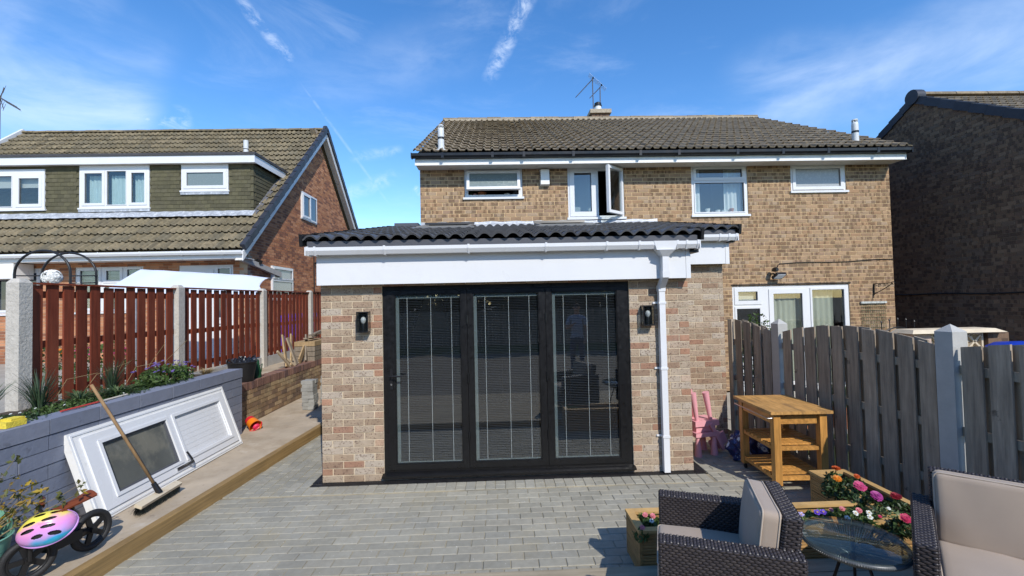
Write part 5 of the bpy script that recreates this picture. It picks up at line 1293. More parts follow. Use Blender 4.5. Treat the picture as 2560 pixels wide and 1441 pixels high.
mb.tube([(-W2+.03,-D2+.04,HT-.07),(xr,-D2+.04,HT-.07),(xr,D2-.06,HT-.07),(-W2+.03,D2-.06,HT-.07)], .007, 8); mb.build('towel_rail', m_steel, t)

# ------------------------------------------------------------------ pink children's seats and blue bag
m_pink = M('pink_plastic', (.72,.34,.37), .42, noise=(4,.04))
Pc = Vector((2.46, 5.50, 0))
t = thing('childs_chair', 'pink plastic child chair standing by the brick pier', 'chair', Pc, radians(12)); t.scale = (.86, .86, .96)
for x, y in ((-.14,-.12),(.12,-.12),(-.14,.12),(.12,.12)): MB().lathe([(.052,0),(.050,.02),(.030,.22),(.028,.25)], 16, (x,y,0)).build('leg', m_pink, t, smooth=40)
mb = MB(); mb.grid(lambda a, b: (-.2+.38*a, -.17+.34*b, .292+.006*cos(a*6)), 6, 6); mb.box(-.2,-.17,.245,.18,.17,.29); mb.build('seat', m_pink, t)
mb = MB()
for k in range(4): mb.beam((.05+.012*k,-.15+.07*k,.40), (.26+.012*k,-.14+.07*k,.06), .05, .028, (0,1,0))
mb.beam((.22,-.03,.20), (.29,-.03,.06), .27, .03, (0,1,0)); mb.build('backrest', m_pink, t)
t = thing('childs_stool', 'pink plastic child stool upside down on the pink chair', 'stool', Pc+Vector((0,0,.285)), radians(12)); t.scale = (.86, .86, 1)
MB().box(-.19,-.15,.07,.19,.15,.135).build('seat', m_pink, t); MB().box(-.16,-.12,.0,.15,.12,.07).build('stacking_block', m_pink, t)
for x, y, l in ((-.02,.10,-.06),(.09,-.10,-.05),(-.13,-.1,-.04),(-.13,.1,-.04)): MB().tube([(x,y,.13),(x+l*1.4,y,.47)], [.026,.046], 16).build('leg', m_pink, t, smooth=40)
m_bag = M('bag_navy_white', (.014,.022,.09), .35, stains=[(7,.53,.56,(.7,.72,.75),.95,(1,1.6,1)),(14,.56,.58,(.05,.10,.30),.8,(1,1,1))], coords='obj', bump=(16,1,.02))
c = Vector((2.93, 5.22, 0)); mb = MB()
def bagf(a, b):
    th, ph = a*2*pi, (b-.5)*pi; r_ = 1+.13*sin(5*th+3*ph)+.09*sin(9*th-2*ph+1)+.06*sin(13*ph+th*3)
    return (c.x+.24*r_*cos(th)*cos(ph)**.7 if cos(ph) > 0 else c.x, c.y+.18*r_*sin(th)*(max(0,cos(ph))**.7), max(.0, .14+.17*r_*sin(ph)))
mb.grid(bagf, 48, 24); tag(mb.build('carrier_bag', m_bag, None, smooth=True), 'crumpled navy and white plastic bag on the pavers behind the trolley', 'bag')

# ------------------------------------------------------------------ planters
def rib_board(mb, a, b, n, z0, z1, th=.026, ribs=7):
    a, b, n = Vector(a), Vector(b), Vector(n); h_ = z1-z0; pr = [(-th,0)]
    for k in range(ribs):
        y0, y1 = h_*k/ribs, h_*(k+1)/ribs; g_ = h_/ribs*.22
        pr += [(-.006,y0+.0005),(0,y0+g_),(0,y1-g_),(-.006,y1-.0005)]
    pr.append((-th,h_)); mb.ext(pr, a+Vector((0,0,z0)), b+Vector((0,0,z0)), n, (0,0,1))
def planter(lab, x0, x1, y0, y1, h=.30):
    t = thing('planter', lab, 'planter', ((x0+x1)/2, (y0+y1)/2, 0), group='timber planters')
    for a, b, n in (((x0+.02,y0,0),(x1-.02,y0,0),(0,-1,0)), ((x0,y1-.02,0),(x0,y0+.02,0),(-1,0,0)), ((x1,y0+.02,0),(x1,y1-.02,0),(1,0,0)), ((x1-.02,y1,0),(x0+.02,y1,0),(0,1,0))):
        for k in range(2):
            mb = MB(); rib_board(mb, a, b, n, .004+k*h*.5, .5*h*(k+1)-.002); mb.build('board', m_planter, t)
    for x in (x0, x1-.022):
        for y in (y0, y1-.022): MB().box(x, y, .002, x+.022, y+.022, h-.002).build('corner_post', m_planter, t)
    r_ = .05
    for a, b, c, d in ((x0-.006,x1+.006,y0-.006,y0+r_),(x0-.006,x1+.006,y1-r_,y1+.006),(x0-.006,x0+r_,y0+r_+.001,y1-r_-.001),(x1-r_,x1+.006,y0+r_+.001,y1-r_-.001)):
        MB().box(a, c, h, b, d, h+.02).build('rim', m_planter_rim, t)
    mb = MB(); mb.grid(lambda a, b: (x0+.03+(x1-x0-.06)*a, y0+.03+(y1-y0-.06)*b, h-.05+.012*sin(a*31+b*5)+.010*sin(b*17+a*40)), 40, 14); mb.build('soil', m_soil, t, smooth=True)
    return t
planter('long ribbed timber planter along the deck edge, behind the armchair', .935, 2.775, 3.10, 3.425)
planter('ribbed timber planter along the grey fence, holding the big bright blooms', 2.79, 3.115, 3.10, 4.03)
def petals(mb, c, n_, r_, layers, per, cup=.35, wd=.42):
    c, n_ = Vector(c), Vector(n_).normalized(); a = n_.orthogonal().normalized(); b = n_.cross(a)
    for l in range(layers):
        rr = r_*(1-.78*l/max(1,layers)); lift = r_*.5*l/max(1,layers); m_ = max(5, int(per*(1-.5*l/layers)))
        for k in range(m_):
            an = 2*pi*(k+.5*(l%2))/m_+R(-.1,.1); d = a*cos(an)+b*sin(an); s_ = n_.cross(d); w_ = rr*wd*R(.85,1.15)*(8/max(8,m_))*1.2
            cu = cup*(1+.9*l/layers)*R(.7,1.3)
            p0 = c+n_*lift*.6; p1 = c+d*rr*.55+n_*(lift+rr*cu*.35); p2 = c+d*rr*R(.92,1.05)+n_*(lift+rr*cu*.75*R(.6,1.3))
            mb.quad(p0-s_*w_*.25, p0+s_*w_*.25, p1+s_*w_, p1-s_*w_); mb.quad(p1-s_*w_, p1+s_*w_, p2+s_*w_*.55, p2-s_*w_*.55)
def petal_mat(n, c): return M('petal_'+n, rough=.55, rnd=[c, tuple(v*.82 for v in c), tuple(min(1,v*1.15) for v in c)], trans=.25)
PM = dict(pink=petal_mat('pink',(.60,.085,.22)), magenta=petal_mat('magenta',(.36,.05,.24)), orange=petal_mat('orange',(.72,.24,.02)), deep=petal_mat('orange_red',(.52,.09,.015)), red=petal_mat('red',(.27,.015,.03)), rose=petal_mat('rose',(.66,.22,.24)), white=petal_mat('white',(.74,.76,.72)), violet=petal_mat('violet',(.13,.06,.48)), lilac=petal_mat('lilac',(.50,.44,.72)), crimson=petal_mat('crimson',(.50,.035,.11)))
m_eye = M('flower_eye', (.45,.25,.01), .8); m_dkeye = M('flower_dark_eye', (.03,.008,.05), .8)
def bloom(lab, px, py, z, r_, col, layers=5, per=13, soil=.26, nrm=(-.12,-.55,.8), leaf=m_leaf_dark, nl=50, spread=.07, eye=None, cat='flower'):
    r_ *= .63; p = onz(px, py, z); t = thing('flower', lab, cat, (p.x, p.y+.03, soil))
    mb = MB(); petals(mb, p, nrm, r_, layers, per); mb.build('bloom', PM[col], t)
    if eye: MB().lathe([(r_*.30,0),(r_*.25,r_*.12),(0,r_*.16)], 8, p+Vector(nrm).normalized()*r_*.25, (Vector(nrm).orthogonal().normalized(), Vector(nrm).normalized().cross(Vector(nrm).orthogonal().normalized()), Vector(nrm).normalized())).build('eye', eye, t)
    MB().tube([(p.x,p.y+.03,soil-.02),(p.x,p.y+.015,(soil+z)/2),p], .0045, 6).build('stem', M('stem_green', (.07,.11,.03), .6), t)
    if nl:
        mb = MB(); leaf_cloud(mb, (p.x,p.y+.03,soil+(z-soil)*.36), (spread*1.15,spread*1.15,(z-soil)*.42+.01), int(nl*2.2), .023, up=.9); mb.build('leaves', leaf, t)
    return t
bloom('double orange red bloom at the back of the fence planter', 2090, 1173, .45, .052, 'deep', nrm=(-.1,-.2,1), nl=70)
bloom('bright orange daisy bloom at the left end of the fence planter', 2093, 1198, .42, .050, 'orange', per=16, eye=m_eye, nl=90, spread=.09)
bloom('small orange bloom near the fence side of the planter', 2142, 1192, .40, .038, 'deep', nl=60)
bloom('large bright pink double bloom in the fence planter', 2149, 1218, .42, .070, 'pink', 7, 15, nl=110, spread=.10)
bloom('shaggy magenta bloom right of the large pink one', 2191, 1242, .40, .066, 'magenta', 5, 13, nl=90, spread=.09)
bloom('dark red bloom leaning towards the fence', 2240, 1243, .40, .060, 'red', 5, 12, nrm=(-.1,-.3,.9), nl=80, spread=.09)
bloom('crimson and pink bloom at the near end of the fence planter', 2264, 1298, .38, .055, 'crimson', 5, 11, nl=90, spread=.08)
bloom('pale leafed seedling with buds in the fence planter', 2222, 1272, .36, .020, 'white', 2, 6, leaf=m_leaf_pale, nl=120, spread=.09)
for k, (px, py, r_, col, lab) in enumerate(((2003,1287,.030,'lilac','pale lilac pansy peeping past the armchair back'), (2043,1282,.034,'violet','violet pansy, left of the violet pair'), (2058,1281,.034,'violet','violet pansy, right of the violet pair'),
        (2078,1276,.024,'rose','small coral bud in the long planter'), (2105,1273,.030,'rose','coral pink button bloom left of the pale one'), (2147,1277,.034,'rose','pale coral button bloom above the white pansies'),
        (2139,1284,.030,'white','white pansy left of the pale coral bloom'), (2172,1283,.030,'white','white pansy right of the pale coral bloom'), (2175,1294,.028,'white','lowest white pansy in the long planter'), (2118,1296,.030,'white','white pansy half hidden by the glass table'),
        (1613,1288,.030,'rose','coral pink bloom at the left end of the long planter'), (1632,1291,.032,'rose','coral pink bloom beside the armchair arm'), (1629,1303,.026,'white','white pansy with a dark face beside the armchair'), (1606,1320,.028,'rose','faded pink bloom low in the left end of the long planter'), (2200,1292,.020,'crimson','tiny crimson bud at the right end of the long planter'))):
    bloom(lab, px, py, .365 if k < 10 else .345, r_, col, 4 if col == 'rose' else 2, 9 if col == 'rose' else 5, eye=(m_dkeye if k == 12 else (m_eye if col in ('violet','lilac','white') else None)), nl=60 if k != 13 else 20, spread=.06, leaf=m_leaf)
for x, y in ((1.15,3.30),(1.02,3.24),(2.35,3.28),(2.55,3.3),(2.2,3.25),(2.62,3.22)):
    pass
for k, (x, y, lab) in enumerate(((2.50,3.22,'low green seedlings at the near side of the long planter'), (2.66,3.30,'low green seedlings in the right corner of the long planter'), (1.08,3.22,'dark green tufted seedlings at the left end of the long planter'))):
    t = thing('seedling', lab, 'plant', (x, y, .26)); mb = MB(); blades(mb, (x,y,.25), 70, .09, .10, .006, .5); leaf_cloud(mb, (x,y,.29), (.09,.07,.03), 90, .020, .8); mb.build('leaves', m_leaf_dark, t)
tag(MB().lathe([(.0,-.02),(.03,-.012),(.035,0),(.02,.015),(0,.018)], 10, (.985,3.17,.275)).build('pebble', M('pebble', (.45,.43,.40), .8), None, smooth=True), 'pale pebble in the near left corner of the long planter', 'pebble')

# ------------------------------------------------------------------ rattan seats
m_wick = M('wicker_dark', rough=.46, rnd=[(.030,.024,.025),(.036,.029,.029),(.026,.021,.023),(.042,.034,.033)], spec=.55)
m_wick_base = M('wicker_base', (.012,.010,.010), .6)
m_cush = M('cushion_taupe', (.335,.265,.205), .92, noise=(3,.05), bump=(420,.35,.002), sheen=.15)
m_pipe = M('cushion_piping', (.40,.33,.26), .9)
def weave(mb, O, u, v, lu, lv, cu=.030, cv=.0135):
    O, u, v = Vector(O), Vector(u).normalized(), Vector(v).normalized(); n_ = u.cross(v)
    nu, nv = max(1, int(lu/cu)), max(1, int(lv/cv)); cu, cv = lu/nu, lv/nv; hgt = .0055
    for j in range(nv):
        for i in range(-1, nu):
            a = i*cu+(cu/2 if j % 2 else 0); b = a+cu*.93; a, b = max(0, a), min(lu, b)
            if b-a < cu*.2: continue
            c0, c1 = j*cv+cv*.04, (j+1)*cv-cv*.04; s_ = (b-a)*.28; w_ = (c1-c0)*.22
            P = [O+u*a+v*(c0+w_)-n_*.001, O+u*a+v*(c1-w_)-n_*.001, O+u*(a+s_)+v*c1+n_*.001, O+u*(b-s_)+v*c1+n_*.001, O+u*b+v*(c1-w_)-n_*.001, O+u*b+v*(c0+w_)-n_*.001, O+u*(b-s_)+v*c0+n_*.001, O+u*(a+s_)+v*c0+n_*.001,
                 O+u*(a+s_)+v*(c0+w_)+n_*hgt, O+u*(a+s_)+v*(c1-w_)+n_*hgt, O+u*(b-s_)+v*(c1-w_)+n_*hgt, O+u*(b-s_)+v*(c0+w_)+n_*hgt]
            i0 = len(mb.v); mb.v += [tuple(q) for q in P]
            for f in ((8,11,10,9),(0,8,9,1),(1,9,2),(2,9,10,3),(3,10,4),(4,10,11,5),(5,11,6),(6,11,8,7),(7,8,0)): mb.f.append(tuple(i0+k for k in f[::-1]))
def wicker_box(name, t, x0, y0, z0, x1, y1, z1, faces='xXyYZ'):
    b = MB().box(x0, y0, z0, x1, y1, z1).build(name, m_wick_base, t); mb = MB(); e = .001
    if 'x' in faces: weave(mb, (x0-e,y1,z0), (0,-1,0), (0,0,1), y1-y0, z1-z0)
    if 'X' in faces: weave(mb, (x1+e,y0,z0), (0,1,0), (0,0,1), y1-y0, z1-z0)
    if 'y' in faces: weave(mb, (x0,y0-e,z0), (1,0,0), (0,0,1), x1-x0, z1-z0)
    if 'Y' in faces: weave(mb, (x1,y1+e,z0), (-1,0,0), (0,0,1), x1-x0, z1-z0)
    if 'Z' in faces:
        if x1-x0 < y1-y0: weave(mb, (x0,y0,z1+e), (1,0,0), (0,1,0), x1-x0, y1-y0, .028, .016)
        else: weave(mb, (x1,y0,z1+e), (0,1,0), (-1,0,0), y1-y0, x1-x0, .028, .016)
    mb.build('weave', m_wick, b, kind='stuff', smooth=50); return b
def cushion(name, t, c, hx, hy, hz, axes=None, puff=.012, mat=None):
    c = Vector(c); X, Y, Z = axes or (Vector((1,0,0)), Vector((0,1,0)), Vector((0,0,1))); mb = MB(); n_ = 14; p = 9.0
    rr = min(hx, hy)
    def sh(x, y, z):
        # rounded box: keep flat faces, round only near the edges by a fixed radius
        rad = .032
        q = Vector((x*hx, y*hy, z*hz)); core = Vector((max(-hx+rad, min(hx-rad, q.x)), max(-hy+rad, min(hy-rad, q.y)), max(-hz+rad*.8, min(hz-rad*.8, q.z))))
        d = q-core
        if d.length > 1e-6: q = core + d.normalized()*min(d.length, rad)
        k = puff*(1-x*x)*(1-y*y); q.z += k*(1 if z > 0 else -1)*abs(z)
        wr = .0035*sin(q.x*23+q.y*11)*(1-abs(z)*.2)
        q.z += wr
        return c + X*q.x + Y*q.y + Z*q.z
    e = lambda t_: (lambda s_: (abs(s_)**.55)*(1 if s_ >= 0 else -1))(2*t_-1)
    for s_ in (-1, 1):
        mb.grid(lambda a, b: sh(e(a), e(b), s_), n_, n_); mb.grid(lambda a, b: sh(e(a), s_, 2*b-1), n_, 6); mb.grid(lambda a, b: sh(s_, e(a), 2*b-1), n_, 6)
    o = mb.build(name, mat or m_cush, t, smooth=True)
    m_ = o.data; bm = bmesh.new(); bm.from_mesh(m_); bmesh.ops.remove_doubles(bm, verts=bm.verts, dist=.0008); bmesh.ops.recalc_face_normals(bm, faces=bm.faces); bm.to_mesh(m_); bm.free()
    for s_ in (-1, 1):
        pts = []; r_ = .028
        for sx, sy, a0 in ((1,1,0),(-1,1,90),(-1,-1,180),(1,-1,270)):
            for k in range(4):
                an = radians(a0+k*30); pts.append(c+X*(sx*(hx-r_)+r_*cos(an))+Y*(sy*(hy-r_)+r_*sin(an))+Z*(s_*(hz-.014)))
        MB().tube(pts, .0045, 6, closed=True).build('piping', m_pipe, o, smooth=True)
    return o
def rattan_seat(lab, cat, loc, rot, W_, D_, n_seat, arm_h=.598, back_h=.79, arm_w=.085):
    t = thing('rattan_'+cat, lab, cat, loc, rot); hw_, hd = W_/2, D_/2
    wicker_box('arm', t, -hw_, -hd, .07, -hw_+arm_w, hd, arm_h); wicker_box('arm', t, hw_-arm_w, -hd, .07, hw_, hd, arm_h)
    wicker_box('seat_base', t, -hw_+arm_w+.002, -hd+.03, .10, hw_-arm_w-.002, hd-.10, .30, 'y')
    # back leans: built as a sheared box
    b0, b1, th = hd-.15, hd-.062, .075; hwf = hw_; hw_ = hw_-arm_w; W_f = W_; W_ = 2*hw_
    q = [(-hw_+.002,b0,.07),(hw_-.002,b0,.07),(hw_-.002,b0+th,.07),(-hw_+.002,b0+th,.07),(-hw_+.002,b1,back_h),(hw_-.002,b1,back_h),(hw_-.002,b1+th,back_h),(-hw_+.002,b1+th,back_h)]
    bk = MB().hexa(q).build('backrest', m_wick_base, t); mb = MB(); lean = Vector((0,b1-b0,back_h-.07)); ll = lean.length
    weave(mb, (-hw_,b0-.001,.07), (1,0,0), lean, W_, ll); weave(mb, (hw_,b0+th+.001,.07), (-1,0,0), lean, W_, ll)
    weave(mb, (hw_,b1,back_h+.001), (0,1,0), (-1,0,0), th, W_, .028, .016)
    weave(mb, (-hw_-.0,b0+th,.07), (0,-1,0), lean, th, ll); weave(mb, (hw_,b0,.07), (0,1,0), lean, th, ll); mb.build('weave', m_wick, bk, kind='stuff', smooth=50)
    hw_, W_ = hwf, W_f
    for sx in (-1, 1):
        for sy in (-1, 1): MB().box(sx*(hw_-.05)-.022, sy*(hd-.07)-.022, 0, sx*(hw_-.05)+.022, sy*(hd-.07)+.022, .07).build('foot', m_black_plastic, t)
    iw = W_-2*arm_w-.02
    for k in range(n_seat):
        w_ = iw/n_seat; cx_ = -iw/2+w_*(k+.5)
        cushion('seat_cushion', t, (cx_, -.085, .378), w_/2-.004, hd-.072, .058)
        lv_ = lean.normalized(); Zc = Vector((1,0,0)).cross(lv_)
        cushion('back_cushion', t, Vector((cx_, b0-.055, .07))+lv_*(.347+(back_h-.40)*.5), w_/2-.004, (back_h-.40)*.5+.004, .052, (Vector((1,0,0)), lv_, Zc))
    return t
rattan_seat('dark brown rattan armchair with taupe cushions, turned to the left', 'armchair', (1.199, 2.468, .091), radians(-110), .645, .645, 1, back_h=.745)
rattan_seat('dark brown rattan sofa with taupe cushions, in the right corner of the deck', 'sofa', (2.705, 2.025, .091), radians(-42.5), 1.22, .73, 2, back_h=.775)
# string table with a glass top
tc_ = Vector((1.965, 2.50, .091)); t = thing('side_table', 'round black string side table with a glass top, between the rattan seats', 'table', tc_, 0.4)
RT, HT_ = .258, .452
m_string = M('black_string', (.085,.092,.096), .35); 
MB().lathe([(RT-.004,HT_-.006),(RT,HT_-.003),(RT,HT_),(RT-.004,HT_+.002)], 64, (0,0,0)).build('glass_top', glass('table_glass', (.84,.92,.90), .75), t, smooth=40)
MB().tube([((RT-.012)*cos(k*2*pi/56), (RT-.012)*sin(k*2*pi/56), HT_-.022) for k in range(56)], .0135, 8, closed=True).build('rim', m_string, t, smooth=True)
MB().tube([(.075*cos(k*2*pi/24), .075*sin(k*2*pi/24), .335) for k in range(24)], .008, 6, closed=True).build('hub_ring', m_string, t, smooth=True)
mb = MB()
for k in range(110):
    an = 2*pi*k/110; a2 = an+.12; mb.tube([((RT-.012)*cos(an),(RT-.012)*sin(an),HT_-.018),(.16*cos(an+.05),.16*sin(an+.05),.372),(.075*cos(a2),.075*sin(a2),.335)], .0022, 4, caps=False)
for k in range(150):
    an = 2*pi*k/150; mb.tube([((RT-.026)*cos(an),(RT-.026)*sin(an),HT_-.02),((RT-.012)*cos(an+.02),(RT-.012)*sin(an+.02),HT_-.0065),((RT+.003)*cos(an+.03),(RT+.003)*sin(an+.03),HT_-.022),((RT-.012)*cos(an+.04),(RT-.012)*sin(an+.04),HT_-.038)], .0024, 4, caps=False)
mb.build('strings', m_string, t, kind='stuff')
for k in range(3):
    an = 2*pi*k/3+.5; MB().tube([(.07*cos(an),.07*sin(an),.345),(.075*cos(an),.075*sin(an),.33),(.19*cos(an),.19*sin(an),0)], .008, 8).build('leg', m_black_plastic, t)
for k in range(3):
    an = 2*pi*k/3+.5; MB().tube([(.075*cos(an),.075*sin(an),.335),((RT-.02)*cos(an),(RT-.02)*sin(an),HT_-.03)], .007, 6).build('strut', m_black_plastic, t)
# ------------------------------------------------------------------ things along the left path
WTOP = 1.036
# white upvc door panel leaning on the block wall
A = Vector((-3.395, 3.93, .118)); Ld = Vector((-.006,1,.0)).normalized(); Wd_ = Vector((-.27,0,.752)).normalized(); Nd = Ld.cross(Wd_).normalized()
Nd = Nd if Nd.x > 0 else -Nd
DL, DW = 2.16, .80
t = thing('door_panel', 'white upvc half glazed door in its frame lying on its side against the blue grey wall', 'door', A)
def db(mb, u0, u1, v0, v1, n0, n1): mb.obox(A+Ld*(u0+u1)/2+Wd_*(v0+v1)/2+Nd*(n0+n1)/2, Ld*(u1-u0)/2, Wd_*(v1-v0)/2, Nd*(n1-n0)/2)
mb = MB()
for q in rect_minus(0, DL, 0, DW, [(.10, DL-.07, .065, DW-.065)]): db(mb, *q, -.06, .0)
mb.build('outer_frame', m_upvc_dirty, t)
mb = MB()
for q in rect_minus(.10, DL-.07, .065, DW-.065, [(.26,1.05,.165,DW-.165),(1.17,DL-.18,.165,DW-.165)]): db(mb, *q, -.05, .012)
lf = mb.build('leaf_frame', m_upvc, t)
for u0, u1 in ((.26,1.05),(1.17,DL-.18)):
    mb = MB()
    for q in rect_minus(u0-.03, u1+.03, .135, DW-.135, [(u0, u1, .165, DW-.165)]): db(mb, *q, .012, .022)
    mb.build('moulding', m_upvc, lf)
    mb = MB()
    for q in rect_minus(u0-.001, u1+.001, .164, DW-.164, [(u0+.016, u1-.016, .181, DW-.181)]): db(mb, *q, -.03, .004)
    mb.build('gasket', m_grey_trim if u0 < 1 else m_upvc, lf)
mb = MB()
for q in rect_minus(.02, DL-.02, .02, DW-.02, [(.035, DL-.035, .035, DW-.035)]): db(mb, *q, .0, .006)
mb.build('frame_bead', m_upvc, t)
mb = MB(); db(mb, .27, 1.04, .175, DW-.175, -.020, -.014); mb.build('pane', M('dirty_pane', (.105,.11,.10), .12, spec=.9, noise=(3,.2), stains=[(2.5,.5,.62,(.20,.19,.15),.7,(1,1,1)),(9,.6,.75,(.26,.26,.24),.4,(1,1,.3))]), t)  # opaque grey with beige blotches, painted in place of reflections in the glass
mb = MB()
for k in range(8):
    v0, v1 = .181+k*(DW-.362)/8, .181+(k+1)*(DW-.362)/8; db(mb, 1.186, DL-.196, v0+.0008, v1-.0008, -.02, -.008)
mb.build('tongue_board', m_upvc, t); mb = MB(); db(mb, 1.18, DL-.19, .18, DW-.18, -.03, -.012); mb.build('panel_back', m_upvc_dirty, t)
mb = MB(); db(mb, .96, 1.22, .085, .115, .012, .024); mb.build('handle_plate', m_steel, t)
hp_ = A+Ld*1.12+Wd_*.10+Nd*.02; MB().tube([hp_, hp_+Nd*.05, hp_+Nd*.055+Wd_*.035+Ld*.01, hp_+Nd*.05+Wd_*.13-Ld*.02], .010, 8).build('handle', m_black_plastic, t)
# broom
h0, h1 = onz(345, 1278, .17), onz(447, 1216, .17); hc = (h0+h1)/2; hd_ = (h1-h0).normalized(); hn = Vector((hd_.y,-hd_.x,0)); hl_ = (h1-h0).length/2
top = onx(228, 962, -3.60)
t = thing('broom', 'broom with a long wooden handle leaning on the wall, head on the path', 'broom', (hc.x, hc.y, .115))
m_handle = M('broom_handle', (.27,.165,.075), .7, grain=(9,(3,3,.5),.3), stains=[(6,.58,.7,(.11,.07,.04),.6,(1,1,1))])
tilt_ = (Vector((0,0,1))*.9+hn*.35).normalized(); side_ = hd_.cross(tilt_).normalized()
mb = MB(); mb.obox(hc+Vector((0,0,.035)), hd_*hl_, side_*.033, tilt_*.014); mb.build('head', M('broom_wood', (.55,.47,.34), .7, stains=[(9,.55,.7,(.25,.16,.08),.6,(1,1,1))]), t)
hh = hc+hd_*.0+Vector((0,0,.045)); dirh = (top-hh).normalized()
MB().tube([hh, hh+dirh*.11], [.026,.020], 12).build('socket', m_black_plastic, t); MB().tube([hh+dirh*.08, top], .0125, 10).build('handle', m_handle, t, smooth=True)
mb = MB()
for _ in range(1600):
    a = hc+Vector((0,0,.028))+hd_*R(-1,1)*hl_*.97+side_*R(-1,1)*.028; e = a-tilt_*R(.06,.085)+hd_*R(-.018,.018)+side_*R(-.025,.025); e.z = max(.118, e.z); s_ = hd_*.0022
    mb.quad(a-s_, a+s_, e+s_, e-s_)
mb.build('bristles', M('bristle_green_black', rough=.8, rnd=[(.012,.022,.018),(.02,.035,.03),(.03,.035,.033)]), t, kind='stuff')
# toy bucket, sponge, stick on the wall
c = onz(632, 1072, .12); ax = Vector((.75,-.55,-.35)).normalized(); bx_ = ax.orthogonal().normalized(); by_ = ax.cross(bx_)
t = thing('toy_bucket', 'small red and orange toy bucket lying on the path by the wall end', 'bucket', (c.x, c.y, .12))
MB().lathe([(.0,-.10),(.065,-.10),(.075,-.03)], 20, (c.x,c.y,.20), (bx_,by_,ax)).build('base', M('toy_red', (.55,.02,.03), .4), t, smooth=40)
MB().lathe([(.075,-.03),(.088,.10),(.092,.10),(.085,.085),(.06,.0)], 20, (c.x,c.y,.20), (bx_,by_,ax), cap0=False, cap1=False).build('bucket_side', M('toy_orange', (.75,.20,.012), .4), t, smooth=40)
MB().lathe([(.0,.08),(.05,.11),(.03,.13),(0,.13)], 14, (c.x,c.y,.20), (bx_,by_,ax)).build('front_cup', M('toy_pink', (.68,.03,.10), .4), t, smooth=40)
MB().tube([Vector((c.x,c.y,.20))+bx_*.09*cos(k*pi/10)+by_*.0+ax*(.09+.07*sin(k*pi/10)) for k in range(11)], .007, 6).build('bucket_handle', M('toy_red', ), t)
c = onx(25, 1065, BX-.10); mb = MB(); mb.obox((BX-.10, c.y, WTOP+.022), (.05,0,0), (0,.075,0), (0,0,.022)); mb.obox((BX-.10, c.y+.02, WTOP+.052), (.042,0,0), (0,.05,0), (0,0,.010))
tag(mb.build('sponge', M('sponge_yellow', (.72,.56,.06), .9, noise=(40,.15), bump=(80,1,.01)), None), 'yellow sponge block on top of the blue grey wall', 'sponge')
a, b = onx(205, 1027, BX-.12), onx(292, 992, BX-.12); t = thing('garden_cane', 'thin red and white stick lying on the wall top behind the broom', 'stick', (a.x, a.y, WTOP))
MB().tube([(a.x,a.y-.2,WTOP+.012),(a.x+.01,b.y*.5+a.y*.5,WTOP+.015)], .008, 6).build('red_end', M('stick_red', (.45,.05,.04), .6), t); MB().tube([(a.x+.01,b.y*.5+a.y*.5+.002,WTOP+.015),(a.x-.02,b.y+.15,WTOP+.012)], .008, 6).build('pale_end', M('stick_pale', (.6,.52,.42), .7), t)
# balance bike
Rw, Fw = onz(229, 1325, .262), onz(70, 1400, .262); wr = .145; fd = (Fw-Rw); fd.z = 0; fd.normalize(); fs = Vector((-fd.y, fd.x, 0))
t = thing('balance_bike', 'black balance bike with brown saddle and grips parked on the path', 'bicycle', ((Rw.x+Fw.x)/2, (Rw.y+Fw.y)/2, .12))
m_tyre = M('tyre_black', (.016,.016,.017), .6, bump=(120,.6,.004)); m_bikeblk = M('bike_black', (.012,.012,.013), .38); m_brown = M('saddle_brown', (.17,.042,.013), .4, noise=(9,.15))
def wheel(c, axis):
    axis = Vector(axis).normalized(); u_ = Vector((0,0,1)); v_ = axis.cross(u_).normalized(); u_ = v_.cross(axis)
    w = MB().tube([c+(u_*cos(k*2*pi/36)+v_*sin(k*2*pi/36))*(wr-.022) for k in range(36)], .022, 10, closed=True).build('wheel', m_tyre, t, smooth=True)
    MB().tube([c+(u_*cos(k*2*pi/36)+v_*sin(k*2*pi/36))*(wr-.044) for k in range(36)], .011, 8, closed=True).build('rim', m_bikeblk, w, smooth=True)
    for k in range(5):
        an = k*2*pi/5+.3; d = u_*cos(an)+v_*sin(an); MB().beam(c+d*.015, c+d*(wr-.045), .035, .016, axis).build('spoke', m_bikeblk, w)
    MB().lathe([(.022,-.03),(.022,.03)], 12, c, (u_,v_,axis)).build('hub', m_bikeblk, w, smooth=40)
wheel(Rw, fs); faxis = (fs*.93+fd*.36); wheel(Fw, faxis)
hd0 = Fw-fd*.09+Vector((0,0,.17)); hd1 = Fw-fd*.05+Vector((0,0,.13))
MB().tube([hd0+Vector((0,0,.09)), hd1], .024, 12).build('head_tube', m_bikeblk, t, smooth=40)
for s_ in (-1, 1): MB().tube([hd1+faxis.normalized()*s_*.035, Fw+Vector((0,0,.09))+faxis.normalized()*s_*.042, Fw+faxis.normalized()*s_*.04], .013, 8).build('fork', m_bikeblk, t)
st = Rw+fd*.13+Vector((0,0,.13)); mid = (Rw+Fw)/2+Vector((0,0,.045))
mb = MB(); mb.tube([hd1+Vector((0,0,.03)), mid+fd*.02, Rw+fd*.10+Vector((0,0,.02)), Rw], [.030,.045,.035,.018], 10); mb.build('frame', m_bikeblk, t, smooth=True)
mb = MB(); mb.obox(mid-Vector((0,0,.02)), fd*.10, fs*.045, Vector((0,0,.035))); mb.build('footrest', m_bikeblk, t)
MB().tube([mid-fd*.05, st+Vector((0,0,.12))], .014, 8).build('seat_post', m_bikeblk, t)
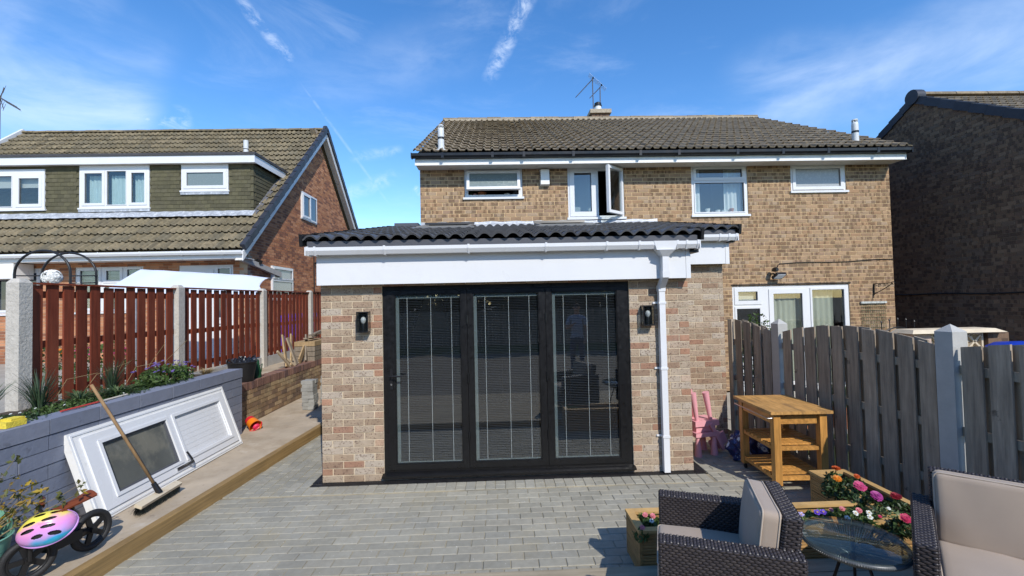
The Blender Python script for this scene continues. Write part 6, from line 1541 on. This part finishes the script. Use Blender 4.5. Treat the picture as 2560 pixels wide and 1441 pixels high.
sp = st+Vector((0,0,.135)); mb = MB(); mb.grid(lambda a, b: sp+fd*(.13-.25*a)+fs*(b-.5)*(.05+.085*a**1.5)+Vector((0,0,.030*a**2+.008-.03*(2*b-1)**2)), 14, 8); mb.grid(lambda a, b: sp+fd*(.13-.25*a)+fs*(b-.5)*(.05+.085*a**1.5)+Vector((0,0,.030*a**2-.018-.012*(2*b-1)**2)), 14, 8)
mb.build('saddle', m_brown, t, smooth=True)
hb = hd0+Vector((0,0,.095)); bar = faxis.normalized(); MB().tube([hb-bar*.20-fd*.05+Vector((0,0,.03)), hb-bar*.08, hb+bar*.08, hb+bar*.20-fd*.05+Vector((0,0,.03))], .011, 8).build('handlebar', m_bikeblk, t)
for s_ in (-1, 1): MB().tube([hb+bar*s_*.12-fd*.02+Vector((0,0,.012)), hb+bar*s_*.215-fd*.055+Vector((0,0,.033))], .017, 10).build('grip', m_brown, t, smooth=40)
# helmet hung over the frame
hcn = ony(114, 1318, 3.12)
def helmet_mat():
    m = M('helmet_rainbow', rough=.22, spec=.5); nt = m.node_tree; N = nt.nodes; L = nt.links
    tc = N.new('ShaderNodeTexCoord'); sp_ = N.new('ShaderNodeSeparateXYZ'); L.new(tc.outputs['Object'], sp_.inputs[0])
    nz_ = N.new('ShaderNodeTexNoise'); nz_.inputs['Scale'].default_value = 7; L.new(tc.outputs['Object'], nz_.inputs['Vector'])
    def mm(op, a, b):
        n = N.new('ShaderNodeMath'); n.operation = op
        for i, v in enumerate((a, b)):
            if isinstance(v, (int, float)): n.inputs[i].default_value = v
            else: L.new(v, n.inputs[i])
        return n.outputs[0]
    v = mm('ADD', mm('ADD', mm('MULTIPLY', sp_.outputs['Z'], -4.0), mm('MULTIPLY', sp_.outputs['X'], 1.3)), mm('ADD', mm('MULTIPLY', nz_.outputs['Fac'], .7), .12))
    cr = N.new('ShaderNodeValToRGB'); e = cr.color_ramp.elements; e[0].position = 0; e[0].color = (.75,.68,.08,1); e[1].position = 1; e[1].color = (.12,.45,.80,1)
    for p_, c_ in ((.18,(.80,.62,.10)),(.30,(.72,.32,.45)),(.52,(.66,.26,.58)),(.66,(.55,.32,.68)),(.78,(.03,.42,.75)),(.9,(.05,.55,.80))): q = e.new(p_); q.color = c_+(1,)
    L.new(v, cr.inputs['Fac']); L.new(cr.outputs['Color'], N['Principled BSDF'].inputs['Base Color']); return m
t = thing('bike_helmet', 'child bike helmet in rainbow pink, yellow and blue hung on the balance bike', 'helmet', hcn)
hx_ = Vector((.88,.42,.14)).normalized(); hz_ = Vector((.35,-.72,.62)); hz_ = (hz_-hx_*hz_.dot(hx_)).normalized(); hy_ = hz_.cross(hx_)
def hp3(th, ph, k=1.0): return hcn + hx_*(.150*k*cos(th)*cos(ph)) + hy_*(.108*k*sin(th)*cos(ph)) + hz_*(.105*k*sin(ph)-.03)
vents = [(x, y, .24 if abs(y) < .4 else .2, .10) for y in (-.62,-.2,.22,.64) for x in ((-.42,.25) if abs(y) < .4 else (-.12,.42))]
mb = MB(); nu, nv = 180, 64
for i in range(nu):
    for j in range(nv):
        th, ph = 2*pi*(i+.5)/nu, -.12+(pi/2+.12)*(j+.5)/nv
        if any(((cos(th)*cos(ph)-v[0])/v[2])**2+((sin(th)*cos(ph)-v[1])/v[3])**2 < 1 for v in vents): continue
        q = [(2*pi*(i+a)/nu, -.12+(pi/2+.12)*(j+b)/nv) for a, b in ((0,0),(1,0),(1,1),(0,1))]; mb.quad(*[hp3(a, b, 1+.02*sin(4*a)) for a, b in q])
o = mb.build('shell', helmet_mat(), t, smooth=True)
bm = bmesh.new(); bm.from_mesh(o.data); bmesh.ops.remove_doubles(bm, verts=bm.verts, dist=.0004); bmesh.ops.recalc_face_normals(bm, faces=bm.faces); bm.to_mesh(o.data); bm.free()
mb = MB(); mb.grid(lambda a, b: hp3(2*pi*a, -.10+(pi/2+.10)*b, .86), 32, 12); mb.build('liner', M('helmet_liner', (.02,.02,.022), .8), t, smooth=True)
MB().tube([hp3(2*pi*k/40, -.12) for k in range(40)], .007, 6, closed=True).build('edge_trim', M('helmet_trim', (.5,.25,.6), .4), t, smooth=True)
# green metal tub with a shrub
c = Vector((-3.43, 3.02, .115)); t = thing('metal_tub', 'mint green metal tub at the bottom left corner', 'tub', c)
m_mint = M('mint_enamel', (.16,.36,.26), .45, noise=(3,.08)); prf = [(.15,0),(.155,.01)]
for k in range(11): prf.append((.157+.040*k/10+(.003 if k % 2 else 0), .02+.30*k/10))
prf += [(.205,.325),(.21,.335),(.202,.34),(.196,.33),(.19,.25)]
MB().lathe(prf, 36, c, cap1=False).build('body', m_mint, t, smooth=50); MB().lathe([(.0,.27),(.190,.275)], 24, c, cap0=False, cap1=False).build('compost', m_soil, t)
for s_ in (-1, 1): MB().tube([c+Vector((s_*.05*cos(k*pi/8)*.9, .225+.05*sin(k*pi/8)*0, .30+.06*sin(k*pi/8)))+Vector((.0,.0,0)) for k in range(9)] if s_ > 0 else [c+Vector((.05*cos(k*pi/8), -.232, .28+.06*sin(k*pi/8))) for k in range(9)], .008, 6).build('tub_handle', m_mint, t)
MB().grid(lambda a, b: c+Vector((.195*cos(.9+a*1.9)*(1+.02*b), .195*sin(.9+a*1.9)*(1+.02*b), .335+.12*b*(.55+.45*sin(a*pi)))), 12, 3).build('raised_rim', m_mint, t, smooth=True)
t = thing('shrub', 'sparse twiggy shrub with yellowing leaves growing in the mint tub', 'shrub', c+Vector((0,0,.28))); mb = MB(); lv = MB(); ly = MB()
for k in range(16):
    an, ln = R(0,6.28), R(.34,.62); d = Vector((cos(an)*.55+.18, sin(an)*.5+.10, R(.55,1.0))).normalized(); p = c+Vector((R(-.06,.06),R(-.06,.06),.27)); pts = [p]; 
    for q in range(5): d = (d+Vector((R(-.22,.22),R(-.22,.22),R(-.14,.06)))).normalized(); p = p+d*ln/5; pts.append(p)
    mb.tube(pts, [.006,.005,.004,.003,.002,.0015], 5)
    for q in range(2, 6):
        for _ in range(2): leaf_cloud(lv if R(0,1) < .6 else ly, pts[q], (.035,.035,.035), 4, .022)
mb.build('stems', m_twig, t); lv.build('leaves', M('leaf_olive', rough=.6, rnd=[(.10,.11,.03),(.14,.13,.04),(.07,.085,.03)], trans=.2), t); ly.build('yellow_leaves', M('leaf_yellow', rough=.6, rnd=[(.35,.24,.02),(.28,.18,.03)], trans=.2), t)
# black tub with bag, green can, planks, crates, paver stacks
c = onx(606, 946, -4.02); c = Vector((-4.02, 7.17, .738))
t = thing('flexible_tub', 'black rubber tub above the end of the blue grey wall', 'tub', c); m_rub = M('black_rubber', (.014,.014,.015), .45)
MB().lathe([(.15,0),(.155,.01),(.20,.30),(.212,.31),(.212,.325),(.200,.33),(.192,.31),(.15,.05)], 28, c, cap1=False).build('tub_body', m_rub, t, smooth=40)
for s_ in (0, pi): MB().tube([c+Vector((.20*cos(s_+1.1+(k/10-.5)*.9), .20*sin(s_+1.1+(k/10-.5)*.9), .31+.075*sin(pi*k/10))) for k in range(11)], .012, 8).build('tub_handle', m_rub, t)
mb = MB(); mb.grid(lambda a, b: c+Vector((.185*(1-b)*cos(2*pi*a), .185*(1-b)*sin(2*pi*a), .29+.09*sin(b*pi*.5)+.022*sin(a*38+b*9)+.02*sin(a*25-b*14))), 50, 12)
tag(mb.build('bin_bag', M('bin_bag', (.012,.012,.013), .22), None, smooth=True), 'shiny black bin bag inside the rubber tub', 'bag')
c = Vector((-3.99, 7.52, .738)); o = MB().lathe([(.075,0),(.08,.02),(.075,.12),(.05,.22),(.045,.29),(.03,.31),(.0,.31)], 16, c); o.tube([c+Vector((.05,0,.2)), c+Vector((.10,0,.24)), c+Vector((.08,0,.10))], .008, 6)
tag(o.build('watering_can', M('dark_green_plastic', (.012,.06,.028), .45), None, smooth=40), 'dark green plastic bottle beside the black tub', 'can')
pk = [((717,905,-3.98),(707,833,-4.15),.075,'broad grey plank leaning, leftmost of the upright planks'), ((742,898,-3.96),(718,838,-4.12),.09,'long pale plank leaning across the others'), ((728,905,-3.97),(728,832,-4.15),.05,'narrow grey plank behind the pale one'), ((748,878,-4.0),(763,850,-4.1),.075,'short brown offcut leaning to the right'), ((766,900,-3.97),(766,838,-4.12),.09,'grey board standing by the crate'), ((726,908,-3.95),(693,874,-4.05),.03,'thin batten leaning low to the left'), ((737,903,-3.94),(700,880,-4.1),.03,'thin batten lying low across the wall top')]
for a_, b_, w_, lab in pk:
    a = onx(*a_[:2], a_[2]); b = onx(*b_[:2], b_[2]); dz_ = .742-a.z; mb = MB(); mb.beam(a+Vector((0,0,dz_*.8)), b+Vector((0,0,dz_*.4)), w_*1.6, .026, (1,.2,.1)); tag(mb.build('plank', m_scrap), lab, 'plank', 'scrap timber on the wall top')
t = thing('timber_crate', 'weathered wooden crate at the end of the timber pile beside the brick pier', 'crate', (-4.1, 10.2, .74))
for k in range(4): MB().box(-4.28, 9.55, .745+k*.105, -3.86, 10.6, .745+k*.105+.095).build('crate_board', m_scrap, t)
for k, (dy, dz, an, lab) in enumerate(((0,.02,.3,'tan offcut lying on the crate'), (.08,.06,-.35,'second tan offcut crossing on the crate'), (.2,.10,.12,'top grey offcut on the timber pile'), (.35,.135,-.1,'uppermost pale batten of the timber pile'))):
    c = Vector((-4.02, 9.8+dy, 1.18+dz)); d = Vector((sin(an)*.4,cos(an),.18*(k-1.5)*.3)); mb = MB(); mb.beam(c-d*.28, c+d*.3, .07, .03); tag(mb.build('plank', m_scrap), lab, 'plank', 'scrap timber on the wall top')
for s_, (x, y, n_, lab) in enumerate(((-3.30,7.95,8,'near stack of grey block pavers on the path beside the pier'), (-3.18,8.45,8,'rear stack of grey block pavers half hidden by the pier'))):
    t = thing('paver_stack', lab, 'paver stack', (x, y, .12), group='stacks of spare pavers'); mt = M('paver_dusty', (.27,.265,.24), .9, var=.12, noise=(15,.2))
    for k in range(n_):
        for q in range(2):
            dx, dy = R(-.012,.012), R(-.012,.012)
            if k % 2: MB().box(x-.10+dx, y-.10+q*.1+dy, .128+k*.062, x+.10+dx, y-.003+q*.1+dy, .188+k*.062).build('loose_paver', mt, t)
            else: MB().box(x-.10+q*.1+dx, y-.10+dy, .128+k*.062, x-.003+q*.1+dx, y+.10+dy, .188+k*.062).build('loose_paver', mt, t)
# ------------------------------------------------------------------ flower bed
BZ = .985
def bush(lab, y, x, parts, cat='plant', name='garden_plant'):
    t = thing(name, lab, cat, (x, y, BZ))
    for nm, fn, mt in parts:
        mb = MB(); fn(mb); mb.build(nm, mt, t, kind='stuff' if nm in ('flowers','tiny_flowers') else None)
    return t
bush('tall upright strap leaved clump at the left edge by the concrete post', 3.75, -4.2, [('leaves', lambda mb: blades(mb, (-4.2,3.78,BZ), 60, .42, .22, .012, .35), m_blade)])
bush('fine dark rush clump in front of the first red panel', 4.25, -4.25, [('leaves', lambda mb: blades(mb, (-4.2,4.25,BZ), 120, .46, .22, .005, .3), M('rush_blue_green', rough=.55, rnd=[(.04,.075,.035),(.055,.09,.045),(.05,.075,.05)], trans=.2))])
bush('arching grass clump in the middle of the bed', 4.55, -4.12, [('leaves', lambda mb: blades(mb, (-4.12,4.55,BZ), 130, .26, .28, .007, .9), m_blade)])
bush('green strap leaved clump above the broom', 4.85, -4.0, [('leaves', lambda mb: blades(mb, (-4.0,4.85,BZ), 150, .22, .25, .008, .8), m_blade)])
bush('fine dark rush clump left of the purple flowers', 5.0, -4.2, [('leaves', lambda mb: blades(mb, (-4.2,5.02,BZ), 110, .45, .2, .005, .35), MATS['rush_blue_green'])])
bush('low strap leaved clump under the purple flowers', 5.35, -3.95, [('leaves', lambda mb: blades(mb, (-3.95,5.3,BZ), 160, .16, .22, .008, .9), m_leaf)])
def flow(mb, c, rad, n, s_):
    for _ in range(n):
        an, r_ = R(0,6.28), sqrt(R(0,1)); p = Vector(c)+Vector((rad[0]*r_*cos(an), rad[1]*r_*sin(an), rad[2]*(1-.5*r_*r_)+R(-.02,.02))); petals(mb, p, (R(-.3,.3),-.4,.8), s_, 2, 6)
bush('leafy bush covered in small violet flowers', 5.5, -4.05, [('leaves', lambda mb: leaf_cloud(mb, (-4.02,5.55,BZ+.10), (.24,.42,.15), 900, .030, .7), m_leaf), ('flowers', lambda mb: flow(mb, (-4.02,5.55,BZ+.10), (.23,.40,.19), 34, .016), petal_mat('violet_aster', (.17,.12,.34)))])
bush('yellow green grass tuft behind the violet bush', 6.2, -4.3, [('leaves', lambda mb: blades(mb, (-4.25,6.1,BZ-.02), 90, .34, .16, .006, .4), M('blade_yellow', rough=.6, rnd=[(.16,.17,.05),(.20,.18,.06),(.11,.13,.04)], trans=.2))])
bush('dry straw coloured grass tuft at the end of the wall', 6.2, -3.95, [('leaves', lambda mb: blades(mb, (-3.95,6.2,BZ+.02), 200, .15, .20, .004, .8), m_dry)])
for k, (y, lab) in enumerate(((3.75,'low ground cover by the concrete post at the left edge'), (4.35,'low ground cover along the wall top, left of the rushes'), (4.85,'low ground cover in front of the rushes'), (5.45,'low ground cover behind the broom handle'))):
    bush(lab, y, -4.05, [('leaves', lambda mb: leaf_cloud(mb, (-4.02,y,BZ+.035), (.30,.32,.055), 1100, .018, .9), m_leaf_dark if k != 1 else m_leaf), ('tiny_flowers', lambda mb: flow(mb, (-4.0,y,BZ+.03), (.26,.3,.06), 5, .010), PM['white'])], 'ground cover')
bush('long wispy dry stems arching before the first red panel', 4.6, -4.35, [('stems', lambda mb: [mb.tube([Vector((-4.35,4.5+k*.28,BZ)), Vector((-4.3+.05*sin(k),4.5+k*.28+.12,BZ+.25)), Vector((-4.2,4.5+k*.28+R(.1,.5),BZ+R(.25,.5)))], .0025, 4) for k in range(6)], m_dry)])
# ------------------------------------------------------------------ beyond the red fence
t = thing('covered_swing', 'white sheet draped over a garden frame behind the red fence', 'sheet', (-6.4, 9.2, .6))
p00, p10 = ony(306, 669, 9.0), ony(640, 688, 9.4)
def sheet(a, b):
    u = a; base = p00.lerp(p10, u) ; z = base.z-.10*max(0,u-.8)*2
    drop = (.75*max(0, b-.35)**1.1)+.008*sin(u*30)*b
    return Vector((base.x+.10*b*(1-2*u)*-1 + (.10*sin(b*9) if u > .98 else 0), base.y+.9-1.2*b+.03*sin(u*22+b*3), z-drop))
mb = MB(); mb.grid(sheet, 50, 14); mb.build('sheet', M('white_sheet', (.56,.60,.68), .8), t, smooth=True)
for x in (-7.0, -5.3):
    for y in (8.9, 9.7): MB().tube([(x,y,.6),(x,y,2.25)], .025, 8).build('frame_pole', m_galv, t)
m_blk_iron = M('black_iron', (.012,.012,.013), .4)
t = thing('garden_arch', 'black metal rose arch with two hoops behind the red fence', 'arch', (-7.4, 7.6, .6))
def hoop(pl_, pt_, pr_, Y):
    a, m_, b = ony(*pl_, Y), ony(*pt_, Y), ony(*pr_, Y); r_ = (b.x-a.x)/2; cx_ = (a.x+b.x)/2; zc = m_.z-r_*.86
    MB().tube([(a.x,Y,.6),(a.x,Y,zc-.5)]+[(cx_-r_*cos(pi*k/18), Y, zc+r_*.86*sin(pi*k/18)) for k in range(19)]+[(b.x,Y,zc-.5),(b.x,Y,.6)], .018, 8).build('hoop', m_blk_iron, t, smooth=True); return a, m_, b
A1 = hoop((36,690), (103,627), (176,690), 7.3); A2 = hoop((104,690), (172,633), (241,690), 8.0)
for p, q in zip(A1, A2): MB().tube([p, q], .010, 6).build('cross_bar', m_blk_iron, t)
MB().tube([A1[2]+Vector((0,0,-.12)), A2[2]+Vector((0,0,-.12))], .008, 6).build('cross_bar', m_blk_iron, t)
c = ony(130, 694, 6.9); t = thing('topiary_ball', 'white artificial rose ball on a stem behind the nearest red panel', 'ornament', (c.x, c.y, .6)); mb = MB()
for _ in range(90):
    d = Vector((random.gauss(0,1),random.gauss(0,1),random.gauss(0,1))).normalized(); petals(mb, c+d*Vector((.105,.105,.088)).length*.58, d, .036, 3, 7)
mb.build('roses', M('rose_white', (.78,.78,.74), .7), t); MB().tube([(c.x,c.y,.6),c], .012, 6).build('stem', m_twig, t)
for k, px in enumerate((735, 757)):
    p = onx(px, 790, -5.3); t = thing('wheelie_bin', ['blue wheelie bin behind the red fence, nearer of the two', 'blue wheelie bin behind the red fence, farther of the two'][k], 'bin', (p.x, p.y, .6), group='blue wheelie bins')
    mb = MB(); mb.hexa([(p.x-.22,p.y-.22,.62),(p.x+.22,p.y-.22,.62),(p.x+.22,p.y+.22,.62),(p.x-.22,p.y+.22,.62),(p.x-.27,p.y-.27,1.6),(p.x+.27,p.y-.27,1.6),(p.x+.27,p.y+.27,1.6),(p.x-.27,p.y+.27,1.6)]); mb.build('bin_body', M('bin_blue', (.02,.03,.50), .4), t)
    mb = MB(); mb.hexa([(p.x-.29,p.y-.29,1.602),(p.x+.29,p.y-.29,1.602),(p.x+.29,p.y+.29,1.602),(p.x-.29,p.y+.29,1.602),(p.x-.27,p.y-.27,1.66),(p.x+.27,p.y-.27,1.66),(p.x+.27,p.y+.27,1.70),(p.x-.27,p.y+.27,1.70)]); mb.build('lid', MATS['bin_blue'], t)
    for s_ in (-1, 1): MB().lathe([(.09,-.025),(.09,.025)], 14, (p.x+.24*s_,p.y+.2,.69), (Vector((0,1,0)),Vector((0,0,1)),Vector((1,0,0)))).build('wheel', m_black_plastic, t)
for k, (x, y, z, lab) in enumerate(((-7.0,7.4,.6,'leafy trailing plant behind the top of the nearest red panel'), (-6.0,7.0,.6,'flowering shrub showing through the nearest red panel'))):
    t = thing('shrub', lab, 'shrub', (x, y, z)); mb = MB(); leaf_cloud(mb, (x,y,z+.45), (.5,.4,.45), 900, .035); mb.build('leaves', m_leaf, t); mb = MB(); flow(mb, (x,y,z+.4), (.45,.35,.45), 30, .03); mb.build('flowers', PM['pink'] if k else PM['orange'], t, kind='stuff')

# ------------------------------------------------------------------ garden behind the camera with added trees, seen only in the door glass
t = thing('boundary_fence', 'plain brown board fence across the garden behind the viewer', 'fence', (0, -9, 0))
bm_ = MB().box(-.07,-.01,0,.07,.01,1.8).mesh('board', m_fence_grey)
for k in range(140): inst('board', bm_, t, (-10.4+k*.15, -9+.02*(k % 2), -.3))
m_tree = M('tree_leaf_dark', rough=.6, rnd=[(.020,.042,.012),(.03,.055,.016),(.018,.036,.012)], trans=.15)  # unseen trees, added to keep bright horizon sky out of the door glass
for k, (x, y, h_, r_, lab) in enumerate(((-11,-12,6.2,3.0,'dark leafy tree added behind the viewer, far on the left'), (-7.0,-12,6.2,3.0,'dark leafy tree added behind the viewer, left of the middle'), (-2.6,-12.5,6.8,3.2,'dark leafy tree added behind the viewer in the middle'), (2.2,-12.2,6.2,3.0,'dark leafy tree added behind the viewer, right of the middle'), (6.4,-12.4,6.6,3.1,'dark leafy tree added behind the viewer, on the right'), (10.6,-12,6.2,3.0,'dark leafy tree added behind the viewer, far on the right'))):
    t = thing('tree', lab, 'tree', (x, y, -.3), group='trees added behind the viewer'); mb = MB(); leaf_cloud(mb, (x,y,h_*.52), (r_,r_*.7,h_*.5), 7500, .20, .2); mb.build('crown', m_tree, t)
    MB().tube([(x,y,-.3),(x+.1,y,h_*.35),(x-.1,y,h_*.8)], [.2,.15,.05], 10).build('trunk', m_bark, t)
struct('rear_lawn', MB().box(-12, -9, -.29, 12, -.6, .05), m_grass_g)
# cooker hood on the far kitchen wall
t = thing('cooker_hood', 'pale tapering cooker hood on the far kitchen wall, seen through the left door leaf', 'hood', (-1.2, 8.55, 1.3))
mb = MB(); mb.hexa([(-1.52,8.1,1.42),(-.92,8.1,1.42),(-.92,8.58,1.42),(-1.52,8.58,1.42),(-1.36,8.3,2.0),(-1.08,8.3,2.0),(-1.08,8.58,2.0),(-1.36,8.58,2.0)]); mb.build('canopy', m_room_pale, t)
MB().box(-1.35, 8.31, 2.001, -1.09, 8.58, 2.37).build('chimney', m_room_pale, t)
t = thing('kitchen_units', 'dark base units along the far kitchen wall', 'cupboard', (0, 8.3, .04))
for k in range(6): MB().box(-1.75+k*.6, 7.98, .12, -1.16+k*.6, 8.58, .90).build('cupboard_door', M('unit_navy', (.02,.025,.045), .4), t)
MB().box(-1.78, 7.95, .902, 1.9, 8.59, .94).build('worktop', m_room_pale, t)
# person standing on the deck behind the camera, mirrored in the right door leaf
def person(loc, rot):
    H = 1.0
    V = [(0,0,.93,.135,.10),(0,-.005,1.08,.130,.095),(0,-.01,1.25,.150,.105),(0,0,1.40,.135,.085),(0,.0,1.47,.060,.058),(0,-.005,1.53,.056,.056),(0,-.015,1.60,.076,.088),(0,-.012,1.68,.078,.092),(0,-.005,1.735,.050,.060),
         (-.17,0,1.405,.060,.058),(-.225,.03,1.14,.045,.045),(-.20,-.13,.96,.033,.034),(-.16,-.20,.90,.030,.018),
         (.17,0,1.405,.060,.058),(.235,-.02,1.16,.045,.045),(.15,-.22,1.22,.033,.034),(.10,-.28,1.26,.030,.020),
         (-.095,0,.86,.085,.085),(-.10,-.01,.50,.058,.062),(-.105,.02,.12,.040,.042),(-.11,-.01,.045,.042,.042),(-.12,-.14,.03,.038,.026),
         (.095,0,.86,.085,.085),(.105,-.02,.50,.058,.062),(.115,.01,.12,.040,.042),(.12,-.02,.045,.042,.042),(.135,-.15,.03,.038,.026)]
    E = [(0,1),(1,2),(2,3),(3,4),(4,5),(5,6),(6,7),(7,8),(3,9),(9,10),(10,11),(11,12),(3,13),(13,14),(14,15),(15,16),(0,17),(17,18),(18,19),(19,20),(20,21),(0,22),(22,23),(23,24),(24,25),(25,26)]
    for base, dirn in ((12, Vector((.1,-.75,-.45))), (16, Vector((-.6,-.35,.45)))):
        b = Vector(V[base][:3]); d = dirn.normalized(); s_ = d.cross(Vector((0,0,1))).normalized()
        for k in range(4):
            i0 = len(V); off = s_*(-.024+.016*k); ln = (.06,.07,.065,.05)[k]
            V.append(tuple(b+d*.05+off)+(.0085,.0085)); V.append(tuple(b+d*(.05+ln*.6)+off+Vector((0,0,-.008)))+(.0078,.0078)); V.append(tuple(b+d*(.05+ln)+off+Vector((0,0,-.026)))+(.006,.006)); E += [(base,i0),(i0,i0+1),(i0+1,i0+2)]
        i0 = len(V); V.append(tuple(b+s_*.035+d*.01)+(.0095,.0095)); V.append(tuple(b+s_*.052+d*.045)+(.007,.007)); E += [(base,i0),(i0,i0+1)]
    me = bpy.data.meshes.new('body'); me.from_pydata([v[:3] for v in V], E, []); ob = bpy.data.objects.new('body_tmp', me); COL.objects.link(ob)
    md = ob.modifiers.new('skin', 'SKIN'); md.use_smooth_shade = True
    for i, v in enumerate(V): me.skin_vertices[0].data[i].radius = (v[3], v[4])
    me.skin_vertices[0].data[0].use_root = True
    sb = ob.modifiers.new('sub', 'SUBSURF'); sb.levels = 2; sb.render_levels = 2
    dg = bpy.context.evaluated_depsgraph_get(); m2 = bpy.data.meshes.new_from_object(ob.evaluated_get(dg)); bpy.data.objects.remove(ob)
    m2.materials.clear()
    for mt in (M('skin', (.52,.31,.22), .55), M('tshirt_pale_blue', (.42,.50,.66), .85), M('jeans', (.05,.075,.15), .85), M('shoe_dark', (.03,.03,.03), .6), M('hair_dark', (.02,.014,.01), .6)): m2.materials.append(mt)
    for p in m2.polygons:
        c = p.center; a_ = abs(c.x)
        if c.z > 1.66 or (c.z > 1.58 and c.y > .03): k = 4
        elif c.z < .075: k = 3
        elif c.z > 1.475: k = 0
        elif a_ > .165 and c.z < 1.24 or (c.y < -.10 and c.z > .8): k = 0
        elif c.z < .95: k = 2
        else: k = 1
        p.material_index = k; p.use_smooth = True
    t = thing('person', 'person in pale tee shirt and jeans, mirrored in the right door leaf', 'person', loc, rot)
    bo = bpy.data.objects.new('body', m2); COL.objects.link(bo); bo.parent = t
    for sx in (-1, 1):
        MB().lathe([(.0,-.006),(.010,-.004),(.012,0),(.0,.008)], 8, (sx*.030,-.098,1.645), (Vector((1,0,0)),Vector((0,0,1)),Vector((0,-1,0)))).build('eye', M('eye_dark', (.03,.02,.02), .3), t)
        MB().lathe([(.0,-.012),(.024,-.006),(.028,.004),(.0,.012)], 10, (sx*.080,.005,1.63), (Vector((0,1,0)),Vector((0,0,1)),Vector((sx,0,0)))).build('ear', MATS['skin'], t)
    MB().lathe([(.018,0),(.014,.02),(.0,.032)], 8, (0,-.098,1.60), (Vector((1,0,0)),Vector((0,0,1)),Vector((0,-1,0)))).build('nose', MATS['skin'], t)
    MB().box(-.024,-.100,1.562,.024,-.094,1.570).build('mouth', M('lips', (.38,.14,.12), .5), t)
person((1.80, -.35, .091), radians(180+8))
for o in bpy.data.objects:
    if '_local' in o.keys(): del o['_local']
